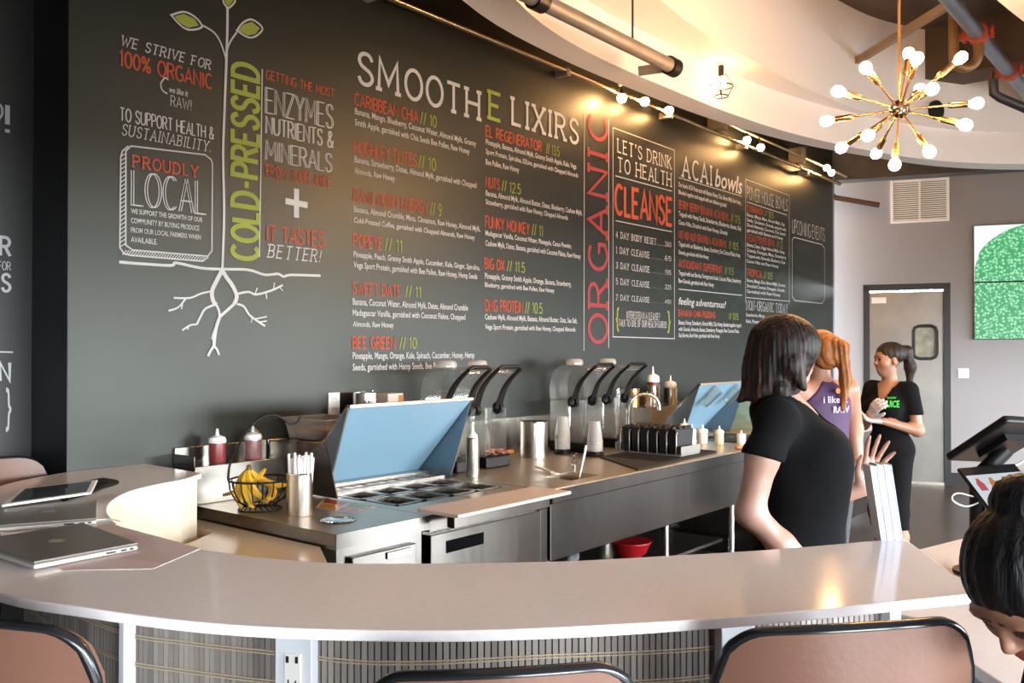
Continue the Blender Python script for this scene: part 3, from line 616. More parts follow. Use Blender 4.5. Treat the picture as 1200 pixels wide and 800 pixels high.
M_steelfront = mat('shaded_brushed_steel', '#75706b', .22, 1.0, noise=.08, nscale=6, stretch=(1, 1, .35), bump=.5, bscale=2.6)  # same steel darkened, standing in for the dark surroundings its fronts mirror
M_chrome = mat('chrome', '#d6d2cc', .08, 1.0)
M_pipe = mat('galvanized_pipe', '#8d8279', .5, .3, noise=.12, nscale=8)
M_brass = mat('satin_brass', '#b89468', .25, 1.0)
M_blackplastic = mat('black_plastic', '#0c0c0d', .45, spec=.3)
M_blackrubber = mat('black_rubber', '#1b1a19', .75)
M_whiteplastic = mat('white_plastic', '#e4e1dc', .4)
M_quartz = mat('white_quartz', '#f2ecec', .12, spec=.6, noise=.025, nscale=60)
M_quartzedge = M_quartz
M_cream = mat('cream_laminate', '#e6dcc6', .45)
M_clear = clear('clear_plastic', (.93, .93, .92), .1, .08, .05)
M_glass = clear('clear_glass', (.95, .97, .96), .16, .03, .02)
M_bulb = mat('lit_filament_bulb', '#ffe2b0', .2, emit=BULB_COLOR, estr=BULB_POWER)

M_wall.node_tree.nodes['Principled BSDF'].inputs['Specular Tint'].default_value = (.96, 1, .9, 1)  # greenish specular tint stands in for green light mirrored in the wall

# ------------------------------------------------------------------ room shell
CEIL = 4.45
b = MB(); b.box(-6, 15, -9.0, 2.5, -.1, 0); struct(b.build('floor', M_floor))
b = MB(); b.box(-40, 60, -60, -9.0, -.14, -.04); struct(b.build('ground_outside', M_ground))
b = MB(); b.box(-6, 15, -9.0, 2.5, CEIL, CEIL+.15); struct(b.build('ceiling', M_concrete))
b = MB(); b.box(1.568, 10.12, 0, .5, 0, CEIL)
wall_back = struct(b.build('wall_back', M_wall))
b = MB(); b.box(1.564, 1.5675, 0.0, .33, 0, CEIL); struct(b.build('wall_end_shade', M_black))  # black strip stands in for the unlit end face of the menu wall
b = MB(); b.box(-6, 1.563, .33, .5, 0, CEIL); wall_side = struct(b.build('wall_recess', M_sidewall))
b = MB(); b.box(10.13, 10.23, .02, .5, 0, 3.6); struct(b.build('trim_2', M_white))
b = MB(); b.box(-6.1, -6, -9.0, 2.5, 0, CEIL); struct(b.build('wall_left', M_white))
# far wall, turned 18 degrees from square
FW0 = Vector((10.804, -.562, 0)); FD = Vector((.308, -.951, 0)).normalized(); FN = Vector((-FD.y, FD.x, 0)) * -1
if FN.x > 0: FN = -FN           # faces the room
def fw(s, d, z): p = FW0+FD*s+FN*d; return (p.x, p.y, z)     # s along the wall (towards the windows), d out of it
def fbox(mb, s0, s1, d0, d1, z0, z1, m=0):
    return mb.hexa([fw(s0,d0,z0), fw(s1,d0,z0), fw(s1,d1,z0), fw(s0,d1,z0), fw(s0,d0,z1), fw(s1,d0,z1), fw(s1,d1,z1), fw(s0,d1,z1)], m)
DOOR = (-.36, .445, 2.25)
b = MB(); fbox(b, -3, DOOR[0], -.15, 0, 0, 3.54); fbox(b, DOOR[1], 9, -.15, 0, 0, 3.54); fbox(b, DOOR[0], DOOR[1], -.15, 0, DOOR[2], 3.54)
struct(b.build('wall_far', M_white))
b = MB(); fbox(b, -3, 9, -.15, .25, 3.54, CEIL); struct(b.build('beam_far', M_darkbeam))
b = MB(); fbox(b, DOOR[1]+.055, 9, 0, .012, 0, .15); struct(b.build('baseboard_far', M_black))
# storefront behind the camera: three windows, a fourth added to brighten the menu wall
b = MB()
b.box(-6, 15, -8.1, -7.95, 2.18, CEIL); b.box(-6, 15, -8.1, -7.95, 0, .3)
for x0, x1 in ((-6, -4.1), (.1, .8), (5.0, 5.7), (9.9, 10.5), (13.2, 15)): b.box(x0, x1, -8.1, -7.95, .3, 2.18)
struct(b.build('wall_front', mat('front_wall_paint', '#3a3633', .7)))
for i, x0 in enumerate((-4.1, .8, 5.7)):
    b = MB()
    for k in range(4): b.box(x0+k*1.4-(.03 if k else 0), x0+k*1.4+(.03 if k < 3 else 0), -8.06, -8.0, .3, 2.18)
    b.box(x0, x0+4.2, -8.06, -8.0, .3, .36); b.box(x0, x0+4.2, -8.06, -8.0, 2.12, 2.18); b.box(x0, x0+4.2, -8.05, -8.01, 1.75, 1.8)
    struct(b.build('window_%d' % (i+1), M_black))
b = MB(); b.box(11.82, 11.88, -8.06, -8.0, .3, 2.18); b.box(10.5, 13.2, -8.06, -8.0, .3, .36); b.box(10.5, 13.2, -8.06, -8.0, 2.12, 2.18); struct(b.build('window_4', M_black))  # unseen extra window, added to brighten the sheen on the menu wall

# ------------------------------------------------------------------ lettering painted on the menu wall
def on_wall(a, z): return (a, -.0025, z)
for part, label, rows in MENU:
    b = MB()
    for r in rows: letter(b, r, on_wall, PCOL)
    o = b.build(part, PAINT, wall_back); o['label'] = label
by = {}
for part, col, w, pts in STROKES: by.setdefault(part, []).append((col, w, pts))
NAMES = {'plant': ('plant_drawing', 'chalk drawing of a seedling with roots'), 'leaf': ('leaf_fill', 'olive green fill of the drawn leaves'), 'arrow': ('arrow_drawing', 'small curved chalk arrow'),
         'plus': ('plus_sign', 'chalk plus sign'), 'rule': ('ruled_lines', 'thin chalk frames and dividing lines'), 'box': ('box_drawing', 'drawn chalk box with a hatched edge')}
for part, ls in by.items():
    b = MB()
    for col, w, pts in ls:
        if part == 'leaf': b.add([on_wall(*p) for p in pts], [tuple(range(len(pts)))], PCOL.index(col))
        else:
            q = [(p.x, p.y) for p in smooth_curve([(a, z, 0) for a, z in pts], 4)] if part in ('plant', 'arrow') else pts
            ribbon(b, q, max(w, .004), (lambda a, z: (a, -.0035, z)) if part == 'plant' else on_wall, PCOL.index(col))
    o = b.build(NAMES[part][0], PAINT, wall_back); o['label'] = NAMES[part][1]
b = MB()
for r in SIDE_TEXT: letter(b, r, lambda a, z: (a, .327, z), PCOL)
ribbon(b, SIDE_RULE, .006, lambda a, z: (a, .327, z), 0)
o = b.build('side_lettering', PAINT, wall_side); o['label'] = 'ends of white chalk words on the dark recessed panel'

# ------------------------------------------------------------------ stepped curved soffit with its long opening
H1, H2 = 3.3, 3.6
C0 = smooth_curve([(-.9,-3.4,0),(.6,-2.1,0),(1.9,-1.15,0),(3.19,-.6,0),(4.17,-.45,0),(5.4,-.46,0),(6.2,-.52,0),(6.83,-.62,0),(7.44,-.76,0),(8.2,-1.02,0),(9.05,-1.39,0),(9.7,-1.95,0),(10.2,-2.8,0),(10.5,-4.2,0)], 5)
C1 = smooth_curve([(-.7,-3.6,0),(.75,-2.35,0),(2.1,-1.35,0),(3.36,-.81,0),(4.24,-.64,0),(5.5,-.66,0),(6.3,-.72,0),(7.04,-.84,0),(7.93,-1.09,0),(8.76,-1.45,0),(9.4,-2.0,0),(9.85,-2.8,0),(10.15,-4.2,0)], 5)
C2 = smooth_curve([(2.4,-1.72,0),(3.3,-1.28,0),(4.3,-1.02,0),(5.03,-.93,0),(5.85,-.94,0),(6.8,-.98,0),(7.8,-1.12,0),(8.4,-1.36,0),(9.0,-1.7,0),(9.5,-2.1,0),(9.7,-2.6,0),(9.4,-2.95,0),(8.9,-2.98,0),(8,-2.84,0),(7,-2.68,0),(6.2,-2.55,0),(5.35,-2.46,0),(4.4,-2.4,0),(3.2,-2.3,0),(2.4,-2.1,0)], 5, True)
b = MB()
n0, n1 = len(C0), len(C1)
idx = [round(i*(n1-1)/(n0-1)) for i in range(n0)]
b.add([(p.x, p.y, H1) for p in C0]+[(C1[i].x, C1[i].y, H1) for i in idx], [(i, i+1, n0+i+1, n0+i) for i in range(n0-1)])
b.add([(p.x, p.y, H1) for p in C0]+[(p.x, p.y, H2+.1) for p in C0], [(i, i+1, n0+i+1, n0+i) for i in range(n0-1)])
b.add([(p.x, p.y, H1) for p in C1]+[(p.x, p.y, H2) for p in C1], [(i, i+1, n1+i+1, n1+i) for i in range(n1-1)])
low = b.build('ceiling_soffit_lower', M_soffit, smooth=40); struct(low)
bm = bmesh.new()
outer = [(p.x, p.y, H2) for p in C1]+[(10.15, -6.6, H2), (-.7, -6.6, H2)]
for loop in (outer, [(p.x, p.y, H2) for p in C2]):
    vv = [bm.verts.new(p) for p in loop]
    for i in range(len(vv)): bm.edges.new((vv[i], vv[(i+1) % len(vv)]))
bmesh.ops.triangle_fill(bm, use_beauty=True, edges=bm.edges[:])
n2 = len(C2)
vv = [bm.verts.new((p.x, p.y, z)) for z in (H2, CEIL) for p in C2]
for i in range(n2): bm.faces.new((vv[i], vv[(i+1) % n2], vv[n2+(i+1) % n2], vv[n2+i]))
bmesh.ops.remove_doubles(bm, verts=bm.verts, dist=1e-5)
me = bpy.data.meshes.new('ceiling_soffit_upper'); bm.to_mesh(me); bm.free(); me.materials.append(M_soffit)
me.polygons.foreach_set('use_smooth', [True]*len(me.polygons)); me.set_sharp_from_angle(angle=math.radians(40))
up = bpy.data.objects.new('ceiling_soffit_upper', me); COL.objects.link(up); struct(up)
b = MB(); b.box(8.5, 8.9, -3.6, -1.2, 4.0, CEIL); struct(b.build('beam_cross', M_concrete))

# ------------------------------------------------------------------ far wall: swing door, grille, screens, switch
d = thing('swing_door', 'steel swing door with a small rounded window and black frame in the far wall', 'door', fw(0.04, 0, 0))
def floc(mb_fn, name, mats, parent, **k):
    b = MB(); mb_fn(b); off = Vector(parent.location); b.v = [tuple(Vector(v)-off) for v in b.v]
    return b.build(name, mats, parent, **k)
s0, s1, zt = DOOR
floc(lambda b: (fbox(b, s0-.06, s0+.01, -.1, .02, 0, zt+.07), fbox(b, s1-.01, s1+.06, -.1, .02, 0, zt+.07), fbox(b, s0-.06, s1+.06, -.1, .02, zt, zt+.07)), 'door_frame', M_black, d)
w0, w1, wz0, wz1 = .12, .365, 1.45, 1.83
def slab(b):
    fbox(b, s0+.01, w0, -.06, -.02, .03, zt-.02); fbox(b, w1, s1-.01, -.06, -.02, .03, zt-.02); fbox(b, w0, w1, -.06, -.02, .03, wz0); fbox(b, w0, w1, -.06, -.02, wz1, zt-.02)
floc(slab, 'door_leaf', M_steeldoor, d)
rr = [(w0+.06, wz0), (w1-.06, wz0), (w1-.015, wz0+.02), (w1, wz0+.06), (w1, wz1-.06), (w1-.015, wz1-.02), (w1-.06, wz1), (w0+.06, wz1), (w0+.015, wz1-.02), (w0, wz1-.06), (w0, wz0+.06), (w0+.015, wz0+.02)]
floc(lambda b: b.tube([fw(s, -.015, z) for s, z in rr], .018, 8, closed=True), 'window_gasket', M_blackrubber, d, smooth=60)
floc(lambda b: fbox(b, w0, w1, -.05, -.04, wz0, wz1), 'door_pane', mat('door_glass', '#85826f', .25, noise=.35, nscale=9), d)
floc(lambda b: fbox(b, s0+.03, s0+.19, -.02, -.014, zt-.15, zt-.08), 'door_sticker', M_whiteplastic, d)
floc(lambda b: fbox(b, s0+.01, s1-.01, -.08, .01, 0, .03), 'threshold', M_steel, d)
g = thing('wall_grille', 'white louvred air grille high on the far wall above the door', 'air vent', fw(.2, 0, 3.03))
floc(lambda b: (fbox(b, -.12, .5, 0, .02, 3.03, 3.06), fbox(b, -.12, .5, 0, .02, 3.5, 3.53), fbox(b, -.12, -.09, 0, .02, 3.06, 3.5), fbox(b, .47, .5, 0, .02, 3.06, 3.5), fbox(b, .18, .2, 0, .02, 3.06, 3.5)), 'grille_frame', M_whiteplastic, g)
floc(lambda b: [fbox(b, a, c, -.0, .012, 3.065+k*.0242, 3.077+k*.0242) for k in range(18) for a, c in ((-.09, .18), (.2, .47))], 'louvres', M_whiteplastic, g)
floc(lambda b: fbox(b, -.09, .47, 0, .002, 3.06, 3.5), 'grille_back', mat('grille_back_grey', '#6f6b6a', .8), g)  # plain grey sheet behind the louvres
M_leaf = bpy.data.materials.new('leafy_picture'); M_leaf.use_nodes = True; nt = M_leaf.node_tree; P = nt.nodes['Principled BSDF']
tc = nt.nodes.new('ShaderNodeTexCoord'); vo = nt.nodes.new('ShaderNodeTexVoronoi'); vo.inputs['Scale'].default_value = 34
r = nt.nodes.new('ShaderNodeValToRGB'); r.color_ramp.elements[0].color = lin('#d8ffe6'); r.color_ramp.elements[0].position = .05; r.color_ramp.elements[1].color = lin('#3aa866'); r.color_ramp.elements[1].position = .62
e = r.color_ramp.elements.new(.32); e.color = lin('#8fe3b0')
nt.links.new(tc.outputs['Object'], vo.inputs['Vector']); nt.links.new(vo.outputs['Distance'], r.inputs['Fac']); nt.links.new(r.outputs['Color'], P.inputs['Emission Color']); P.inputs['Emission Strength'].default_value = 1.0; P.inputs['Base Color'].default_value = (.02,.02,.02,1)
M_scrw = mat('bright_screen_white', '#101010', .3, emit='#f4fff8', estr=1.05)
for i, (z0, z1, lab) in enumerate(((2.315, 2.955, 'upper wall screen showing the rounded top of a green leafy mass on white'), (1.67, 2.31, 'lower wall screen filled with small green leaves'))):
    t = thing('wall_screen', lab, 'screen', fw(.74, 0, z0), group='screens on the far wall')
    floc(lambda b: fbox(b, .74, 1.95, .0, .06, z0, z1), 'screen_case', M_black, t, bevel=.004)
    if i == 0:
        pts = [(.745, z0+.006)]+[(.745+1.0*math.sin(a), z0+.05+.56*math.cos(a)**.8 if a > .01 else z0) for a in []]
        cur = [(.75+ (1.2)*k/24, z0+.16+.5*math.sqrt(max(0, 1-(1-k/15)**2)) if k <= 15 else z0+.63) for k in range(25)]
        cur = [(s, min(z, z1-.006)) for s, z in cur if s < 1.945]
        def leafp(b):
            v = [fw(s, .0615, z) for s, z in cur]+[fw(s, .0615, z0+.006) for s, z in cur]; n = len(cur)
            b.add(v, [(k, k+1, n+k+1, n+k) for k in range(n-1)])
        def whitep(b): b.add([fw(.745, .061, z0+.006), fw(1.945, .061, z0+.006), fw(1.945, .061, z1-.006), fw(.745, .061, z1-.006)], [(0,1,2,3)])
        floc(whitep, 'screen_background', M_scrw, t); floc(leafp, 'screen_picture', M_leaf, t)
    else:
        floc(lambda b: b.add([fw(.745, .061, z0+.006), fw(1.945, .061, z0+.006), fw(1.945, .061, z1-.006), fw(.745, .061, z1-.006)], [(0,1,2,3)]), 'screen_picture', M_leaf, t)
t = thing('light_switch', 'white light switch plate on the far wall beside the steel door', 'light switch', fw(.63, 0, 1.23))
floc(lambda b: fbox(b, .58, .69, 0, .008, 1.23, 1.34), 'switch_plate', M_whiteplastic, t, bevel=.003)
floc(lambda b: (fbox(b, .6, .625, .008, .014, 1.26, 1.31), fbox(b, .645, .67, .008, .014, 1.26, 1.31)), 'rocker', M_whiteplastic, t)

# ------------------------------------------------------------------ curved bar
OUT = [(1.577,-.006),(1.40,-.085),(1.25,-.195),(.98,-.50),(.79,-.85),(.70,-1.25),(.70,-1.677),(.765,-1.92),(.833,-2.117),(.911,-2.273),(.999,-2.405),(1.121,-2.557),(1.288,-2.715),(1.467,-2.86),(1.63,-2.975),(1.792,-3.083),(1.93,-3.175)]
INN = [(1.881,-.45),(1.756,-.545),(1.587,-.605),(1.474,-.672),(1.352,-.805),(1.266,-.95),(1.215,-1.08),(1.174,-1.213),(1.15,-1.357),(1.148,-1.466),(1.16,-1.614),(1.199,-1.80),(1.268,-1.975),(1.353,-2.094),(1.447,-2.203),(1.562,-2.325),(1.644,-2.405),(1.802,-2.528),(2.054,-2.715),(2.376,-2.912)]
def cc(p, n=5): return [(q.x, q.y) for q in smooth_curve([(x, y, 0) for x, y in p], n)]
def offset(pl, d):
    out = []; N = len(pl)
    for i in range(N):
        a, c = Vector(pl[max(i-1, 0)]), Vector(pl[min(i+1, N-1)]); t = (c-a).normalized(); out.append((pl[i][0]-t.y*d, pl[i][1]+t.x*d))
    return out
outc, innc = cc(OUT), cc(INN)
bar = thing('bar_counter', 'long curved bar with a white top and bamboo slat front wrapping the prep area', 'bar counter', (1.3, -2.2, 0))
def rel(mb, o): off = Vector(o.location); mb.v = [tuple(Vector(v)-off) for v in mb.v]; return mb
b = MB(); b.prism(outc+[(2.376,-2.912)]+innc[::-1][1:]+[(1.886,-.006)], 1.05, 1.07)
rel(b, bar).build('countertop', M_quartz, bar, bevel=.003)
# curved front, set back under the overhang, faced with thin bamboo slats tied by cords
front = offset(outc, .27)         # left of travel = towards the bar's inside
fr = [p for p in front if p[1] < -.1]
b = MB()
L = [Vector((p[0], p[1], 0)) for p in fr]; acc = [0.]
for i in range(1, len(L)): acc.append(acc[-1]+(L[i]-L[i-1]).length)
def along(s):
    for i in range(1, len(L)):
        if acc[i] >= s or i == len(L)-1:
            t = (s-acc[i-1])/max(acc[i]-acc[i-1], 1e-9); return L[i-1].lerp(L[i], t), (L[i]-L[i-1]).normalized()
M_bamboo = [mat('bamboo_slat_a', '#857d76', .6, noise=.2, nscale=12, stretch=(1, 1, .1)), mat('bamboo_slat_b', '#77706b', .6, noise=.2, nscale=12, stretch=(1, 1, .1)), mat('bamboo_slat_c', '#938b84', .6, noise=.2, nscale=12, stretch=(1, 1, .1)), mat('bamboo_gap', '#1c1713', .9)]
random.seed(4); s = .02; pitch = .0138
while s < acc[-1]-.01:
    p, t = along(s); n = Vector((t.y, -t.x, 0))       # outward
    ang = math.atan2(t.y, t.x)
    b.obox((p.x+n.x*.004, p.y+n.y*.004, .56), (.0108, .005, .98), rotz(ang), random.choice((0, 0, 1, 2)))
    s += pitch
b2 = offset(fr, .006)
b.prism([(p[0], p[1]) for p in fr]+b2[::-1], .05, 1.05, 3)
rel(b, bar).build('bamboo_panel', M_bamboo, bar)
M_cord = mat('tan_cord', '#b5a68c', .9)
for z in (.925, .865, .5, .2):
    b = MB()
    for dz in (-.003, .003): b.tube([(p[0], p[1], z+dz+.004*math.sin(i*.35)) for i, p in enumerate(offset(fr, -.0085))], .0018, 5)
    rel(b, bar).build('binding_cord', M_cord, bar)
# carcass behind the bamboo and the cream inner face towards the prep area
inner = offset(innc, -.03)
b = MB()
il = [p for p in inner]; b.prism(offset(fr, .012)[4:]+[p for p in il[::-1]][1:], .0, 1.05)
rel(b, bar).build('bar_carcass', M_black, bar)  # black stands in for the darkness under the bar, mirrored by the steel
b = MB(); b.tube([(p[0], p[1], .96) for p in offset(innc, -.028) if p[1] > -1.95], .001, 4)
b = MB(); ii = [p for p in innc if p[1] > -1.95]; b.prism(offset(ii, -.029)+offset(ii, -.036)[::-1], .0, 1.05)
b.prism([(1.62,-.012),(1.855,-.012),(1.855,-.46),(1.75,-.53),(1.6,-.58),(1.47,-.64),(1.33,-.6),(1.45,-.25)], 0, 1.05)
rel(b, bar).build('bar_body', M_cream, bar)
M_postw = mat('white_post', '#d7dbe0', .45)
for px_, py_, wid, outs in ((1.123, -2.093, .079, True), (.982, -1.69, .018, False), (1.76, -2.736, .079, True), (2.08, -2.95, .03, False)):
    # stand the post on the bamboo line nearest to it
    k = min(range(len(fr)), key=lambda i: (fr[i][0]-px_)**2+(fr[i][1]-py_)**2); p, t = Vector(fr[k]+(0,)), (Vector(fr[min(k+1, len(fr)-1)])-Vector(fr[max(k-1, 0)])).normalized()
    ang = math.atan2(t.y, t.x); R = rotz(ang); c = p+R @ Vector((0, -.018, 0))
    b = MB(); b.obox((c.x, c.y, .525), (wid, .036, 1.05), R)
    post = rel(b, bar).build('post', M_postw, bar, bevel=.002)
    if outs:
        b = MB(); q = p+R @ Vector((0, -.0385, 0)); b.obox((q.x, q.y, .905), (.036, .006, .075), R); rel(b, bar)
        # (child of the post, in the bar's coordinates)
        o = b.build('outlet', M_whiteplastic, post, bevel=.002)
        for dx, dz, sx, sz in ((-.01, .026, .006, .013), (.01, .026, .006, .013), (-.008, -.018, .0025, .008), (.008, -.018, .0025, .006), (0, -.031, .005, .005)):
            q = p+R @ Vector((dx, -.0418, 0)); b = MB(); b.obox((q.x, q.y, .905+dz), (sx, .002, sz), R); rel(b, bar).build('socket_slot', M_black, post)
# low cream worktop joining the bar to the steel counter
b = MB(); low_top = [(1.86,-.45),(1.998,-.45),(1.998,-1.017)]+[p for p in offset(innc, .04) if p[1] < -.62 and p[1] > -1.75][::-1]
b.prism([(1.9,-.05),(2.0,-.05),(2.0,-1.03),(1.75,-1.42),(1.52,-1.75),(1.30,-1.93),(1.23,-1.80),(1.18,-1.6),(1.18,-1.4),(1.22,-1.18),(1.3,-1.0),(1.4,-.84),(1.52,-.72),(1.75,-.6),(1.9,-.5)], .815, .845)
wt = thing('side_worktop', 'cream low worktop tucked behind the bar beside the steel counter', 'worktop', (1.6, -1.2, 0))
rel(b, wt).build('worktop_slab', mat('cream_worktop', '#dccab2', .18), wt, bevel=.003)
b = MB(); b.prism([(1.9,-.05),(1.98,-.05),(1.98,-1.0),(1.73,-1.38),(1.5,-1.70),(1.32,-1.86),(1.25,-1.78),(1.21,-1.6),(1.21,-1.4),(1.25,-1.18),(1.33,-1.0),(1.42,-.86),(1.54,-.74),(1.76,-.62),(1.9,-.52)], 0, .815)
rel(b, wt).build('worktop_base', M_cream, wt)
# lower counter beyond the bar's end
lc = thing('low_counter', 'white low counter beyond the end of the bar carrying the tablets', 'counter', (2.9, -3.2, 0))
b = MB(); b.prism([(2.44,-2.80),(2.95,-2.64),(3.58,-2.80),(3.7,-3.3),(3.3,-3.75),(2.35,-3.62),(1.98,-3.36),(2.06,-3.19),(2.26,-3.02),(2.42,-2.93)], .83, .86)
rel(b, lc).build('countertop', M_quartz, lc, bevel=.003)
b = MB(); b.prism([(2.5,-2.83),(2.95,-2.7),(3.52,-2.84),(3.62,-3.28),(3.27,-3.6),(2.4,-3.45),(2.14,-3.28),(2.15,-3.2),(2.3,-3.06),(2.46,-2.95)], 0, .83)
rel(b, lc).build('counter_base', M_postw, lc)

# ------------------------------------------------------------------ things on the bar
M_alu = mat('laptop_aluminium', '#a39d97', .38, .75); M_alu_edge = mat('aluminium_edge', '#d6d0c8', .35, .5); M_logo = mat('pale_logo', '#c9bfb8', .3, .3)
def apple_logo(parent, c, u, v, size, z):
    """fruit mark with a bite and a leaf, lying on the lid"""
    b = MB(); body = []
    for k in range(40):
        a = 2*PI*k/40; x, y = math.cos(a), math.sin(a)
        r = 1-.10*math.exp(-((a-PI/2)/.28)**2)-.06*math.exp(-((a-3*PI/2)/.25)**2)
        x, y = x*r*.88, y*r*1.0
        dx, dy = x-1.02, y-.12
        q = math.hypot(dx, dy)
        if q < .42: x, y = 1.02+dx/q*.42, .12+dy/q*.42
        body.append((x, y))
    P = lambda x, y: tuple(Vector(c)+Vector(u)*x*size+Vector(v)*y*size+Vector((0, 0, z)))
    b.add([P(*q) for q in body]+[P(0, 0)], [(k, (k+1) % 40, 40) for k in range(40)])
    lf = [(.05,1.08),(.10,1.35),(.30,1.52),(.42,1.55),(.36,1.3),(.22,1.12)]
    b.add([P(*q) for q in lf], [tuple(range(6))])
    return rel(b, parent).build('logo', M_logo, parent)
def laptop(label, corners, z0, ports):
    c = [Vector((x, y, 0)) for x, y in corners]      # hinge-left, right-back, right-front, left-front order along the rim
    ctr = sum(c, Vector())/4
    t = thing('laptop', label, 'laptop', (ctr.x, ctr.y, z0), group='laptops on the bar')
    def ring(k): return [(ctr+(q-ctr)*k).to_2d() for q in c]
    b = MB(); b.prism([tuple(q) for q in ring(1.)], z0, z0+.011); rel(b, t).build('laptop_base', M_alu_edge, t, bevel=.004)
    b = MB(); b.prism([tuple(q) for q in ring(1.)], z0+.012, z0+.018); rel(b, t).build('laptop_lid', M_alu, t, bevel=.003)
    u = (c[1]-c[0]).normalized(); v = (c[0]-c[3]).normalized()
    apple_logo(t, ctr+Vector((0, 0, z0)), u, v, .021, .0186)
    a, bb = c[ports[0]], c[ports[1]]; e = (bb-a); nrm = Vector((e.y, -e.x, 0)).normalized()
    if nrm.dot(a-ctr) < 0: nrm = -nrm
    ang = math.atan2(e.y, e.x); b = MB()
    for f_, w in ((.72, .024), (.85, .014), (.93, .01)):
        q = a+e*f_+nrm*.0004; b.obox((q.x, q.y, z0+.006), (w, .001, .004), rotz(ang))
    rel(b, t).build('ports', M_black, t)
    return t
laptop('closed silver laptop nearest the bar edge, resting on a printed sheet', [(.80,-1.215),(1.083,-1.200),(1.054,-1.546),(.815,-1.555)], 1.0735, (3, 2))
laptop('closed silver laptop farther along the bar, half under a tablet', [(1.055,-.752),(1.283,-.853),(1.144,-1.143),(.925,-1.045)], 1.0705, (3, 2))
M_paper = mat('printed_paper', '#d5c6c4', .6); M_ink = mat('faded_ink', '#c2b0b4', .7); M_inko = mat('orange_ink', '#cfa595', .7)
t = thing('menu_sheet', 'printed paper menu sheet lying on the bar under the laptop', 'paper', (1.05, -1.45, 1.0702))
b = MB(); pp = [(1.0,-1.17),(1.17,-1.174),(1.165,-1.635),(.99,-1.735),(.86,-1.6),(.9,-1.25)]; b.prism(pp, 1.0703, 1.0712); rel(b, t).build('sheet', M_paper, t)
b = MB()
for k in range(16):
    q0 = Vector((1.065+.006*k, -1.42-.014*k+.0, 1.0715)); dirv = Vector((.62, -.55, 0)).normalized()
    n_ = Vector((.55, .62, 0)).normalized()
for k in range(11):
    base = Vector((1.105-.011*k, -1.30-.028*k, 1.0716)); e = base+Vector((.045, -.13, 0))
    ribbon(b, [(base.x, base.y), (e.x, e.y)], .004, lambda x, y: (x, y, 1.0716), 1 if k % 5 == 0 else 0)
rel(b, t).build('printed_lines', [M_ink, M_inko], t)
# tablet propped on the rear laptop
t = thing('tablet_device', 'white tablet with a dark screen lying across the rear laptop', 'tablet', (1.2, -.69, 1.09))
import itertools
A = [Vector((1.03,-.80,1.093)), Vector((1.16,-.60,1.105)), Vector((1.385,-.64,1.112)), Vector((1.29,-.80,1.098))]
def slab4(A, up, z0, z1, k=1.): c = sum(A, Vector())/4; return [c+(q-c)*k+up*z0 for q in A]+[c+(q-c)*k+up*z1 for q in A]
up_ = (A[1]-A[0]).cross(A[3]-A[0]).normalized(); up_ = up_ if up_.z > 0 else -up_
b = MB(); b.hexa(slab4(A, up_, 0, .007)); rel(b, t).build('tablet_case', M_whiteplastic, t, bevel=.003)
b = MB(); b.hexa(slab4(A, up_, .0072, .0078, .86)); rel(b, t).build('tablet_screen', mat('dark_glass', '#3b4247', .08), t)
t = thing('folded_strap', 'black folded leather case lying under the tablet', 'case', (1.39, -.62, 1.0705))
b = MB(); b.tube([(1.24,-.72,1.082),(1.33,-.67,1.084),(1.40,-.61,1.092),(1.455,-.585,1.095),(1.44,-.56,1.10),(1.37,-.60,1.105)], [.007,.009,.012,.013,.012,.008], 10, flat=2.2)
rel(b, t).build('case_body', M_blackplastic, t, smooth=60)
t = thing('charging_cable', 'thin white cable looped on the bar behind the laptops', 'cable', (1.15, -1.1, 1.0715))
b = MB(); b.tube(smooth_curve([(1.08,-1.17,1.072),(1.13,-1.10,1.072),(1.19,-1.10,1.072),(1.20,-1.16,1.072),(1.17,-1.2,1.072)], 6), .0016, 6); rel(b, t).build('cable_cord', M_whiteplastic, t, smooth=60)
# white menus standing on the bar's inner edge
M_book = mat('white_card_stock', '#bcc0c8', .5); M_page = mat('page_edges', '#a3abbe', .6)
u = Vector((.636,-.771,0)); fwd = Vector((.771,.636,0))
base0 = Vector((2.300,-2.878,1.0705))
cat_pts = [(base0, Vector((2.268,-2.855,1.255))), (base0+u*.034+fwd*.0, None)]
for k, lab in enumerate(('first white menu booklet standing on the bar edge, nearest the waving woman', 'middle white menu booklet standing on end at the bar edge', 'last white menu booklet on the bar edge, its cover towards the bowed woman')):
    lo = base0+u*(.0185*k); lean = -u*.028
    t = thing('menu_booklet', lab, 'menu', tuple(lo), group='white menus standing at the bar edge')
    th = .0175; dp = fwd*.105-u*.0; h = .192-.003*(k == 0)
    v0 = [lo, lo+u*th, lo+u*th+dp, lo+dp]
    hv = lambda ins, z0: [q for q in v0]
    b = MB()
    for a0, a1, mm in ((0, .0015, 0), (.0015, th-.0015, 1), (th-.0015, th, 0)):
        i0 = .0015 if mm else 0.
        ring = [lo+u*a0+fwd*i0, lo+u*a1+fwd*i0, lo+u*a1+fwd*(.05-i0), lo+u*a0+fwd*(.05-i0)]
        bb = MB(); bb.hexa(ring+[q+lean+Vector((0,0,h-i0)) for q in ring]); rel(bb, t)
        o = bb.build('page_block' if mm else 'cover', M_page if mm else M_book, t)

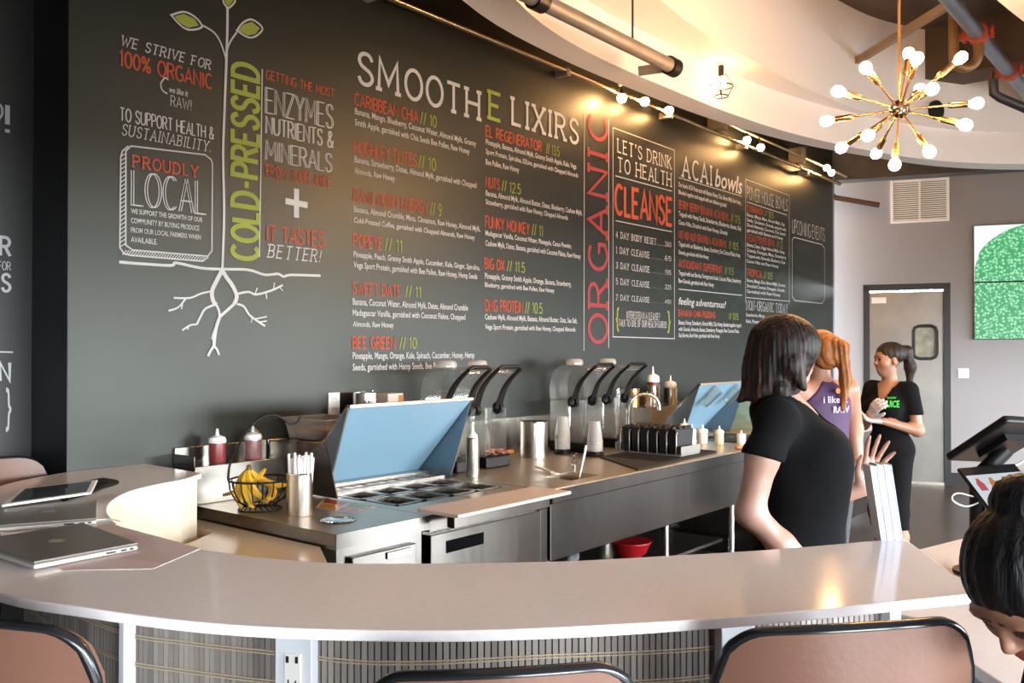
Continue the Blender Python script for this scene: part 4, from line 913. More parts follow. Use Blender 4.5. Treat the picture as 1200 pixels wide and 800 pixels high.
# ------------------------------------------------------------------ bar stools
M_tan = mat('tan_leather', '#6b4a3c', .42, bump=.05, bscale=90); M_piping = mat('black_piping', '#17181b', .22)
M_dkmetal = mat('dark_metal', '#2a2826', .4, .7)
def stool(label, c, face, wid, top, tilt=0.):
    """c: centre of the back's outer face, face: direction the sitter looks"""
    fx, fy = Vector(face).normalized(); t = thing('bar_stool', label, 'bar stool', (c[0]+fx*.2, c[1]+fy*.2, 0), math.atan2(fy, fx)-PI/2, 'tan leather bar stools')
    # local: +y the way the sitter faces, x across
    nx, nz = 28, 10; h = .36; hw = wid/2
    def back(x, z, d):
        bow = .055*(x/hw)**2; return (x, -.2+bow+d-.03*((z-top+h)/h), z)
    def top_z(x): return top-.014*abs(x/hw)**2+tilt*x
    b = MB(); F = []; 
    cols = []
    for i in range(nx+1):
        x = -hw+wid*i/nx; e = abs(x)/hw; zt = top_z(x)-(.075*(1-math.sqrt(max(0, 1-max(0, (e-.66)/.34)**2)))); zb = top-h
        cols.append([(x*(1 if j < nz-1 else 1), zb+(zt-zb)*j/nz) for j in range(nz+1)])
    for d, pad in ((0, -.008), (.035, .012)):
        F.append([[back(x, z, d+pad*math.sin(PI*(i/nx))*math.sin(PI*min(1, j/nz))) for j, (x, z) in enumerate(col)] for i, col in enumerate(cols)])
    idx = lambda k, i, j: k*(nx+1)*(nz+1)+i*(nz+1)+j
    v = [p for k in range(2) for col in F[k] for p in col]; f = []
    for i in range(nx):
        for j in range(nz):
            f.append((idx(0,i,j), idx(0,i+1,j), idx(0,i+1,j+1), idx(0,i,j+1))); f.append((idx(1,i,j), idx(1,i,j+1), idx(1,i+1,j+1), idx(1,i+1,j)))
        f.append((idx(0,i,nz), idx(0,i+1,nz), idx(1,i+1,nz), idx(1,i,nz))); f.append((idx(0,i,0), idx(1,i,0), idx(1,i+1,0), idx(0,i+1,0)))
    for j in range(nz):
        f.append((idx(0,0,j), idx(0,0,j+1), idx(1,0,j+1), idx(1,0,j))); f.append((idx(0,nx,j), idx(1,nx,j), idx(1,nx,j+1), idx(0,nx,j+1)))
    b.add(v, f); b.build('backrest', M_tan, t, smooth=60)
    rim = [F[0][0][j] for j in range(0, nz+1)]+[F[0][i][nz] for i in range(1, nx)]+[F[0][nx][j] for j in range(nz, -1, -1)]
    rim = [Vector(p)+Vector((0, .012, 0)) for p in rim]
    b = MB(); b.tube(smooth_curve(rim, 2), .0115, 8); b.build('piping', M_piping, t, smooth=60)
    b = MB(); b.prism([(-hw+.02, -.19), (hw-.02, -.19), (hw-.005, .14), (hw-.05, .2), (-hw+.05, .2), (-hw+.005, .14)], .70, .76); b.build('seat', M_tan, t, bevel=.02, segs=3)
    for sx in (-1, 1):
        for sy in (-1, 1):
            b = MB(); b.tube([(sx*(hw-.05), sy*.15, .70), (sx*(hw-.01), sy*.19, 0)], [.016, .012], 8); b.build('leg', M_dkmetal, t, smooth=60)
    b = MB(); r = hw-.03; b.tube([(-r,-.17,.25),(r,-.17,.25),(r,.17,.25),(-r,.17,.25)], .009, 8, closed=True); b.build('footrest', M_dkmetal, t)
    return t
FWD = (.771, .636)
stool('wide tan leather bar stool with black piping beside the bowed woman', (1.43,-3.095), FWD, .41, 1.110, .06)
stool('tan leather bar stool with black piping at the middle of the bar, mostly cropped', (.957,-2.757), FWD, .40, 1.093, .05)
stool('tan leather bar stool at the bar corner below the laptops', (.572,-1.93), (.93, .37), .41, 1.098, -.02)
stool('orange-tan bar stool beyond the bar against the dark recessed wall', (1.275,.05), (.25, -.97), .46, 1.135, 0.)

# ------------------------------------------------------------------ stainless prep line along the menu wall
CT = .895; FY = -1.10
M_blue = mat('sky_tinted_lining', '#86a9be', .35, .0)  # pale blue stands in for sky light reflected inside the lid
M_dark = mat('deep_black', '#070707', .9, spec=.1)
def T(mb, t): return rel(mb, t)
st = thing('steel_counter', 'short stainless steel counter end with a raised ledge and a round waste hole', 'steel counter', (2.25, -.55, 0))
b = MB()   # top with a round hole: ring of quads around the hole
hx, hy, hr = 2.185, -.905, .062
X0, X1, Y0, Y1 = 2.015, 2.482, FY, -.004
ring_i = [(hx+hr*math.cos(2*PI*k/32), hy+hr*math.sin(2*PI*k/32)) for k in range(32)]
def to_rect(k):
    a = 2*PI*k/32; c_, s_ = math.cos(a), math.sin(a); best = 9
    for lim, comp in ((X1-hx, c_), (hx-X0, -c_), (-.75-hy, s_), (hy-Y0, -s_)):
        if comp > 1e-6: best = min(best, lim/comp)
    return (hx+c_*best, hy+s_*best)
ring_o = [to_rect(k) for k in range(32)]
b.add([(x, y, CT) for x, y in ring_i]+[(x, y, CT) for x, y in ring_o], [(k, (k+1) % 32, 32+(k+1) % 32, 32+k) for k in range(32)])
for cx_, cy_, i0, i1 in ((X1, -.75, None, None), (X0, -.75, None, None), (X0, Y0, None, None), (X1, Y0, None, None)):
    # fill the corners that the fan leaves open
    ks = sorted(range(32), key=lambda k: (ring_o[k][0]-cx_)**2+(ring_o[k][1]-cy_)**2)[:2]
    b.add([(*ring_o[ks[0]], CT), (*ring_o[ks[1]], CT), (cx_, cy_, CT)], [(0, 1, 2)])
b.add([(X0, -.75, CT), (X1, -.75, CT), (X1, Y1, CT), (X0, Y1, CT)], [(0,1,2,3)])
b.box(X0, X1, FY-.002, FY, CT-.055, CT, 1); b.box(X0-.002, X0, FY, -.02, CT-.055, CT, 1); b.box(X1, X1+.002, FY, -.02, CT-.055, CT, 1)
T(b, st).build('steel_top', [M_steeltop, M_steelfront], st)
b = MB(); b.lathe([(.062, .895), (.068, .898), (.066, .900), (.060, .898), (.058, .78)], (hx, hy, 0), 32); T(b, st).build('waste_ring', M_chrome, st, smooth=40)
b = MB(); b.lathe([(.0575, .79), (.0575, .792), (0, .792)], (hx, hy, 0), 24); T(b, st).build('chute_shade', M_dark, st)  # black disc stands in for the shade inside the waste hole
b = MB(); b.box(X0, X1, -.175, -.012, CT, 1.055); b.box(X0, X1, -.014, -.002, 1.05, 1.125); b.box(X0-.003, X0+.002, -.175, -.002, 1.055, 1.10); T(b, st).build('raised_ledge', mat('ledge_shaded_steel', '#8e8982', .22, 1.0, noise=.08, nscale=6, bump=.08, bscale=6), st, bevel=.003)  # steel darkened partway, standing in for darker reflections on the ledge
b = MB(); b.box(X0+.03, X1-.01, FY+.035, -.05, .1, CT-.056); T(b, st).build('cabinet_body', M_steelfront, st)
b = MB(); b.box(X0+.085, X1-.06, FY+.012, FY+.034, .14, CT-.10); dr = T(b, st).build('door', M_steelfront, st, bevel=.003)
b = MB(); b.box(X0+.25, X1-.09, FY+.004, FY+.0118, .76, .785); T(b, st).build('handle', M_chrome, dr, bevel=.002)
for x in (X0+.06, X1-.05):
    for y in (FY+.08, -.1):
        b = MB(); b.cyl((x, y, 0), (x, y, .1), .02); T(b, st).build('foot', M_blackplastic, st)

def wedge_lid(t, xl, xr):
    """hood opened on its rear hinge: lined panel and triangular side wings"""
    A, B, C = (-.60, 1.30), (-.205, .90), (-.455, .90)
    def P(x, q, dy=0, dz=0): return (x, q[0]+dy, q[1]+dz)
    b = MB(); k = .006
    b.hexa([P(xl,B), P(xr,B), P(xr,B,.012,.012), P(xl,B,.012,.012), P(xl,A), P(xr,A), P(xr,A,.012,.012), P(xl,A,.012,.012)])
    T(b, t).build('lid_shell', M_steel, t, bevel=.002)
    b = MB(); b.add([P(xl+.008,B,-.002,-.002), P(xr-.008,B,-.002,-.002), P(xr-.008,A,-.001,-.003), P(xl+.008,A,-.001,-.003)], [(0,1,2,3)])
    T(b, t).build('sky_tinted_lining', M_blue, t)
    for x0, x1 in ((xl-.004, xl+.004), (xr-.004, xr+.004)):
        b = MB(); v = [P(x0,A), P(x0,B), P(x0,C), P(x1,A), P(x1,B), P(x1,C)]
        b.add(v, [(0,1,2),(5,4,3),(0,3,4,1),(1,4,5,2),(2,5,3,0)]); T(b, t).build('lid_wing', M_wing, t)
    b = MB(); b.box(xl, xr, A[0]-.012, A[0]+.014, A[1]-.002, A[1]+.012); T(b, t).build('lid_edge', M_pinksteel, t, bevel=.002)
M_wing = mat('wing_steel', '#7d8a93', .32, .85, noise=.1, nscale=5)
M_pinksteel = mat('warm_steel', '#c2a792', .3, 1.0)
M_panblack = mat('pan_well_black', '#23262a', .5)  # near-black floor of the pan well
def prep_table(label, xl, xr, full=True):
    t = thing('prep_table', label, 'refrigerated prep table', ((xl+xr)/2, -.55, 0))
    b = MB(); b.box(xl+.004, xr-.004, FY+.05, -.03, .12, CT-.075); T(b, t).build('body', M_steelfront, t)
    # top frame around the open pan well
    b = MB(); b.box(xl+.002, xr-.002, FY+.01, FY+.014, CT-.07, CT-.002, 1); b.box(xl+.002, xr-.002, FY+.014, -.86, CT-.07, CT); b.box(xl+.002, xl+.05, -.86, -.02, CT-.07, CT); b.box(xr-.05, xr-.002, -.86, -.02, CT-.07, CT); b.box(xl+.05, xr-.05, -.21, -.02, CT-.07, CT)
    T(b, t).build('top_frame', [M_steeltop, M_steelfront], t, bevel=.002)
    b = MB(); b.box(xl+.002, xr-.002, -.20, -.012, CT, 1.12); b.box(xl+.002, xr-.002, -.012, -.002, 1.1, 1.125); T(b, t).build('rear_housing', M_steel, t, bevel=.003)
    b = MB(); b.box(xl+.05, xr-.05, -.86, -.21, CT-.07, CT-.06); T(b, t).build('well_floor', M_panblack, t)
    n = 4; w = (xr-xl-.12)/n
    for r_, (y0, y1) in enumerate(((-.84, -.63), (-.61, -.44))):
        for k in range(n):
            x0 = xl+.06+k*w; b = MB()
            b.box(x0, x0+w-.008, y0, y0+.012, CT-.02, CT+.002); b.box(x0, x0+w-.008, y1-.012, y1, CT-.02, CT+.002); b.box(x0, x0+.012, y0, y1, CT-.02, CT+.002); b.box(x0+w-.02, x0+w-.008, y0, y1, CT-.02, CT+.002)
            pan = T(b, t).build('food_pan', M_steel, t)
            b = MB(); random.seed(k*7+r_); 
            for q in range(16): b.ball((x0+.02+random.random()*(w-.05), y0+.02+random.random()*(y1-y0-.04), CT-.035+random.random()*.008), (.018, .018, .01), 8)
            T(b, t).build('food', M_food[(k*2+r_) % len(M_food)], pan, smooth=180)
    # slotted rail in front of the hinge
    b = MB(); b.box(xl+.03, xr-.03, -.44, -.40, CT, CT+.016)
    for k in range(14):
        x0 = xl+.05+k*(xr-xl-.1)/14; b.box(x0, x0+.03, -.405, -.395, CT+.0162, CT+.018)
    b.box(xl+.01, xr-.01, -.31, -.22, CT, CT+.028)
    for k in range(10): b.box(xl+.05+k*(xr-xl-.1)/10, xl+.05+k*(xr-xl-.1)/10+.045, -.395, -.33, CT+.001, CT+.01)
    T(b, t).build('slotted_rail', M_steel, t, bevel=.001)
    wedge_lid(t, xl, xr)
    b = MB(); b.box(xl+.012, xr-.07, FY+.012, FY+.048, .16, CT-.085)
    dr = T(b, t).build('door', M_steelfront, t, bevel=.003)
    if full:
        b = MB(); b.box(xl+.10, xl+.33, FY+.0105, FY+.0125, .725, .775); T(b, t).build('recessed_handle', M_dark, dr)
    b = MB(); b.box(xr-.06, xr-.004, FY+.02, FY+.05, .12, CT-.08); T(b, t).build('corner_post', M_steelfront, t, bevel=.004)
    for x in (xl+.06, xr-.06):
        for y in (FY+.1, -.1):
            b = MB(); b.cyl((x, y, 0), (x, y, .12), .022); T(b, t).build('caster', M_blackplastic, t)
    return t
M_food = [mat('green_leaves_food', '#3d4a2a', .7, noise=.4, nscale=40), mat('oats_food', '#5a5040', .8, noise=.4, nscale=60), mat('nuts_food', '#4a3a2c', .7, noise=.4, nscale=60), mat('dark_berries', '#241d26', .5)]
prep_table('stainless refrigerated prep table with its open lid in reflected sky blue, behind the cutting board', 2.49, 3.285)
prep_table('second stainless prep table far along the counter, lid open with glasses lying on top', 5.72, 6.50, False)
t = thing('side_splash', 'bare steel splash plate beside the open lid next to the straw canister', 'splash guard', (2.486, -.33, 0))
b = MB(); pts = [(-.205, .9), (-.205, 1.14), (-.455, 1.125), (-.535, .90)]
b.add([(2.4825, y, z) for y, z in pts]+[(2.4885, y, z) for y, z in pts], [(0,1,2,3),(7,6,5,4),(0,4,5,1),(1,5,6,2),(2,6,7,3),(3,7,4,0)]); T(b, t).build('splash_plate', M_steelfront, t)
t = thing('cutting_board', 'white cutting board along the front of the open prep table', 'cutting board', (2.82, -1.16, CT))
b = MB(); b.box(2.46, 3.20, -1.275, -1.055, CT+.012, CT+.026); T(b, t).build('board', mat('cutting_board_white', '#d8c8c0', .45), t, bevel=.003)
b = MB(); b.box(2.52, 3.14, -1.20, -1.16, CT-.045, CT+.011); T(b, t).build('board_support', M_steelfront, t, bevel=.002)

# long sink counter
sk = thing('sink_counter', 'long stainless sink counter with a deep apron and open dark space below', 'sink counter', (4.3, -.55, 0))
SX0, SX1 = 3.29, 5.715
def top_with_wells(b, wells):
    xs = sorted({SX0, SX1}|{w[0] for w in wells}|{w[1] for w in wells}); ys = sorted({FY, -.012}|{w[2] for w in wells}|{w[3] for w in wells})
    for i in range(len(xs)-1):
        for j in range(len(ys)-1):
            mx, my = (xs[i]+xs[i+1])/2, (ys[j]+ys[j+1])/2
            if any(w[0] < mx < w[1] and w[2] < my < w[3] for w in wells): continue
            b.add([(xs[i],ys[j],CT),(xs[i+1],ys[j],CT),(xs[i+1],ys[j+1],CT),(xs[i],ys[j+1],CT)], [(0,1,2,3)])
    for w in wells:
        z = CT-.14; q = [(w[0],w[2]),(w[1],w[2]),(w[1],w[3]),(w[0],w[3])]
        b.add([(x,y,CT) for x,y in q]+[(x,y,z) for x,y in q], [(0,1,5,4),(1,2,6,5),(2,3,7,6),(3,0,4,7),(4,5,6,7)])
    return b
b = top_with_wells(MB(), [(3.60, 3.86, -.99, -.80), (5.28, 5.62, -.62, -.22)])
b.box(SX0, SX1, FY-.004, FY, CT-.06, CT, 1); b.box(SX0, SX1, FY, FY+.02, CT-.062, CT-.058, 1)
b.tube([(SX0, FY+.004, CT), (SX1, FY+.004, CT)], .006, 8)
T(b, sk).build('steel_top', [M_steeltop, M_steelfront], sk)
b = MB(); b.box(SX0+.004, SX1, FY+.012, FY+.03, CT-.335, CT-.066); T(b, sk).build('front_apron', M_steelfront, sk, bevel=.003)
b = MB(); b.box(SX0, SX1, -.03, -.002, CT, 1.12); b.box(SX0, SX1, -.045, -.002, 1.12, 1.126); T(b, sk).build('backsplash', M_steel, sk, bevel=.002)
for x in (SX0+.03, 4.45, 5.3):
    for y in (FY+.06, -.08):
        b = MB(); b.cyl((x, y, 0), (x, y, CT-.1), .02); T(b, sk).build('leg', M_steel, sk)
b = MB(); b.box(SX0+.05, SX1-.05, FY+.3, -.1, .22, .24); T(b, sk).build('under_shelf', M_steel, sk)
b = MB(); b.cyl((3.72,-.9,.755), (3.72,-.9,.5), .025); b.tube(smooth_curve([(3.72,-.9,.5),(3.74,-.86,.44),(3.9,-.8,.44),(4.0,-.6,.47),(4.1,-.2,.5)], 5), .022, 10); T(b, sk).build('drain_pipe', mat('grey_pipe', '#6c6d70', .5), sk, smooth=60)
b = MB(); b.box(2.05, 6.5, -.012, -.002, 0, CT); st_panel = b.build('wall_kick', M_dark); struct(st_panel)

# counters farther on, behind the people
t = thing('back_counter', 'plain steel counter run at the far end by the glass case', 'steel counter', (7.2, -.5, 0))
b = MB(); b.box(6.52, 8.3, -1.05, -.02, .83, .88); T(b, t).build('steel_top', M_steeltop, t, bevel=.003)
b = MB(); b.box(6.56, 8.26, -1.0, -.05, .1, .83); T(b, t).build('cabinet_body', M_steelfront, t)
t = thing('display_case', 'small greenish glass case standing on the far steel counter', 'glass case', (7.0, -.62, .88))
b = MB()
for x0, x1, y0, y1 in ((6.62,7.5,-.9,-.893),(6.62,7.5,-.3,-.293),(6.62,6.627,-.893,-.3),(7.493,7.5,-.893,-.3)): b.box(x0, x1, y0, y1, .905, 1.2)
T(b, t).build('glass_walls', clear('green_glass', (.82, .92, .86), .15, .05, .08), t)
b = MB(); b.box(6.6, 7.52, -.92, -.28, .881, .905); T(b, t).build('case_base', mat('wood_base', '#a08a68', .5), t)
t = thing('green_produce', 'bright green leafy produce on the far counter behind the purple top', 'greens', (7.75, -.8, .881))
b = MB(); random.seed(5)
for k in range(40):
    b.ball((7.75+random.uniform(-.14,.14), -.8+random.uniform(-.12,.12), .90+random.random()*.05), (.045, .03, .014), 8)
T(b, t).build('leaf_heap', mat('fresh_green', '#8fb545', .6, noise=.3, nscale=20), t, smooth=180)

# ------------------------------------------------------------------ small things on the prep line
M_sauce = mat('berry_sauce', '#7d2f2f', .35); M_clearsauce = mat('squeeze_bottle_body', '#cfcabf', .35)
def squeeze(label, x, y, z, h, r, fill, group, fillh=.75):
    t = thing('squeeze_bottle', label, 'squeeze bottle', (x, y, z), 0, group); k = h/.15
    b = MB(); b.lathe([(r*.96, 0), (r, .006), (r, .075*k), (r*.97, .088*k)], n=24); b.build('bottle_body', fill, t, smooth=40)
    b = MB(); b.lathe([(r*1.04, .088*k), (r*1.06, .10*k), (r*.95, .112*k), (r*.55, .118*k), (.0085, .122*k), (.004, h), (.0, h)], n=24); b.build('cap', M_whiteplastic, t, smooth=40)
    return t
squeeze('red sauce bottle with white cap on the ledge, closer to the bar end', 2.163, -.105, 1.056, .148, .036, M_sauce, 'red sauce bottles on the ledge')
sb = squeeze('squeeze bottle of red sauce in a clear film wrap, beside the wire banana hook', 2.345, -.105, 1.056, .148, .038, mat('berry_mash', '#8a4a4c', .4, noise=.3, nscale=60), 'red sauce bottles on the ledge')
b = MB(); b.lathe([(.040, .005), (.041, .08), (.040, .10), (.026, .125), (.012, .14)], n=20); b.build('plastic_film', M_clear, sb, smooth=60)
# wire basket with bananas
bk = thing('wire_basket', 'black wire fruit basket with a tall hook on the steel counter', 'fruit basket', (2.13, -.475, CT+.001))
M_wire = mat('black_wire', '#161310', .4, .5)
b = MB()
def hoop(r, z, rad): b.tube([(r*math.cos(2*PI*k/32), r*math.sin(2*PI*k/32), z) for k in range(32)], rad, 8, closed=True)
hoop(.125, .125, .004); b.build('rim', M_wire, bk, smooth=60)
for k in range(18):
    a = 2*PI*k/18; b = MB()
    b.tube([(.125*math.cos(a), .125*math.sin(a), .125), (.12*math.cos(a), .12*math.sin(a), .085), (.098*math.cos(a), .098*math.sin(a), .045), (.06*math.cos(a), .06*math.sin(a), .022)], .0026, 6); b.build('wire_rib', M_wire, bk, smooth=60)
b = MB(); hoop(.06, .022, .0035); hoop(.085, .004, .004)
for k in range(20):
    a = 2*PI*k/20; b.tube([(.06*math.cos(a), .06*math.sin(a), .022), (.085*math.cos(a+.15), .085*math.sin(a+.15), .004)], .0025, 6)
b.build('basket_foot', M_wire, bk, smooth=60)
b = MB(); hk = [(-.095,.085,.125),(-.085,.08,.20),(-.05,.045,.30),(.0,.02,.365),(.06,.0,.385),(.105,-.02,.362),(.125,-.03,.345),(.15,-.04,.35),(.165,-.05,.375)]
b.tube(smooth_curve(hk, 5), .005, 8); b.build('banana_hook', M_wire, bk, smooth=60)
M_ban = mat('banana_skin', '#d3a62c', .5, noise=.12, nscale=10); M_banstem = mat('banana_stem', '#7a5a34', .7); M_bantip = mat('banana_tip', '#3a2a18', .8)
def banana(label, root, dirs, bend, L=.19):
    t = thing('banana', label, 'banana', root, 0, 'bananas in the wire basket')
    d = Vector(dirs).normalized(); bn = Vector(bend); bn = (bn-d*bn.dot(d)).normalized()
    P = []; n = 10
    for k in range(n+1):
        s_ = k/n; P.append(d*(L*math.sin(1.25*s_)/1.0)+bn*(L*(1-math.cos(1.25*s_))))
    R = [.006, .010, .0140, .0158, .0164, .0166, .0162, .0150, .0126, .009, .005]
    b = MB(); b.tube(smooth_curve(P, 3), [q.x for q in smooth_curve([(r, 0, 0) for r in R], 3)], 7); b.build('peel', M_ban, t, smooth=30)
    b = MB(); b.tube([P[0]-d*.022, P[0]+d*.004], [.0065, .0075], 7); b.build('stem', M_banstem, t, smooth=60)
    b = MB(); b.tube([P[-1], P[-1]+(P[-1]-P[-2]).normalized()*.006], [.005, .003], 7); b.build('tip', M_bantip, t)
BC = Vector((2.13, -.475, CT))
ub = Vector((.636,-.771,0)); fb = Vector((.771,.636,0)); rt = BC+ub*-.045+fb*-.005+Vector((0,0,.165))
for k, (du, df, dz, bu, bf, bz, lab) in enumerate(((-.62,-.05,-.78,.9,-.1,-.25,'outermost banana of the bunch, bulging against the front wires'), (-.32,-.42,-.80,.9,-.05,-.25,'second banana of the bunch, hanging beside the outermost one'), (.05,-.50,-.78,.85,.2,-.3,'third banana of the bunch in the wire basket, in the middle of the bunch'), (.35,.35,-.70,.8,.3,-.45,'banana at the back of the bunch, closest to the steel ledge'), (-.45,.40,-.75,.8,-.2,-.3,'short banana at the side of the bunch nearest the cream bar end'))):
    banana(lab, tuple(rt+ub*du*.012+fb*df*.012), tuple(ub*du+fb*df+Vector((0,0,dz))), tuple(ub*bu+fb*bf+Vector((0,0,bz))), .142)
for k, (p0, d, bn, lab) in enumerate((((.02,-.085,.065),(1,.35,.08),(-.2,1,.35),'loose banana lying low along the canister side of the basket'), ((-.03,.06,.08),(1,-.1,.12),(0,-.6,.8),'loose banana lying across the back of the wire basket'))):
    banana(lab, tuple(BC+Vector(p0)-Vector(d).normalized()*.075), d, bn, .15)
# straw canister
def canister(name, label, cat, x, y, z, r, h, mats=M_steel, group=None):
    t = thing(name, label, cat, (x, y, z), 0, group)
    b = MB(); b.lathe([(r, 0), (r, h), (r*.96, h), (r*.96, .01), (0, .01)], n=36); b.build('canister_body', mats, t, smooth=40)
    b = MB(); b.lathe([(r*1.0, h-.004), (r*1.04, h-.002), (r*1.04, h+.003), (r*.96, h+.003)], n=36); b.build('rim', M_chrome, t, smooth=40)
    return t
can = canister('straw_canister', 'steel canister full of white straws on the counter by the banana basket', 'canister', 2.165, -.69, CT+.001, .051, .165)
b = MB(); random.seed(3)
straws = []
for k in range(46):
    a = random.uniform(0, 2*PI); r_ = .042*math.sqrt(random.random()); tilt = random.uniform(.0, .012)
    straws.append((r_*math.cos(a), r_*math.sin(a), .2+random.uniform(-.012, .028), tilt*math.cos(a), tilt*math.sin(a)))
sproto = thing('drinking_straw', 'white paper wrapped straw standing with many others in the steel canister', 'straw', (2.165, -.69, CT+.012), 0, 'white straws in the steel canister')
b = MB(); b.tube([(0,0,0),(0,0,.208)], .0058, 6); b.build('straw_tube', mat('straw_paper', '#e6e1de', .6), sproto)
b = MB(); b.tube([(0,0,.208),(.0015,0,.214)], [.0059, .004], 6); b.build('crimped_end', MATS['straw_paper'], sproto)
for k, (x, y, h, tx, ty) in enumerate(straws):
    o = sproto if k == 0 else dup(sproto, (0, 0, 0))
    o.location = (2.165+x*.9, -.69+y*.9, CT+.012+h-.208); o.rotation_euler = (-ty*7, tx*7, 0)
# printed card
t = thing('printed_card', 'glossy printed card with red and yellow pictures lying beside the prep table lid', 'card', (2.42, -.62, CT+.001))
q = [Vector((2.44,-.42,0)), Vector((2.255,-.80,0)), Vector((2.35,-.95,0)), Vector((2.47,-.60,0))]
q = [Vector((2.475,-.45,0)), Vector((2.30,-.62,0)), Vector((2.30,-.84,0)), Vector((2.475,-.80,0))]
b = MB(); b.prism([tuple(p.to_2d()) for p in q], CT+.001, CT+.002); T(b, t).build('card_sheet', mat('card_white', '#cfb8a6', .15), t)
def quad_at(q, u0, u1, v0, v1, z):
    f = lambda u, v: (q[0].lerp(q[1], u)).lerp(q[3].lerp(q[2], u), v)+Vector((0, 0, z))
    return [f(u0,v0), f(u1,v0), f(u1,v1), f(u0,v1)]
for u0, u1, v0, v1, c, nm in ((.05,.45,.05,.5,'#a8452c','red_picture'), (.5,.95,.05,.5,'#b8863a','orange_picture'), (.05,.45,.55,.95,'#8c8a3c','green_picture'), (.5,.95,.55,.95,'#b06a4a','tan_picture')):
    b = MB(); b.add(quad_at(q, u0, u1, v0, v1, CT+.0024), [(0,1,2,3)]); T(b, t).build(nm, mat(nm, c, .15), t)
# clear pan on the housing
t = thing('clear_food_pan', 'clear plastic food pan holding amber contents on the steel ledge by the lid', 'food pan', (2.70, -.175, 1.126))
def openbox(b, x0, x1, y0, y1, z0, z1, tp=.0, w=.003):
    v = [(x0+tp,y0+tp,z0),(x1-tp,y0+tp,z0),(x1-tp,y1-tp,z0),(x0+tp,y1-tp,z0),(x0,y0,z1),(x1,y0,z1),(x1,y1,z1),(x0,y1,z1)]
    return b.add(v, [(3,2,1,0),(0,1,5,4),(1,2,6,5),(2,3,7,6),(3,0,4,7)])
b = openbox(MB(), -.12, .12, -.16, .16, .001, .10, .02); b.build('pan_body', clear('amber_clear', (.9, .8, .66), .12, .08, .12), t, solid=.003)
b = MB(); b.box(-.135, .135, -.175, -.16, .097, .102); b.box(-.135, .135, .16, .175, .097, .102); b.box(-.135, -.12, -.16, .16, .097, .102); b.box(.12, .135, -.16, .16, .097, .102); b.build('pan_rim', clear('rim_clear', (.9, .88, .86), .25, .1, .2), t)
b = MB(); b.box(-.09, .09, -.13, .13, .006, .05); b.build('contents', mat('amber_contents', '#a8835c', .5, noise=.3, nscale=30), t, bevel=.015)
t = thing('wall_outlet', 'white double power outlet on the menu wall above the clear food pan', 'power outlet', (2.893, -.001, 1.275))
b = MB(); b.box(-.036, .036, -.007, 0, -.057, .057); b.build('outlet_plate', M_whiteplastic, t, bevel=.002)
for z in (-.025, .025):
    b = MB(); b.box(-.018, .018, -.010, -.0072, z-.016, z+.016); s_ = b.build('socket', M_whiteplastic, t, bevel=.002)
    for x in (-.0075, .0075):
        b = MB(); b.box(x-.0015, x+.0015, -.0106, -.0101, z-.004, z+.008); b.build('socket_slot', M_black, s_)
# steel pot with a small box behind the lid
t = thing('steel_pot', 'low steel pot standing on the housing just behind the open prep table lid', 'pot', (3.02, -.10, 1.121))
b = MB(); b.lathe([(.066, 0), (.068, .21), (.064, .21), (.062, .02), (0, .02)], n=32); b.build('pot_body', M_steel, t, smooth=40)
b = MB(); b.ball((0, 0, .2), (.056, .056, .012), 16); b.ball((.03,-.02,.217), .007, 8); b.build('pot_lid', M_chrome, t, smooth=60)
t = thing('small_carton', 'small white and orange carton beside the steel pot behind the lid', 'carton', (3.19, -.10, 1.121))
b = MB(); b.box(-.055, .055, -.045, .045, 0, .20); b.build('carton_box', mat('carton_card', '#c9b2a4', .6), t, bevel=.003)
b = MB(); b.box(.02, .056, -.0462, .046, .05, .19); b.build('carton_print', mat('carton_orange', '#a8643c', .6), t)
# cylinder with a red bottle, big canister
canister('steel_cylinder', 'slim steel cylinder standing right beside the open lid wing', 'canister', 3.385, -.515, CT+.001, .036, .20)
squeeze('red topped sauce bottle standing inside the slim steel cylinder by the lid', 3.385, -.515, CT+.013, .27, .026, M_sauce, 'sauce bottles in steel cylinders')
canister('steel_canister', 'wide steel canister on the counter right of the wrapper tray', 'canister', 4.255, -.235, CT+.001, .085, .215)

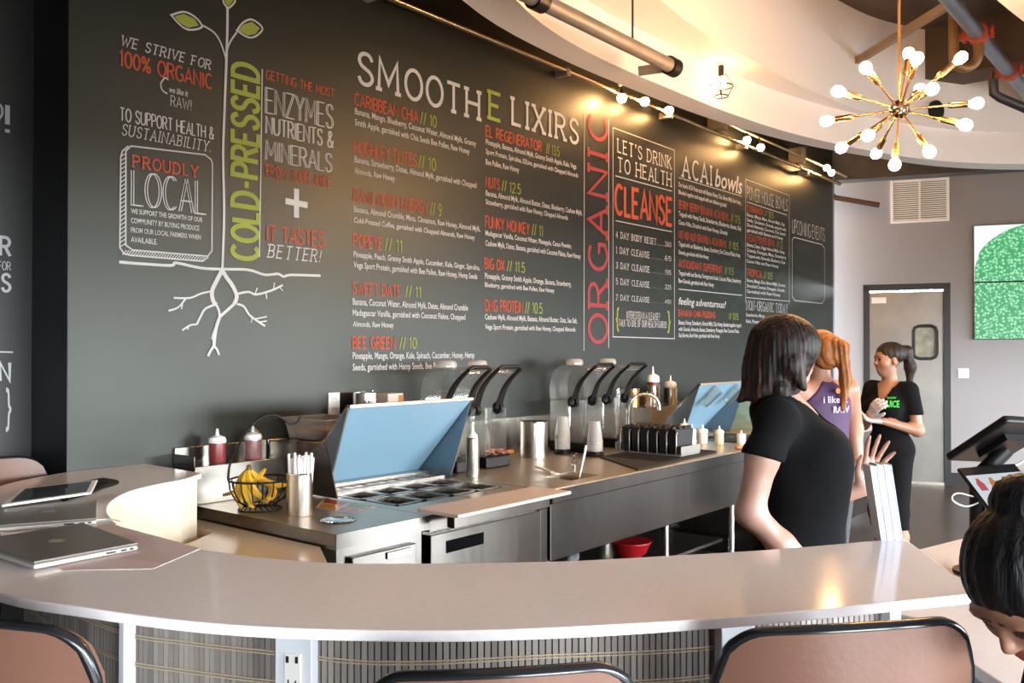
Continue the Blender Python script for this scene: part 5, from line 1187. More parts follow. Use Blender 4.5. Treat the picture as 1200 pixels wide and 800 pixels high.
# blenders with sound enclosures
M_hub = mat('grey_hub', '#8a8a8c', .3, .6)
M_dome = clear('dome_plastic', (.9, .9, .88), .12, .1, .07)
def blender_unit(label, x0, x1, detail=True):
    xm = (x0+x1)/2; t = thing('blender', label, 'blender', (xm, -.24, CT+.001), 0, 'covered blenders along the counter'); hw = (x1-x0)/2
    b = MB(); b.prism([(-hw-.01,-.14),(hw-.01,-.155),(hw+.035,-.12),(hw+.035,.14),(-hw-.01,.14)], 0, .062); b.build('base', M_blackplastic, t, bevel=.008)
    b = MB()
    for a0, a1, c0, c1 in ((-hw,hw,.135,.138),(-hw,-hw+.003,-.12,.135),(hw-.003,hw,-.12,.135)): b.box(a0, a1, c0, c1, .063, .325)
    b.build('enclosure_walls', M_dome, t)
    # domed hood swept across x
    prof = [(-.165+.0*k, 0) for k in ()]
    arcp = [(.138, .33), (.142, .42), (.12, .50), (.07, .545), (-.01, .563), (-.09, .555), (-.155, .54), (-.175, .52)]
    pr = smooth_curve([(y, z, 0) for y, z in arcp], 3); n = len(pr)
    b = MB(); b.add([(-hw, p.x, p.y) for p in pr]+[(hw, p.x, p.y) for p in pr], [(k, k+1, n+k+1, n+k) for k in range(n-1)])
    for s_ in (-hw, hw): b.add([(s_, p.x, p.y) for p in pr]+[(s_, -.06, .33)], [(k, k+1, n) for k in range(n-1)])
    b.build('hood', M_dome, t, smooth=50)
    for s_ in (-1, 1):
        x = s_*(hw+.008); ap = [(x, -.055, .322), (x, -.075, .375), (x, -.105, .44), (x, -.16, .50), (x, -.222, .548)]
        b = MB(); sm = smooth_curve(ap, 5); b.tube(sm, [.029-.013*k/len(sm) for k in range(len(sm))], 8, flat=.5); ar = b.build('arm', M_blackplastic, t, smooth=60)
        b = MB(); b.cyl((x-s_*.012, -.055, .322), (x+s_*.016, -.055, .322), .035, 20); b.build('pivot', M_blackplastic, ar, smooth=40)
        b = MB(); b.cyl((x+s_*.0162, -.055, .322), (x+s_*.021, -.055, .322), .017, 20); b.build('pivot_cap', M_hub, ar, smooth=40)
    b = MB(); b.tube([(-hw-.008,-.222,.548), (-hw+.02,-.226,.562), (hw-.02,-.226,.562), (hw+.008,-.222,.548)], .0115, 8); b.build('handle_bar', M_blackplastic, t, smooth=60)
    b = MB(); b.lathe([(.052,.063),(.06,.10),(.078,.31),(.08,.33)], (0, .0, 0), 20); j = b.build('jar', M_glass, t, smooth=60)
    b = MB(); b.lathe([(.055,.555),(.057,.575),(.05,.592),(.03,.597),(0,.597)], (-.02, .0, 0), 20); b.build('hood_knob', clear('knob_plastic', (.95,.85,.75), .3, .1, .3), t, smooth=60)
    return t
blender_unit('covered blender nearest the open prep table lid, mostly hidden behind it', 3.42, 3.58)
blender_unit('covered blender with wrappers in its black base, beside the wide steel canister', 3.66, 3.84)
blender_unit('covered blender of the far pair, nearer one, behind the stacked clear cups', 4.60, 4.80)
blender_unit('covered blender of the far pair, farther one, beside the faucet', 4.99, 5.20)
for q, (x, y, c, lab) in enumerate(((3.80,-.325,'#a5483a','red snack wrapper lying on top of the black blender base'), (3.745,-.31,'#c7b49a','pale crumpled wrapper on the black blender base'), (3.85,-.36,'#b0673c','orange wrapper at the front corner of the black blender base'), (3.80,-.375,'#8b5a44','brown wrapper in front of the red one on the blender base'), (3.70,-.36,'#6e4a3a','dark brown wrapper at the lid side of the blender base'), (3.85,-.28,'#d0b8a8','whitish wrapper behind the red one on the blender base'))):
    t = thing('snack_wrapper', lab, 'wrapper', (x, y, CT+.063), random.random()*3, 'wrappers on the blender base')
    b = MB(); random.seed(q); n = 6
    v = [( (i/5-.5)*.075, (j/5-.5)*.045, .006+random.random()*.02) for i in range(6) for j in range(6)]
    b.add(v, [(i*6+j, i*6+j+1, (i+1)*6+j+1, (i+1)*6+j) for i in range(5) for j in range(5)]); b.build('wrapper_foil', mat('wrapper_%d' % q, c, .3), t, solid=.003)
t = thing('wrapper_tray', 'low black tray edge in front of the blender with wrappers', 'tray', (3.83, -.31, CT+.001)); bpy.data.objects.remove(t)
# stacks of clear cups on black holders
M_cup = clear('cup_plastic', (.93, .9, .88), .22, .08, .28)
def cups(label, x, y, n, h0):
    t = thing('cup_holder', 'round black cup holder under '+label, 'cup holder', (x, y, CT+.001), 0, 'black cup holders')
    b = MB(); b.lathe([(.058,0),(.06,.012),(.052,.018),(.05,.022),(0,.022)], n=28); b.build('holder_base', M_blackplastic, t, smooth=40)
    b = MB(); b.lathe([(.042,.0225),(.04,.03),(0,.03)], n=24); b.build('holder_collar', M_blackplastic, t, smooth=40)
    proto = None
    for k in range(n):
        if proto is None:
            proto = thing('clear_cup', 'clear plastic cup upside down in '+label, 'cup', (x, y, CT+.031), 0, 'clear cups in '+label)
            b = MB(); b.lathe([(.049,.0),(.048,.003),(.033,.115),(.0,.117)], n=24); b.build('cup_wall', M_cup, proto, smooth=50)
            b = MB(); b.lathe([(.049,0),(.051,.002),(.049,.006),(.0485,.003)], n=24); b.build('cup_lip', M_cup, proto, smooth=50)
        else: dup(proto, (x, y, CT+.031+k*.011))
cups('the cup stack by the wide steel canister', 4.50, -.275, 9, 0)
cups('the cup stack in front of the far blenders', 4.53, -.50, 7, 0)
# spoon well: tap and two white spoons
t = thing('well_tap', 'small chrome tap at the edge of the spoon rinsing well', 'tap', (3.90, -.79, CT+.001))
b = MB(); b.cyl((0,0,0),(0,0,.055), .012); b.cyl((0,0,.055),(0,0,.085), .008); b.build('tap_body', M_chrome, t, smooth=40)
b = MB(); b.tube([(0,0,.07),(-.04,-.03,.075),(-.06,-.05,.05)], .006, 8); b.build('tap_spout', M_chrome, t, smooth=60)
b = MB(); b.box(-.006,.03,-.008,.008,.086,.096); b.build('tap_lever', M_black, t, bevel=.002)
M_spoon = mat('white_nylon', '#ddd9d4', .4)
t = thing('long_spoon', 'long white spoon lying flat across the counter into the well', 'spoon', (3.74, -.72, CT+.012))
b = MB(); b.obox((.03,.03,.0), (.24,.022,.009), rotz(math.radians(58))); b.build('spoon_handle', M_spoon, t, bevel=.003)
b = MB(); b.ball((-.045,-.09,-.004), (.022,.03,.007), 12); b.build('spoon_bowl', M_spoon, t, smooth=180)
t = thing('upright_spoon', 'white spoon handle leaning up out of the rinsing well', 'spoon', (3.78, -.90, CT-.06))
d0 = Vector((0,0,0)); d1 = Vector((.13,.035,.20)); n_ = (d1-d0).normalized()
b = MB(); b.tube([d0, d0+n_*.12, d1-n_*.02, d1], [.006,.008,.0115,.009], 10, flat=.55); b.build('spoon_handle', M_spoon, t, smooth=60)
b = MB(); b.ball((-.01,-.003,-.02), (.02,.024,.03), 12); b.build('spoon_bowl', M_spoon, t, smooth=180)
# rubber mat, rack and black trays
t = thing('bar_mat', 'flat black rubber mat on the counter under the black tray rack', 'mat', (4.7, -.8, CT+.001))
b = MB(); b.prism([(4.13,-1.055),(5.15,-1.015),(5.32,-.57),(4.47,-.57)], CT+.001, CT+.008); T(b, t).build('mat_sheet', M_blackrubber, t, bevel=.002)
b = MB()
for k in range(26): b.box(4.5+k*.027, 4.512+k*.027, -1.0, -.6, CT+.008, CT+.0105)
T(b, t).build('mat_ribs', M_blackrubber, t)
u2 = Vector((.62,.02,0)).normalized()
rk = thing('wire_rack', 'grey metal rack with upright dividers on the rubber mat', 'rack', (4.86, -.75, CT+.0115))
RL, RW = .50, .20
Rm = rotz(math.radians(25))
M_rackm = mat('grey_metal', '#a3a09c', .35, .7)
b = MB(); b.obox((0,0,.003), (.24,.46,.006), None); b.build('rack_base', M_rackm, rk)
for y in (-.232, .232):
    b = MB(); b.box(-.12,.12,y-.004,y+.004,.006,.06); b.build('rack_end', M_rackm, rk, bevel=.002)
for k in range(7):
    y = -.20+k*.066; b = MB(); b.tube([(.118,y,.004),(-.122,y,.004),(-.122,y,.13),(-.105,y,.145)], .0045, 8); b.build('divider', M_rackm, rk, smooth=60)
rk.rotation_euler = (0, 0, 0)
M_tray = mat('black_tray', '#0f0f10', .45)
for k in range(6):
    t = thing('black_holder', ['black plastic holder standing in the rack slot closest to the bar', 'black plastic holder in the second rack slot counted from the bar side', 'black plastic holder in the third rack slot counted from the bar side', 'black plastic holder in the third rack slot counted from the wall side', 'black plastic holder in the second rack slot counted from the wall side', 'black plastic holder standing in the rack slot closest to the wall'][k], 'holder', (4.86, -.75-.167+k*.066, CT+.0182), 0, 'black holders in the metal rack')
    b = MB(); b.hexa([(-.10,-.024,0),(.10,-.024,0),(.10,.024,0),(-.10,.024,0),(-.115,-.027,.155),(.112,-.027,.15),(.112,.027,.15),(-.115,.027,.155)]); b.build('holder_body', M_tray, t, bevel=.004)
    b = MB()
    for x in (-.09,-.03,.04,.09): b.ball((x+random.uniform(-.01,.01), 0, .156), (.026,.018,.014), 8)
    b.build('crumpled_top', M_tray, t, smooth=180)
# gooseneck faucet
t = thing('gooseneck_faucet', 'chrome gooseneck faucet arching behind the black rack', 'faucet', (5.42, -.185, CT+.001))
b = MB(); b.lathe([(.03,0),(.03,.012),(.016,.02),(.016,.05)], n=20); b.build('faucet_base', M_chrome, t, smooth=40)
gp = [(0,0,.05),(0,0,.20),(.004,-.01,.265),(.03,-.04,.315),(.075,-.085,.335),(.125,-.135,.32),(.15,-.16,.28),(.155,-.165,.235)]
b = MB(); b.tube(smooth_curve(gp, 5), .0125, 12); b.build('spout', M_chrome, t, smooth=60)
b = MB(); b.cyl((.155,-.165,.237),(.155,-.165,.222), .015, 16); b.build('aerator', M_chrome, t, smooth=40)
# tall sauce bottle in a cylinder etc. at the back
canister('steel_cylinder', 'tall steel cylinder at the wall holding the big brown sauce bottle', 'canister', 5.90, -.11, 1.121, .052, .155)
squeeze('large brown sauce squeeze bottle with white cap standing at the wall', 5.90, -.11, 1.135, .29, .047, mat('brown_sauce', '#6b3222', .35), 'sauce bottles in steel cylinders')
canister('steel_cylinder', 'tall steel cylinder at the wall next to the second prep table lid', 'canister', 6.17, -.11, 1.121, .052, .13)
squeeze('white capped squeeze bottle in the cylinder next to the second lid', 6.17, -.11, 1.135, .215, .045, M_clearsauce, 'sauce bottles in steel cylinders')
M_amber = clear('amber_glass', (.85, .68, .45), .2, .05, .12)
def tumbler(label, x, y, z, h=.13, m=M_glass, rot=None, group='glasses near the second lid'):
    t = thing('glass_tumbler', label, 'glass', (x, y, z), 0, group)
    b = MB(); b.lathe([(.033,.008),(.042,h),(.039,h),(.031,.012),(0,.012)], n=24); b.build('glass_wall', m, t, smooth=40)
    b = MB(); b.lathe([(.031,0),(.033,.008),(.0,.0085)], n=24); b.build('glass_foot', m, t, smooth=40)
    if rot: t.rotation_euler = rot
    return t
canister('brass_tin', 'amber tinted tin behind the gooseneck faucet', 'tin', 5.62, -.10, 1.127, .05, .135, mat('amber_tin', '#b98a55', .25, .8))
tumbler('clear glass tumbler behind the faucet, at the canister side of the tin', 5.47, -.09, 1.127, .14)
tumbler('amber tumbler tucked between the tin and the brown sauce bottle', 5.76, -.16, 1.121, .11, M_amber)
for lab, x, rx in (('glass tumbler lying on the second lid, nearer one', 5.95, .25), ('glass tumbler lying on the second lid, nearest its far corner', 6.32, -.2)):
    t = tumbler(lab, x, -.513, 1.146, .16)
    t.rotation_euler = (math.radians(44.7), 0, rx*.3)
# small white squeeze bottles by the second prep table
M_milky = mat('milky_bottle', '#c9c8bd', .4); M_yellowish = mat('pale_yellow_bottle', '#c9c79a', .4)
for x, y, h, r, m, lab in ((5.41,-.70,.15,.03,M_whiteplastic,'white squeeze bottle with a dark printed mark beside the rack'), (5.585,-.69,.135,.036,M_milky,'milky squeeze bottle, second from the rack'), (5.64,-.52,.165,.034,M_whiteplastic,'taller white squeeze bottle behind the milky one'), (5.62,-.80,.13,.03,M_yellowish,'pale yellow squeeze bottle in front of the taller white one'), (5.69,-.93,.10,.03,M_whiteplastic,'small white squeeze bottle at the end of the row by the black T-shirt')):
    t = squeeze(lab, x, y, CT+.001, h, r, m, 'white squeeze bottles on the sink counter')
    if 'mark' in lab:
        b = MB(); b.box(-.0315,-.0305,-.012,.012,.04,.06); b.build('printed_mark', mat('ink_blue', '#3a3f55', .5), t)
t = thing('paper_towel', 'folded white paper at the very end of the sink counter', 'paper towel', (5.55, -1.03, CT+.001))
b = MB(); b.box(-.09,.09,-.03,.03,0,.02); b.build('folded_sheet', M_whiteplastic, t, bevel=.006)
b = MB(); b.ball((-.12,0,.012), (.03,.025,.012), 10); b.build('orange_scrap', mat('scrap_orange', '#b5713c', .6), t, smooth=180)
t = thing('red_bowl', 'red plastic bowl on the shelf in the dark space below the sink counter', 'bowl', (4.75, -.62, .241))
b = MB(); b.lathe([(.05,0),(.10,.04),(.125,.10),(.13,.105),(.12,.10),(.095,.045),(0,.02)], n=28); b.build('bowl_wall', mat('red_plastic', '#a3121c', .35), t, smooth=60)
b = MB(); b.lathe([(.124,.10),(.134,.104),(.134,.112),(.122,.112)], n=28); b.build('bowl_rim', MATS['red_plastic'], t, smooth=60)

# ------------------------------------------------------------------ chandelier
HUB = Vector((4.914, -2.193, 2.831)); cF = (HUB-Vector((0,-3.57,1.55))).normalized(); cR = cF.cross(Vector((0,0,1))).normalized(); cU = cR.cross(cF)
ch = thing('chandelier', 'starburst chandelier of brass rods with bare glowing bulbs hanging from the ceiling opening', 'chandelier', tuple(HUB))
b = MB(); b.ball((0,0,0), .05, 20); b.build('hub', mat('dark_nickel', '#7d746c', .2, 1.0), ch, smooth=180)
b = MB(); b.lathe([(.05,-.006),(.054,-.004),(.054,.004),(.05,.006)], n=24); b.build('hub_band', M_chrome, ch, smooth=40)
b = MB(); b.cyl((0,0,.045), (0,0,CEIL-HUB.z), .0075, 10); b.build('stem', M_brass, ch, smooth=60)
b = MB(); b.lathe([(.06,CEIL-HUB.z-.03),(.06,CEIL-HUB.z)], n=24); b.build('ceiling_rose', M_brass, ch)
ARMS = [(-33,-47,1),(10,-62,-1),(17,-50,1),(63,-49,-1),(-62,-26,1),(-81,5,-1),(22,-21,-1),(31,-17,1),(79,2,-1),(64,23,1),(-31,24,1),(-64,38,-1),(-26,49,-1),(-5,58,1),(29,47,1),(20,42,-1),(-28,18,-1)]
LEN = .365
for dx, dy, sg in ARMS[:15]:
    lx, lz = dx/222, -dy/222; lat = math.hypot(lx, lz)
    if lat > LEN*.98: k = LEN*.98/lat; lx *= k; lz *= k; lat = LEN*.98
    dirv = (cR*lx+cU*lz-cF*sg*math.sqrt(LEN*LEN-lat*lat)).normalized()
    b = MB(); b.cyl(dirv*.045, dirv*.25, .006, 10); arm = b.build('arm', M_brass, ch, smooth=60)
    b = MB(); M3 = align_z(dirv); b.lathe([(.008,.235),(.014,.245),(.0165,.252),(.0165,.335),(.013,.338)], (0,0,0), 16, rot=M3); b.build('bulb_socket', M_brass, arm, smooth=40)
    b = MB(); b.lathe([(.012,.336),(.015,.348),(.026,.366),(.0295,.383),(.026,.400),(.015,.411),(0,.414)], (0,0,0), 16, rot=M3); b.build('bulb', M_bulb, arm, smooth=60)

# ------------------------------------------------------------------ lamp rail along the top of the menu wall
rail = thing('lamp_rail', 'long thin steel rail running along the top of the menu wall', 'rail', (6, -.09, 3.43))
b = MB(); b.cyl((-4.4,0,0), (4.1,0,.01), .018, 12); b.build('rail_tube', mat('warm_rail', '#b39a7c', .25, 1.0), rail, smooth=60)
for x in (-2.9,-1.2, .2, 1.6, 3.1):
    b = MB(); b.box(x-.02,x+.02,-.02,.088,-.03,.02); b.build('wall_bracket', M_pipe, rail, bevel=.003)
cd = thing('conduit', 'pale thin conduit with square boxes just above the lamp rail', 'conduit', (7.6, -.13, 3.54))
b = MB(); b.tube(smooth_curve([(-2.2,.0,-.07),(-1.9,0,.0),(0,0,.0),(1.2,0,0),(2.6,0,-.005)], 6), .012, 8); b.build('conduit_tube', mat('pale_conduit', '#c9b79c', .35, .6), cd, smooth=60)
for x in (-.55, 1.25):
    b = MB(); b.box(x-.05,x+.05,-.03,.12,-.07,.09); b.build('junction_box', mat('grey_box', '#8d8273', .5, .5), cd, bevel=.004)
M_sock = mat('dark_socket', '#2a2622', .4, .6)
def rail_bulb(label, x, y, z, r=.036, drop=.05):
    t = thing('rail_lamp', label, 'lamp', (x, y, z), 0, 'bare lamps along the wall rail')
    b = MB(); b.lathe([(r*.35, r*.7),(r*.75, r*.55),(r, 0),(r*.75,-r*.7),(r*.35,-r*.95),(0,-r)], n=16); b.build('bulb', M_bulb, t, smooth=60)
    b = MB(); b.lathe([(r*.5, r*.6),(r*.55, r*1.0),(r*.4, r*1.6),(.004, r*1.7)], n=14); b.build('lamp_socket', M_sock, t, smooth=40)
    b = MB(); b.cyl((0,0,r*1.6),(0,.03,r*1.6+drop),.006,8); b.build('lamp_stem', M_sock, t)
for x, y, z, lab in ((5.43,-.13,3.385,'round bare lamp on the wall rail above the red ORGANIC letters'), (5.75,-.13,3.43,'second round bare lamp on the rail, above the corner of the cleanse box'), (6.12,-.13,3.44,'third round bare lamp on the rail, above the LET\'S DRINK lines'),
                     (7.55,-.13,3.47,'upper lamp of the close pair above the ACAI heading'), (7.78,-.16,3.44,'lower lamp of the close pair above the ACAI heading'), (9.38,-.20,3.50,'lamp at the far end of the rail, half of a clustered pair'), (9.52,-.20,3.47,'last lamp on the rail, beside the white wall corner')):
    rail_bulb(lab, x, y, z)
M_cagebulb = mat('cage_bulb_glow', '#ffe2b0', .2, emit=BULB_COLOR, estr=120.0)
def cage(label, x, y, z, lit):
    t = thing('cage_lamp', label, 'lamp', (x, y, z), 0, 'wire cage lamps under the soffit')
    b = MB(); 
    for zz, r in ((.0,.085),(-.07,.05)): b.tube([(r*math.cos(2*PI*k/24), r*math.sin(2*PI*k/24), zz) for k in range(24)], .005, 6, closed=True)
    for k in range(4):
        a = PI*k/2+.4; b.tube([(.03*math.cos(a),.03*math.sin(a),.09),(.085*math.cos(a),.085*math.sin(a),0),(.05*math.cos(a),.05*math.sin(a),-.07)], .004, 6)
    b.build('wire_cage', M_wire, t, smooth=60)
    b = MB(); b.lathe([(.015,.075),(.035,.04),(.036,.02),(.02,-.01),(0,-.015)], n=16); b.build('bulb', M_cagebulb if lit else M_whiteplastic, t, smooth=60)
    b = MB(); b.cyl((0,0,.07),(0,0,.15),.02); b.build('lamp_socket', M_sock, t)
cage('wire cage lamp with a lit bulb under the soffit above the ACAI heading', 5.78, -.74, 3.43, True)
cage('lit wire cage lamp under the soffit beside the capped pipe', 3.42, -.86, 3.43, True)
cage('dark wire cage lamp under the soffit behind the chandelier', 7.80, -.93, 3.43, False)
# thick pipe in the cove
t = thing('cove_pipe', 'thick grey capped pipe hanging in the soffit cove above the heading', 'pipe', (3.9, -.98, 3.24))
b = MB(); b.cyl((-2.4,0,-.0), (.72,0,0), .042, 16); b.build('pipe_tube', M_pipe, t, smooth=60)
b = MB(); b.cyl((.70,0,0),(.78,0,0),.056,16); b.build('pipe_cap', M_sock, t, smooth=40)
b = MB(); b.cyl((-.6,0,0),(-.52,0,0),.056,16); b.build('pipe_coupling', M_sock, t, smooth=40)
for x in (.3, -.9):
    b = MB(); b.cyl((x,0,.04),(x,0,.36),.006,8); b.build('hanger_rod', M_sock, t)
b = MB(); b.cyl((.74,0,0),(.66,.18,-.01),.03,12); b.build('pipe_branch', M_pipe, t, smooth=60)
# sprinkler pipe with red couplings
M_bluepipe = mat('grey_blue_pipe', '#7b8496', .35, .7, noise=.1, nscale=6); M_red = mat('red_coupling', '#b1472f', .5)
t = thing('sprinkler_pipe', 'grey blue sprinkler pipe with red couplings under the concrete ceiling', 'pipe', (7.6, -2.1, 3.9))
b = MB(); b.cyl((-3.2,0,0),(2.6,0,0),.055,16); b.build('pipe_tube', M_bluepipe, t, smooth=60)
for x in (-.36, .78):
    b = MB(); b.cyl((x-.05,0,0),(x+.05,0,0),.075,16); 
    for s_ in (-1,1): b.box(x-.03,x+.03,s_*.075-.025,s_*.075+.035*s_+.025,-.02,.02); b.cyl((x,s_*.095,-.045),(x,s_*.095,.045),.012,8)
    b.build('coupling', M_red, t, smooth=40)
b = MB(); b.tube(smooth_curve([(-.36,0,-.06),(-.36,.0,-.16),(-.37,.03,-.22),(-.42,.08,-.25),(-.47,.13,-.22),(-.48,.14,-.14),(-.48,.14,.54)], 4), .036, 12); b.build('drop_elbow', mat('brass_pipe', '#94734f', .4, .7), t, smooth=60)
for x in (-1.3, 1.5):
    b = MB(); b.cyl((x,0,.05),(x,0,.55 if x < 0 else .1),.008,8); b.build('hanger_rod', M_sock, t)
t = thing('ceiling_strut', 'pale square strut crossing the ceiling opening behind the chandelier rod', 'strut', (7.2, -1.5, 4.0))
a_, c_ = Vector((7.62,-1.10,4.0)), Vector((6.75,-2.05,4.02)); dd = c_-a_
b = MB(); b.obox(((a_+c_)/2-Vector((7.2,-1.5,4.0))), (dd.length,.045,.06), rotz(math.atan2(dd.y, dd.x))); b.build('strut_bar', mat('beige_strut', '#9c8468', .5, .3), t)
b = MB(); b.cyl((-.42,-.53,.03),(-.42,-.53,.45),.008,8); b.build('hanger_rod', M_sock, t)
t = thing('branch_pipe', 'dark bent pipe end hanging below the sprinkler pipe', 'pipe', (7.5, -2.25, 3.45))
b = MB(); b.tube([(-.22,.06,.10),(-.22,.055,.0),(-.18,.02,-.03),(.15,-.30,-.20),(.5,-.62,-.36)], .034, 10); b.build('pipe_tube', mat('dark_pipe', '#3d3c44', .4, .5), t, smooth=60)
b = MB(); b.cyl((-.22,.06,.10),(-.22,.06,.16),.012,8); b.build('valve_stem', M_sock, t)
b = MB(); b.cyl((.10,-.25,-.17),(.10,-.25,1.0),.006,8); b.build('hanger_rod', M_sock, t)
t = thing('ceiling_speaker', 'round black recessed speaker on the soffit face behind the chandelier', 'speaker', (8.60, -1.475, 3.73))
b = MB(); M3 = align_z((-.49,-.87,0)); b.lathe([(0,-.03),(.085,-.03),(.088,.012),(.07,.016),(0,.006)], (0,0,0), 24, rot=M3); b.build('speaker_body', M_black, t, smooth=40)
t = thing('corner_pipe', 'short brown pipe stub on the far wall beside the menu wall corner', 'pipe', (10.33, -.05, 3.25))
b = MB(); b.cyl((-.08,.1,.08),(.17,-.35,-.03),.03,12); b.build('pipe_tube', mat('rust_pipe', '#5d4437', .6, .3), t, smooth=60)
b = MB(); b.cyl((-.085,.11,.083),(-.07,.08,.075),.045,12); b.build('pipe_collar', M_sock, t, smooth=40)

# ------------------------------------------------------------------ tablets on stands
base = Vector((3.01, -2.955, .861))
t = thing('tablet_stand', 'black register tablet tilted on a post with its back to the camera', 'tablet stand', tuple(base))
b = MB(); b.lathe([(.075,0),(.075,.012),(.03,.02)], n=28); b.build('stand_base', M_blackplastic, t, smooth=40)
b = MB(); b.cyl((0,0,.01),(0,0,.31),.028,16); b.build('post', M_blackplastic, t, smooth=60)
ux = Vector((.636,-.771,0)); fx = Vector((.771,.636,0))
def tl(r, f, z): return tuple(ux*r+fx*f+Vector((0,0,z)))      # across the picture, into it, up
import mathutils
def slab_tab(c, ax, ay, th, w, h):
    n = ax.cross(ay).normalized(); q = [c-ax*w/2-ay*h/2, c+ax*w/2-ay*h/2, c+ax*w/2+ay*h/2, c-ax*w/2+ay*h/2]
    return q+[p+n*th for p in q]
# the slab leans: low edge towards the worktop side, raised edge away
utr = ux*.878-fx*.478; ftr = ux*.478+fx*.878-Vector((0,0,.1))
ax = (utr*.155-ftr*.137+Vector((0,0,.12))).normalized(); ay0 = (utr*.13+ftr*.11+Vector((0,0,.01))); ay = (ay0-ax*ay0.dot(ax)).normalized()
cB = Vector(tl(.075, .0, .40))
b = MB(); b.hexa(slab_tab(cB, ax, ay, .026, .26, .21)); b.build('tablet_case', M_blackplastic, t, bevel=.008)
n = ax.cross(ay).normalized()
b = MB(); b.hexa(slab_tab(cB+n*.0225, ax, ay, .006, .245, .19)); b.build('tablet_bezel', M_whiteplastic, t, bevel=.003)
b = MB(); b.hexa(slab_tab(cB-n*.02, ax, ay, .02, .12, .10)); b.tube([tl(0,0,.30), cB-n*.02], .024, 10); b.build('tilt_mount', M_blackplastic, t, smooth=50)
b = MB(); vv, ff = font_mesh('Revel', .01); w_ = max(p[0] for p in vv)
b.add([cB-n*.0006+ay*(.0+.06*p[0]/w_)+ax*(.085+.02*p[1]+.006*p[0]/w_) for p in vv], ff); b.build('case_lettering', mat('pale_print', '#9b9ca0', .5), t)
b = MB(); b.tube(smooth_curve([tl(-.05,0,.31), tl(-.01,-.02,.29), tl(.0,-.03,.24), tl(.0,-.035,.1), tl(.01,-.03,.02)], 5), .005, 6); b.build('power_lead', M_blackplastic, t, smooth=60)
b = MB(); b.tube(smooth_curve([tl(.16,-.02,.40), tl(.13,-.03,.36), tl(.08,-.04,.335), tl(.03,-.035,.325)], 5), .0035, 6); b.build('white_lead', M_whiteplastic, t, smooth=60)
b2_ = base+Vector(tl(-.055, -.175, 0))
t = thing('customer_display', 'lower tablet facing the camera showing juice bottle pictures', 'tablet', tuple(b2_))
c2 = Vector(tl(.045,-.0,.265)); ax2 = (utr*.14+ftr*.09+Vector((0,0,.02))).normalized(); ay2 = utr*-.11+ftr*.155+Vector((0,0,.146)); ay2 = (ay2-ax2*ay2.dot(ax2)).normalized(); n2 = ax2.cross(ay2).normalized()
if n2.dot(fx) > 0: sgn = 1
else: sgn = -1
nf = n2 if n2.dot(fx) < 0 else -n2       # towards the camera
b = MB(); b.hexa(slab_tab(c2, ax2, ay2, .012, .18, .245)); b.build('tablet_case', M_blackplastic, t, bevel=.004)
front_c = c2+(n2*.0125 if n2.dot(fx) < 0 else -n2*.0005)
def onf(x, y, d=0.): return front_c+ax2*x+ay2*y+nf*d
b = MB(); b.add([onf(-.085,-.11,.0004), onf(.085,-.11,.0004), onf(.085,.085,.0004), onf(-.085,.085,.0004)], [(0,1,2,3)]); b.build('display_screen', mat('display_white', '#202020', .2, emit='#dfe9f2', estr=.75), t)
for k, c in enumerate(('#d0525a', '#d98a3a', '#c95d5d', '#7d9c4a')):
    b = MB(); x = -.06+k*.04; bt = [(-.011,0),(.011,0),(.011,.03),(.005,.042),(.005,.05),(-.005,.05),(-.005,.042),(-.011,.03)]
    b.add([onf(x+p, .02+q, .0009) for p, q in bt], [tuple(range(8))]); b.build('bottle_picture', mat('bottle_print_%d' % k, '#101010', .3, emit=c, estr=.7), t)
b = MB(); b.tube([tl(.0,-.01,.01), c2-ay2*.03+n2*-.01], .014, 10); b.lathe([(.05,0),(.05,.01),(.02,.015)], tl(.0,-.01,0), 24); b.build('display_stand', M_blackplastic, t, smooth=50)
b = MB(); b.tube(smooth_curve([tl(-.03,.02,.245), tl(-.08,-.01,.24), tl(-.12,-.02,.255), tl(-.125,-.02,.272), tl(-.10,-.01,.278), tl(-.04,.03,.262)], 5), .0022, 6); b.build('white_lead', M_whiteplastic, t, smooth=60)
# brown cabinet with a green card far behind the tablets
t = thing('brown_cabinet', 'brown cabinet with a dark side standing by the far wall behind the tablets', 'cabinet', (7.2, -4.1, 0))
b = MB(); b.box(-.35, .45, -1.2, .16, .05, .93); b.build('cabinet_body', mat('brown_veneer', '#6e4a3c', .5), t)
b = MB(); b.box(-.37, .47, -1.22, .18, .93, .96); b.build('cabinet_top', M_black, t)
b = MB(); b.box(-.36, .46, -1.21, .17, 0, .05); b.build('plinth', M_black, t)
t = thing('green_card', 'bright green card lying on the brown cabinet behind the tablets', 'card', (7.0, -4.15, .961))
b = MB(); b.box(-.12, .2, -.5, .12, 0, .012); b.build('card_sheet', mat('bright_green', '#3fae5c', .5), t)
b = MB(); b.box(-.1, .18, -.48, .1, .0125, .014); b.build('card_print', mat('pale_green_print', '#8fd6a0', .5), t)

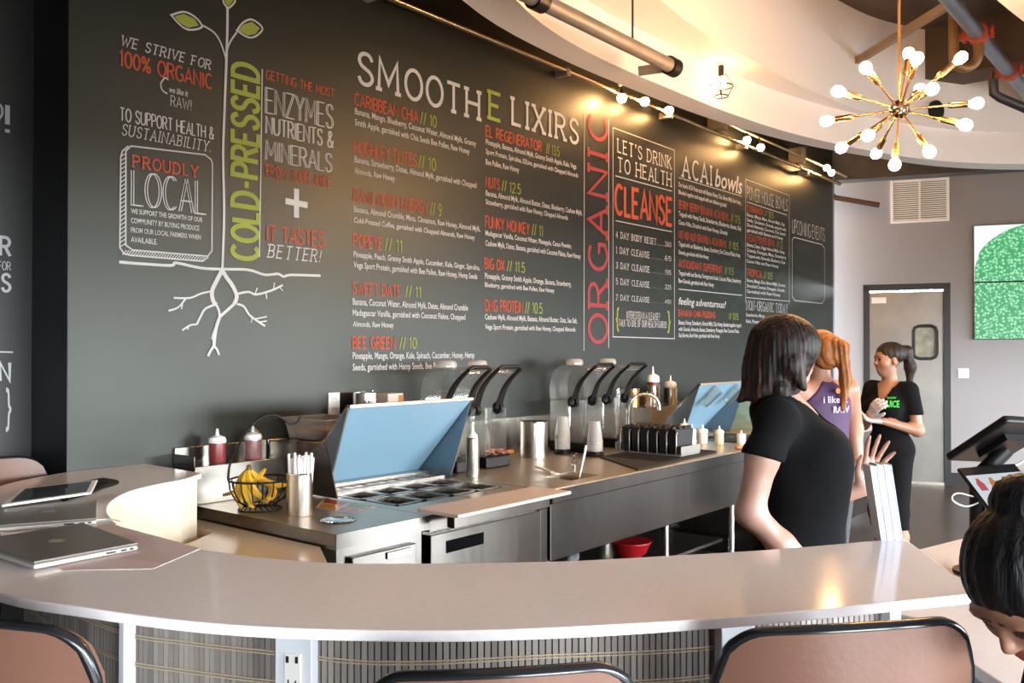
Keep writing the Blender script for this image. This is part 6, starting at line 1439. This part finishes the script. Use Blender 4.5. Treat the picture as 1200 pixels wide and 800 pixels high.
# ------------------------------------------------------------------ people: smooth-blended signed distance bodies
def surface_nets(F, org, h):
    nx, ny, nz = F.shape; S = F < 0
    cs = np.zeros((nx-1, ny-1, nz-1), np.int8)
    for o in itertools.product((0, 1), repeat=3): cs += S[o[0]:nx-1+o[0], o[1]:ny-1+o[1], o[2]:nz-1+o[2]]
    act = (cs > 0) & (cs < 8); ac = np.argwhere(act); idx = np.full(act.shape, -1, np.int64); idx[act] = np.arange(len(ac))
    acc = np.zeros((len(ac), 3)); cnt = np.zeros(len(ac))
    for o1 in itertools.product((0, 1), repeat=3):
        for d in range(3):
            if o1[d]: continue
            o2 = list(o1); o2[d] = 1; o1a, o2a = np.array(o1), np.array(o2)
            v1 = F[tuple((ac+o1a).T)]; v2 = F[tuple((ac+o2a).T)]; m = (v1 < 0) != (v2 < 0)
            tt = np.where(m, v1/np.where(m, v1-v2, 1), 0); acc[m] += o1a+tt[m][:, None]*(o2a-o1a); cnt[m] += 1
    V = (ac+acc/np.maximum(cnt, 1)[:, None])*h+np.array(org); faces = []
    for d in range(3):
        u, w = (d+1) % 3, (d+2) % 3
        a = [slice(None)]*3; c = [slice(None)]*3; a[d] = slice(0, -1); c[d] = slice(1, None)
        s1, s2 = S[tuple(a)], S[tuple(c)]; e = np.argwhere(s1 != s2); flip = s1[tuple(e.T)]
        ok = (e[:, u] > 0) & (e[:, w] > 0) & (e[:, u] < F.shape[u]-1) & (e[:, w] < F.shape[w]-1); e = e[ok]; flip = flip[ok]
        def cell(du, dw):
            q = e.copy(); q[:, u] -= du; q[:, w] -= dw; return idx[tuple(q.T)]
        q = np.stack([cell(1,1), cell(0,1), cell(0,0), cell(1,0)], 1); q[~flip] = q[~flip][:, ::-1]; faces.append(q)
    return V, np.concatenate(faces)
def V3(*a): return np.array(a, float)
def d_cap(p, a, b, ra, rb):
    a, b = np.array(a, float), np.array(b, float); ab = b-a; t = np.clip(((p-a)@ab)/max(ab@ab, 1e-9), 0, 1)
    return np.linalg.norm(p-a-t[..., None]*ab, axis=-1)-(ra+(rb-ra)*t)
def d_ell(p, c, r, R=None):
    q = p-np.array(c, float)
    if R is not None: q = q@R
    r = np.array(r, float); k0 = np.linalg.norm(q/r, axis=-1); k1 = np.linalg.norm(q/(r*r), axis=-1)
    return k0*(k0-1)/np.maximum(k1, 1e-9)
def cap(a, b, ra, rb, k=.02): return ('c', a, b, ra, rb, k)
def ell(c, r, k=.02, R=None): return ('e', c, r, R, k)
def field(prims, h, grow=0., cuts=(), disp=None):
    lo, hi = [], []
    for q in prims:
        if q[0] == 'c': r = max(q[3], q[4])+grow; pts = np.array([q[1], q[2]], float); lo.append(pts.min(0)-r); hi.append(pts.max(0)+r)
        else: r = max(q[2])+grow; lo.append(np.array(q[1])-r); hi.append(np.array(q[1])+r)
    L = np.min(lo, 0)-.03; Hh = np.max(hi, 0)+.03; n = np.ceil((Hh-L)/h).astype(int)+1
    F = np.full(tuple(n), .1, np.float64); ax = [L[d]+h*np.arange(n[d]) for d in range(3)]
    for q, l, u in zip(prims, lo, hi):
        k = q[-1]; m = k+.03; i0 = np.maximum(((l-m-L)/h).astype(int), 0); i1 = np.minimum(((u+m-L)/h).astype(int)+2, n)
        P = np.stack(np.meshgrid(*[ax[d][i0[d]:i1[d]] for d in range(3)], indexing='ij'), -1)
        d = (d_cap(P, *q[1:5]) if q[0] == 'c' else d_ell(P, q[1], q[2], q[3]))-grow
        sl = tuple(slice(a, c) for a, c in zip(i0, i1)); f = F[sl]
        hh = np.maximum(k-np.abs(f-d), 0)/k; F[sl] = np.minimum(f, d)-hh*hh*k*.25
    if disp or cuts:
        P = np.stack(np.meshgrid(*ax, indexing='ij'), -1)
        if disp: F = F+disp(P)
        for c in cuts:       # keep where c(P) < 0
            F = np.maximum(F, c(P))
    return F, L
def sdf_mesh(name, prims, M, parent, mats, h=.007, grow=0., cuts=(), disp=None, region=None):
    F, L = field(prims, h, grow, cuts, disp); V, Q = surface_nets(F, L, h)
    V2 = (np.c_[V, np.ones(len(V))]@np.array(M).T)[:, :3] if M is not None else V
    me = bpy.data.meshes.new(name); me.from_pydata([tuple(v) for v in V2], [], [tuple(int(i) for i in q) for q in Q])
    for m in (mats if isinstance(mats, list) else [mats]): me.materials.append(m)
    if region is not None: me.polygons.foreach_set('material_index', region(V[Q].mean(1)).astype(int).tolist())
    me.polygons.foreach_set('use_smooth', [True]*len(me.polygons)); me.update()
    o = bpy.data.objects.new(name, me); COL.objects.link(o); o.parent = parent; return o
def neg(prims, grow=0.):
    def f(P):
        d = np.full(P.shape[:-1], 9.)
        for q in prims: d = np.minimum(d, (d_cap(P, *q[1:5]) if q[0] == 'c' else d_ell(P, q[1], q[2], q[3]))-grow)
        return -d
    return f
def nrm(v): v = np.array(v, float); return v/np.linalg.norm(v)
def hand(w, d, n, side, L=.18, curl=(.25,.3,.35,.4), spread=.16, thumb=.7):
    """wrist w, pointing d, palm facing n; side: +1 when the thumb lies along d x n"""
    w = np.array(w, float); d = nrm(d); n = np.array(n, float); n = nrm(n-d*(n@d)); s = np.cross(d, n)*side; out = []
    pl = L*.52; pw = L*.40
    roots = []
    for k, f in enumerate((.42, .14, -.14, -.42)):
        r = w+d*pl*(1.0, 1.03, 1.0, .93)[k]+s*pw*f; roots.append(r)
        out.append(cap(w+s*pw*f*.5+d*.012, r, .0125, .0105, .012))
    fl = (.44, .49, .46, .37)
    for k, r in enumerate(roots):
        p = r; a = curl[k]*.6; dirk = nrm(d+s*spread*(1.5-k)/1.5)
        for j, fr in enumerate((.42, .32, .26)):
            q = p+(dirk*math.cos(a)+n*math.sin(a))*L*fl[k]*fr*1.02; out.append(cap(p, q, (.0088,.0082,.0075)[j], (.0082,.0075,.0062)[j], .004)); p = q; a += curl[k]
    t0 = w+d*L*.12+s*pw*.32; t1 = t0+nrm(d*.75+s*thumb+n*.25)*L*.24; t2 = t1+nrm(d*.95+s*thumb*.6+n*.3)*L*.17; t3 = t2+nrm(d+s*thumb*.35+n*.35)*L*.13
    out += [cap(t0, t1, .014, .0105, .012), cap(t1, t2, .0102, .009, .005), cap(t2, t3, .009, .0068, .005)]
    return out
def frame(base, fwd):      # local x forward, y to the person's left, z up
    f = Vector(fwd).normalized(); l = Vector((0,0,1)).cross(f); return Matrix(((f.x,l.x,0,0),(f.y,l.y,0,0),(0,0,1,0),(0,0,0,1)))
def head_prims(c, R, s=1.):
    """head with eye sockets, nose, lips, chin and ears around centre c; R: columns forward, left, up"""
    R = np.array(R, float); c = np.array(c, float)
    W = lambda x, y, z: c+R@(np.array((x, y, z))*s)
    E = lambda p, r, k=.015: ell(W(*p), tuple(np.array(r)*s), k, R)
    C = lambda a, b, ra, rb, k=.008: cap(W(*a), W(*b), ra*s, rb*s, k)
    P = [E((-.012,0,.03), (.095,.074,.085)), E((.03,0,-.035), (.058,.058,.075), .03), E((.052,0,-.088), (.026,.028,.018), .025),
         C((.078,0,.020), (.101,0,-.020), .006, .0085), E((.092,.009,-.024), (.009,.0065,.006), .006), E((.092,-.009,-.024), (.009,.0065,.006), .006),
         E((.083,0,-.051), (.012,.022,.0065), .005), E((.081,0,-.062), (.012,.020,.0075), .005),
         E((.07,.03,.026), (.018,.026,.008), .012), E((.07,-.03,.026), (.018,.026,.008), .012), E((.05,.042,-.025), (.028,.022,.028), .02), E((.05,-.042,-.025), (.028,.022,.028), .02),
         E((-.005,.075,-.012), (.018,.010,.030), .008), E((-.005,-.075,-.012), (.018,.010,.030), .008)]
    for y in (.030, -.030): P.append(E((.071,y,.006), (.013,.014,.011), .003))
    return P, W
def face_region(W, s=1.):
    lips = [W(.09,0,-.051), W(.088,0,-.062)]; eyes = [W(.082,.03,.006), W(.082,-.03,.006)]; brows = [(W(.084,.012,.027), W(.072,.05,.028)), (W(.084,-.012,.027), W(.072,-.05,.028))]
    def f(C):
        m = np.zeros(len(C))
        for l in lips: m[np.linalg.norm((C-l)/np.array([1,1,1]), axis=1) < .0165*s] = 1
        for a, b in brows: m[d_cap(C, a, b, .0055*s, .0035*s) < 0] = 2
        for e in eyes: m[np.linalg.norm(C-e, axis=1) < .0115*s] = 2
        return m
    return f
def R_yaw_pitch(yaw, pitch=0., roll=0.):
    return np.array((Matrix.Rotation(yaw, 3, 'Z') @ Matrix.Rotation(pitch, 3, 'Y') @ Matrix.Rotation(roll, 3, 'X')))
M_skinA = mat('fair_skin', '#ae8676', .45); M_skinB = mat('warm_skin', '#9a6c55', .45); M_skinC = mat('tan_skin', '#8f6650', .45)
M_lip = mat('lips', '#a8514d', .35); M_brow = mat('dark_brow', '#2a1b17', .6)
def hairmat(name, base, streak, sc=9.):
    m = mat(name, base, .5, spec=.25); nt = m.node_tree; b = nt.nodes['Principled BSDF']
    tc = nt.nodes.new('ShaderNodeTexCoord'); mp = nt.nodes.new('ShaderNodeMapping'); mp.inputs['Scale'].default_value = (sc*4, sc*4, sc*.35)
    n = nt.nodes.new('ShaderNodeTexNoise'); n.inputs['Scale'].default_value = 1.6; n.inputs['Detail'].default_value = 3; r = nt.nodes.new('ShaderNodeValToRGB')
    r.color_ramp.elements[0].color = lin(base); r.color_ramp.elements[0].position = .5; r.color_ramp.elements[1].color = lin(streak); r.color_ramp.elements[1].position = .8
    nt.links.new(tc.outputs['Object'], mp.inputs['Vector']); nt.links.new(mp.outputs['Vector'], n.inputs['Vector']); nt.links.new(n.outputs['Fac'], r.inputs['Fac']); nt.links.new(r.outputs['Color'], b.inputs['Base Color'])
    bp = nt.nodes.new('ShaderNodeBump'); bp.inputs['Strength'].default_value = .6; bp.inputs['Distance'].default_value = .004; n3 = nt.nodes.new('ShaderNodeTexNoise'); n3.inputs['Scale'].default_value = 6; n3.inputs['Detail'].default_value = 2
    nt.links.new(mp.outputs['Vector'], n3.inputs['Vector']); nt.links.new(n3.outputs['Fac'], bp.inputs['Height']); nt.links.new(bp.outputs['Normal'], b.inputs['Normal'])
    return m
M_hairA = hairmat('dark_bob_hair', '#17100e', '#4a2a1c'); M_hairB = hairmat('blonde_hair', '#7d481e', '#a8703a'); M_hairC = hairmat('brown_hair', '#1c1310', '#3a261c'); M_hairD = hairmat('black_hair', '#0c0b0d', '#1f1d22')
M_tee = mat('black_cotton', '#0c0c0e', .95, spec=.15, bump=.15, bscale=40); M_pants = mat('black_trousers', '#0b0b0d', .9, spec=.15); M_purple = mat('purple_jersey', '#3d2046', .7, bump=.1, bscale=30); M_greyp = mat('grey_trousers', '#3b3a3e', .8)
M_glove = mat('thin_white_glove', '#a99a95', .35)
def strands(c, amp, freq, twist=0.):
    def f(P):
        a = np.arctan2(P[..., 1]-c[1], P[..., 0]-c[0]); z = P[..., 2]
        return amp*(np.sin(a*freq+z*twist)+.6*np.sin(a*freq*2.3+z*twist*1.7+1.))
    return f
def legs_prims(hip, knee, ank, y=.09, r=(.088,.058,.04)):
    out = []
    for s in (-1, 1):
        out += [cap((hip[0], s*y, hip[1]), (knee[0], s*y*.95, knee[1]), r[0], r[1], .03), cap((knee[0], s*y*.95, knee[1]), (ank[0]+.012, s*y*.9, (knee[1]+ank[1])*.55), r[1]*.95, r[1]*.92, .03), cap((ank[0]+.0, s*y*.9, (knee[1]+ank[1])*.55), (ank[0], s*y*.88, ank[1]), r[1]*.9, r[2], .03)]
    return out
def feet_prims(x, y=.08, dx=.0):
    return [q for s in (-1, 1) for q in (cap((x-.03, s*y, .045), (x+.06, s*y, .04), .038, .036, .02), cap((x+.06, s*y, .04), (x+.15, s*y*1.1, .028), .036, .026, .02))]

# ---- woman with the dark bob, waving, at the bar
base = Vector((2.828, -2.442, 0)); th1 = math.radians(22); f1 = Vector((.636, -.771, 0))*math.cos(th1)-Vector((.771, .636, 0))*math.sin(th1)
def q1(x, y, z): return (x*math.cos(th1)-y*math.sin(th1), x*math.sin(th1)+y*math.cos(th1), z)
p1 = thing('person', 'woman with a dark bob in a black T-shirt waving one hand behind the bar', 'person', tuple(base)); M = frame(base, f1)
HR = R_yaw_pitch(math.radians(31), math.radians(4))
hp, W = head_prims((-.022,0,1.545), HR)
aR = [(-.035,-.158,1.325), q1(-.160,-.20,1.22), q1(-.203,-.215,1.055), q1(-.105,-.205,.955), q1(-.005,-.185,.885)]
armR = [cap(aR[0], aR[1], .052, .048, .03), cap(aR[1], aR[2], .047, .041, .03), cap(aR[2], aR[3], .041, .038, .03), cap(aR[3], aR[4], .038, .026, .03)]
aL = [(-.02,.158,1.325), q1(.04,.22,1.19), q1(.11,.22,1.0), q1(.291,.16,1.067)]
armL = [cap(aL[0], aL[1], .052, .047, .03), cap(aL[1], aL[2], .046, .039, .03), cap(aL[2], aL[3], .038, .026, .03)]
hR = hand(aR[4], q1(.85,.12,-.35), q1(0,.1,-1), 1, curl=(.3,.35,.4,.45))
hL = hand(aL[3], q1(.36,.0,.93), q1(.25,-.95,0), -1, L=.19, curl=(.10,.08,.10,.16), spread=.33)
torso = [ell((-.01,0,.93), (.12,.165,.13), .04), ell((0,0,1.09), (.108,.135,.14), .05), ell((-.012,0,1.245), (.112,.148,.15), .05), cap((-.045,-.155,1.335), (-.045,.155,1.335), .052, .052, .05), ell((-.055,0,1.355), (.075,.11,.05), .04)]
bust = [ell((.092,.062,1.21), (.074,.074,.085), .05), ell((.092,-.062,1.21), (.074,.074,.085), .05), ell((.085,0,1.20), (.07,.09,.08), .05)]
neck = [cap((-.052,0,1.36), (-.035,0,1.475), .056, .052, .03)]
body = torso+bust+neck+hp+armR+armL+hR+hL+legs_prims((-.01,.90), (.01,.50), (-.02,.09))+feet_prims(-.02)
sdf_mesh('body', body, None, p1, [M_skinA, M_lip, M_brow], .0062, region=face_region(W)).matrix_local = M.to_4x4()
tee = torso+bust+[ell((.06,0,1.08), (.10,.115,.17), .08), ell((.03,0,.90), (.115,.16,.12), .05), cap(aR[0], aR[1], .054, .050, .03), cap(aR[1], tuple(.7*p+.3*r for p, r in zip(aR[1], aR[2])), .050, .048, .03), cap(aL[0], aL[1], .054, .050, .03)]
def sleeve_end(a, c, rad=.068):
    a = np.array(a, float); d = nrm(np.array(c, float)-a)
    return lambda P: np.where(d_cap(P, a, a+d*.14, rad, rad) < 0, (P-a)@d, -1.)
vneck = neg([cap((-.06,0,1.50), (.01,0,1.40), .075, .068, .01), cap((.02,0,1.40), (.115,0,1.315), .066, .02, .01)], .004)
sdf_mesh('t_shirt', tee, None, p1, M_tee, .0065, grow=.009, cuts=(vneck, lambda P: .80-P[..., 2], sleeve_end(aR[1], aR[2]))).matrix_local = M.to_4x4()
sdf_mesh('trousers', legs_prims((-.01,.90), (.01,.50), (-.02,.09), r=(.098,.072,.06))+[ell((-.01,0,.90), (.125,.168,.13), .04)], None, p1, M_pants, .01, grow=.006, cuts=(lambda P: P[..., 2]-.93,)).matrix_local = M.to_4x4()
sdf_mesh('shoes', feet_prims(-.02), None, p1, M_blackplastic, .008, grow=.008).matrix_local = M.to_4x4()
hc = (-.035,0,1.50)
hair = [ell((-.032,0,1.562), (.118,.102,.108), .02), ell((-.062,0,1.485), (.105,.100,.09), .03), ell((-.075,-.01,1.42), (.09,.09,.055), .03), cap((-.13,-.05,1.42), (-.165,-.06,1.385), .03, .012, .02), cap((-.10,-.07,1.41), (-.115,-.085,1.37), .03, .012, .02), cap((-.03,-.08,1.42), (-.02,-.085,1.38), .026, .01, .02), cap((.0,-.07,1.5), (.035,-.07,1.43), .04, .014, .02)]
Hp = lambda x, y, z: tuple(np.array((-.022,0,1.545))+HR@np.array((x, y, z)))
facehole = neg([ell(Hp(.128,0,-.06), (.070,.10,.10), .01, HR), ell(Hp(.135,0,-.0), (.066,.09,.08), .01, HR)])
sdf_mesh('hair', hair, None, p1, M_hairA, .006, cuts=(facehole,), disp=strands(hc, .0018, 40, 16)).matrix_local = M.to_4x4()
b = MB(); b.tube(smooth_curve([(.0,-.062,1.39),(.04,-.05,1.362),(.075,-.015,1.335),(.072,.02,1.345)], 5), .0012, 6); b.ball((.078,-.012,1.328), .0055, 8); o = b.build('necklace', M_chrome, p1); o.matrix_local = M.to_4x4()

# ---- blonde woman in purple seen from behind
base = Vector((4.52, -1.91, 0)); f2 = Vector((.771*.93-.636*.36, .636*.93+.771*.36, 0))
p2 = thing('person', 'blonde woman in a purple open-backed top, back turned, gloved hand hanging', 'person', tuple(base)); M = frame(base, f2)
HR2 = R_yaw_pitch(math.radians(10), 0); hp2, W2 = head_prims((.01,0,1.545), HR2, .97)
torso2 = [ell((0,0,.95), (.125,.18,.13), .04), ell((0,0,1.10), (.105,.145,.13), .05), ell((0,0,1.24), (.115,.160,.14), .05), cap((-.01,-.15,1.345), (-.01,.15,1.345), .05, .05, .05)]
arm2 = []
for s in (-1, 1):
    e = (.03, s*.245, 1.13); w = ((-.01, -.235, .965) if s < 0 else (.20, .16, 1.05))
    arm2 += [cap((-.01, s*.175, 1.345), e, .053, .044, .04), cap(e, w, .042, .028, .03)]
h2R = hand((-.01,-.235,.965), (-.05,.02,-1), (.2,1,0), 1, L=.17); h2L = hand((.20,.16,1.05), (1,-.3,0), (0,-.3,-1), -1, L=.17)
neck2 = [cap((-.005,0,1.36), (.005,0,1.475), .054, .05, .03)]
sdf_mesh('body', torso2+arm2+neck2+hp2+h2R+h2L+legs_prims((0,.9), (.02,.5), (-.02,.09))+feet_prims(-.02), None, p2, [M_skinB, M_lip, M_brow], .0075, region=face_region(W2, .97)).matrix_local = M.to_4x4()
topcut = lambda P: np.where(P[..., 0] < .0, P[..., 2]-(1.405-.95*np.maximum(np.abs(P[..., 1])-.02, 0)-0), P[..., 2]-1.34)
armhole = neg([ell((0,.245,1.33), (.2,.115,.13)), ell((0,-.245,1.33), (.2,.115,.13))])
sdf_mesh('tank_top', torso2, None, p2, M_purple, .0075, grow=.008, cuts=(topcut, armhole, lambda P: .93-P[..., 2])).matrix_local = M.to_4x4()
sdf_mesh('trousers', legs_prims((0,.9), (.02,.5), (-.02,.09), r=(.10,.07,.055))+[ell((0,0,.92), (.13,.185,.13), .04)], None, p2, M_greyp, .01, grow=.006, cuts=(lambda P: P[..., 2]-.98,)).matrix_local = M.to_4x4()
sdf_mesh('shoes', feet_prims(-.02), None, p2, M_blackplastic, .01, grow=.008).matrix_local = M.to_4x4()
for hh in (h2R, h2L): sdf_mesh('glove', hh, None, p2, M_glove, .006, grow=.0035).matrix_local = M.to_4x4()
hair2 = [ell((-.005,0,1.565), (.100,.080,.086), .02), ell((-.05,0,1.52), (.065,.076,.07), .02), cap((-.085,-.015,1.585), (-.115,-.04,1.56), .036, .030, .02), cap((-.115,-.04,1.56), (-.13,-.045,1.40), .032, .027, .03), cap((-.13,-.045,1.40), (-.135,-.025,1.25), .027, .011, .03)]
sdf_mesh('hair', hair2, None, p2, M_hairB, .006, cuts=(neg([ell((.115,0,1.50), (.075,.1,.1))]),), disp=strands((-.09,-.06), .0025, 18, 25)).matrix_local = M.to_4x4()
def print_on(parent, txt, M, o, ux_, uz_, w, hgt, m, name, bold=.01):
    vv, ff = font_mesh(txt, bold); a = min(p[0] for p in vv); bb = max(p[0] for p in vv); o = Vector(o); ux_ = Vector(ux_); uz_ = Vector(uz_); nn = ux_.cross(uz_).normalized()
    b = MB(); b.add([o+ux_*((p[0]-a)/(bb-a)*w)+uz_*(p[1]/CAP_H*hgt)-nn*(((p[0]-a)/(bb-a)-.5)**2*.0) for p in vv], ff); q = b.build(name, m, parent); q.matrix_local = M.to_4x4(); return q
M_print = mat('lilac_print', '#b9a2c4', .6)
print_on(p2, 'i like it', M, (-.128,.09,1.285), (0,-1,0), (0,0,1), .15, .034, M_print, 'shirt_lettering'); print_on(p2, 'RAW', M, (-.130,.03,1.235), (0,-1,0), (0,0,1), .10, .032, M_print, 'shirt_lettering', .03)
b = MB(); M3 = align_z((-1,0,0)); b.lathe([(0,.0),(.014,.0),(.013,.003),(0,.003)], (-.127,.0,1.345), 16, rot=M3); o = b.build('orange_print', mat('orange_print', '#d8622a', .6), p2); o.matrix_local = M.to_4x4()

# ---- woman with a ponytail by the steel door
base = Vector((6.17, -1.77, 0)); f3 = Vector((-.636*.80-.771*.60, .771*.80-.636*.60, 0))
p3 = thing('person', 'ponytailed woman in a black V-neck T-shirt, gloved hands together near the steel door', 'person', tuple(base)); M = frame(base, f3)
HR3 = R_yaw_pitch(math.radians(-30), math.radians(4)); hp3, W3 = head_prims((.015,0,1.485), HR3, .96)
torso3 = [ell((0,0,.88), (.092,.142,.12), .04), ell((.0,0,1.04), (.08,.108,.13), .04), ell((0,0,1.18), (.098,.122,.14), .05), cap((-.01,-.118,1.29), (-.01,.118,1.29), .044, .044, .05)]
bust3 = [ell((.085,.065,1.16), (.06,.065,.065), .03), ell((.085,-.065,1.16), (.06,.065,.065), .03)]
arm3 = [cap((-.01,.14,1.285), (-.02,.185,1.02), .044, .036, .03), cap((-.02,.185,1.02), (.17,.05,1.085), .036, .024, .03), cap((-.01,-.14,1.285), (.02,-.18,1.04), .044, .036, .03), cap((.02,-.18,1.04), (.20,-.02,1.12), .036, .024, .03)]
h3L = hand((.17,.05,1.085), (.55,-.75,.12), (.25,.2,1), 1, L=.165, curl=(.4,.45,.5,.5)); h3R = hand((.20,-.02,1.12), (.35,.55,.55), (-.6,.3,.2), -1, L=.165, curl=(.5,.55,.6,.6))
neck3 = [cap((-.01,0,1.30), (.005,0,1.42), .05, .047, .03)]
sdf_mesh('body', torso3+bust3+arm3+neck3+hp3+h3L+h3R+legs_prims((0,.86), (.02,.47), (-.02,.085), .078, (.072,.050,.035))+feet_prims(-.02), None, p3, [M_skinC, M_lip, M_brow], .0075, region=face_region(W3, .96)).matrix_local = M.to_4x4()
tee3 = torso3+bust3+[cap((-.01,.138,1.285), (-.017,.168,1.12), .046, .046, .03), cap((-.01,-.138,1.285), (.01,-.165,1.12), .046, .046, .03), ell((.0,0,.89), (.103,.156,.125), .04)]
vneck3 = neg([cap((-.01,0,1.42), (.02,0,1.34), .075, .07), cap((.03,0,1.33), (.11,0,1.215), .062, .014)], .003)
sdf_mesh('t_shirt', tee3, None, p3, M_tee, .0075, grow=.008, cuts=(vneck3, lambda P: .80-P[..., 2], lambda P: np.where((np.abs(P[..., 1]) > .135) & (P[..., 2] > .99), 1.125-P[..., 2], -1.))).matrix_local = M.to_4x4()
sdf_mesh('trousers', legs_prims((0,.86), (.02,.47), (-.02,.085), .075, (.076,.060,.05))+[ell((0,0,.88), (.094,.146,.12), .04)], None, p3, M_pants, .01, grow=.005, cuts=(lambda P: P[..., 2]-.93, lambda P: .36-P[..., 2])).matrix_local = M.to_4x4()
sdf_mesh('shoes', feet_prims(-.02), None, p3, M_blackplastic, .01, grow=.008).matrix_local = M.to_4x4()
for hh in (h3L, h3R): sdf_mesh('glove', hh, None, p3, M_glove, .006, grow=.003).matrix_local = M.to_4x4()
Hm = lambda x, y, z: tuple(np.array((.015,0,1.485))+HR3@np.array((x, y, z)))
hair3 = [ell(Hm(-.022,0,.04), (.098,.080,.080), .02, HR3), cap(Hm(-.10,0,.045), Hm(-.135,0,.05), .032, .03, .02), cap(Hm(-.135,0,.05), Hm(-.155,0,-.06), .034, .034, .03), cap(Hm(-.155,0,-.06), Hm(-.135,0,-.20), .034, .014, .03)]
sdf_mesh('hair', hair3, None, p3, M_hairC, .0065, cuts=(neg([ell(Hm(.10,0,-.02), (.085,.10,.075), .01, HR3), ell(Hm(.03,0,-.06), (.06,.1,.06), .01, HR3)]),), disp=strands((-.05,0), .002, 22, 10)).matrix_local = M.to_4x4()
b = MB(); b.ball(Hm(-.002,.083,-.045), .006, 8); b.ball(Hm(-.002,-.083,-.045), .006, 8); o = b.build('earrings', M_chrome, p3); o.matrix_local = M.to_4x4()
M_greenp = mat('green_print', '#36c244', .6)
ex, ez = Vector((.28,.92,0)).normalized()*-1, Vector((-.15,0,1))
q_ = print_on(p3, 'JUICE', M, (.163,.059,1.178), Vector((-.40,.9,0)).normalized(), (-.12,-.02,1), .088, .042, M_greenp, 'shirt_lettering', .03)
print_on(p3, 'RAW', M, (.154,.072,1.232), Vector((-.40,.9,0)).normalized(), (-.12,-.02,1), .055, .013, M_greenp, 'shirt_lettering', .02)

# ---- dark-haired woman with a bun bent over the counter's near end
base = Vector((1.55, -3.327, 0))
p4 = thing('person', 'woman with a black hair bun, head bowed in profile, close to the camera', 'person', tuple(base))
f4 = Vector((-.636*.94-.771*.34, .771*.94-.636*.34, 0)); M = frame(base, f4)       # local x: where she faces
HR4 = R_yaw_pitch(0, math.radians(47)); c4 = np.array((0,0,1.185)); hp4, W4 = head_prims(c4, HR4, 1.0)
Hq = lambda x, y, z: tuple(c4+HR4@np.array((x, y, z)))
neck4 = [cap(Hq(-.035,0,-.07), (-.25,0,1.06), .052, .056, .03)]
torso4 = [cap((-.28,-.14,.99), (-.28,.14,.99), .050, .050, .05), ell((-.29,0,.90), (.10,.14,.14), .05), ell((-.295,0,.74), (.10,.14,.14), .05), ell((-.29,0,.60), (.125,.175,.12), .05)]
arm4 = [cap((-.28,.16,.99), (-.30,.22,.73), .048, .041, .03), cap((-.30,.22,.73), (-.12,.12,.69), .039, .026, .03), cap((-.28,-.16,.99), (-.28,-.22,.73), .048, .041, .03), cap((-.28,-.22,.73), (-.10,-.08,.69), .039, .026, .03)]
hands4 = hand((-.12,.12,.69), (1,-.2,-.1), (0,0,-1), -1, L=.17)+hand((-.10,-.08,.69), (1,.2,-.1), (0,0,-1), 1, L=.17)
leg4 = [q for s in (-1, 1) for q in (cap((-.27, s*.09, .56), (.10, s*.10+.10, .57), .08, .06, .03), cap((.10, s*.10+.10, .57), (.07, s*.10+.10, .12), .056, .04, .03), cap((.06, s*.10+.10, .05), (.18, s*.11+.10, .035), .036, .028, .02))]
sdf_mesh('body', torso4+arm4+neck4+hp4+hands4+leg4, None, p4, [M_skinC, M_lip, M_brow], .0058, region=face_region(W4)).matrix_local = M.to_4x4()
sdf_mesh('top', torso4+[cap((-.28,.16,.99), (-.29,.19,.88), .054, .052, .03), cap((-.28,-.16,.99), (-.28,-.19,.88), .054, .052, .03)], None, p4, M_tee, .01, grow=.009, cuts=(lambda P: P[..., 2]-1.055,)).matrix_local = M.to_4x4()
sdf_mesh('trousers', [q for q in leg4 if q[3] != .036]+[ell((-.29,0,.58), (.128,.178,.11), .04)], None, p4, M_pants, .011, grow=.009, cuts=(lambda P: .12-P[..., 2], lambda P: P[..., 2]-.66)).matrix_local = M.to_4x4()
hair4 = [ell(Hq(-.022,0,.038), (.104,.088,.090), .02, HR4), ell(Hq(-.055,0,.0), (.075,.082,.085), .02, HR4), ell(Hq(-.086,0,.100), (.047,.052,.045), .005, HR4), cap(Hq(.01,.077,.02), Hq(-.02,.08,-.04), .014, .010, .01), cap(Hq(.01,-.077,.02), Hq(-.02,-.08,-.04), .014, .010, .01)]
sdf_mesh('hair', hair4, None, p4, M_hairD, .0055, cuts=(neg([ell(Hq(.115,0,-.025), (.075,.095,.085), .01, HR4), ell(Hq(.04,0,-.08), (.07,.1,.07), .01, HR4)]),), disp=strands((-.02,0), .0015, 30, 30)).matrix_local = M.to_4x4()
t = thing('low_stool', 'low stool under the bowed woman at the white counter', 'stool', tuple(base))
b = MB(); b.lathe([(0,.42),(.17,.42),(.18,.44),(.17,.465),(0,.465)], (-.29,0,0), 28); o = b.build('seat', M_tan, t, smooth=40); o.matrix_local = M.to_4x4()
for s in (-1, 1):
    for q in (-1, 1):
        b = MB(); b.tube([(-.29+q*.10, s*.10, .42), (-.29+q*.15, s*.15, 0)], .014, 8); o = b.build('leg', M_dkmetal, t, smooth=60); o.matrix_local = M.to_4x4()
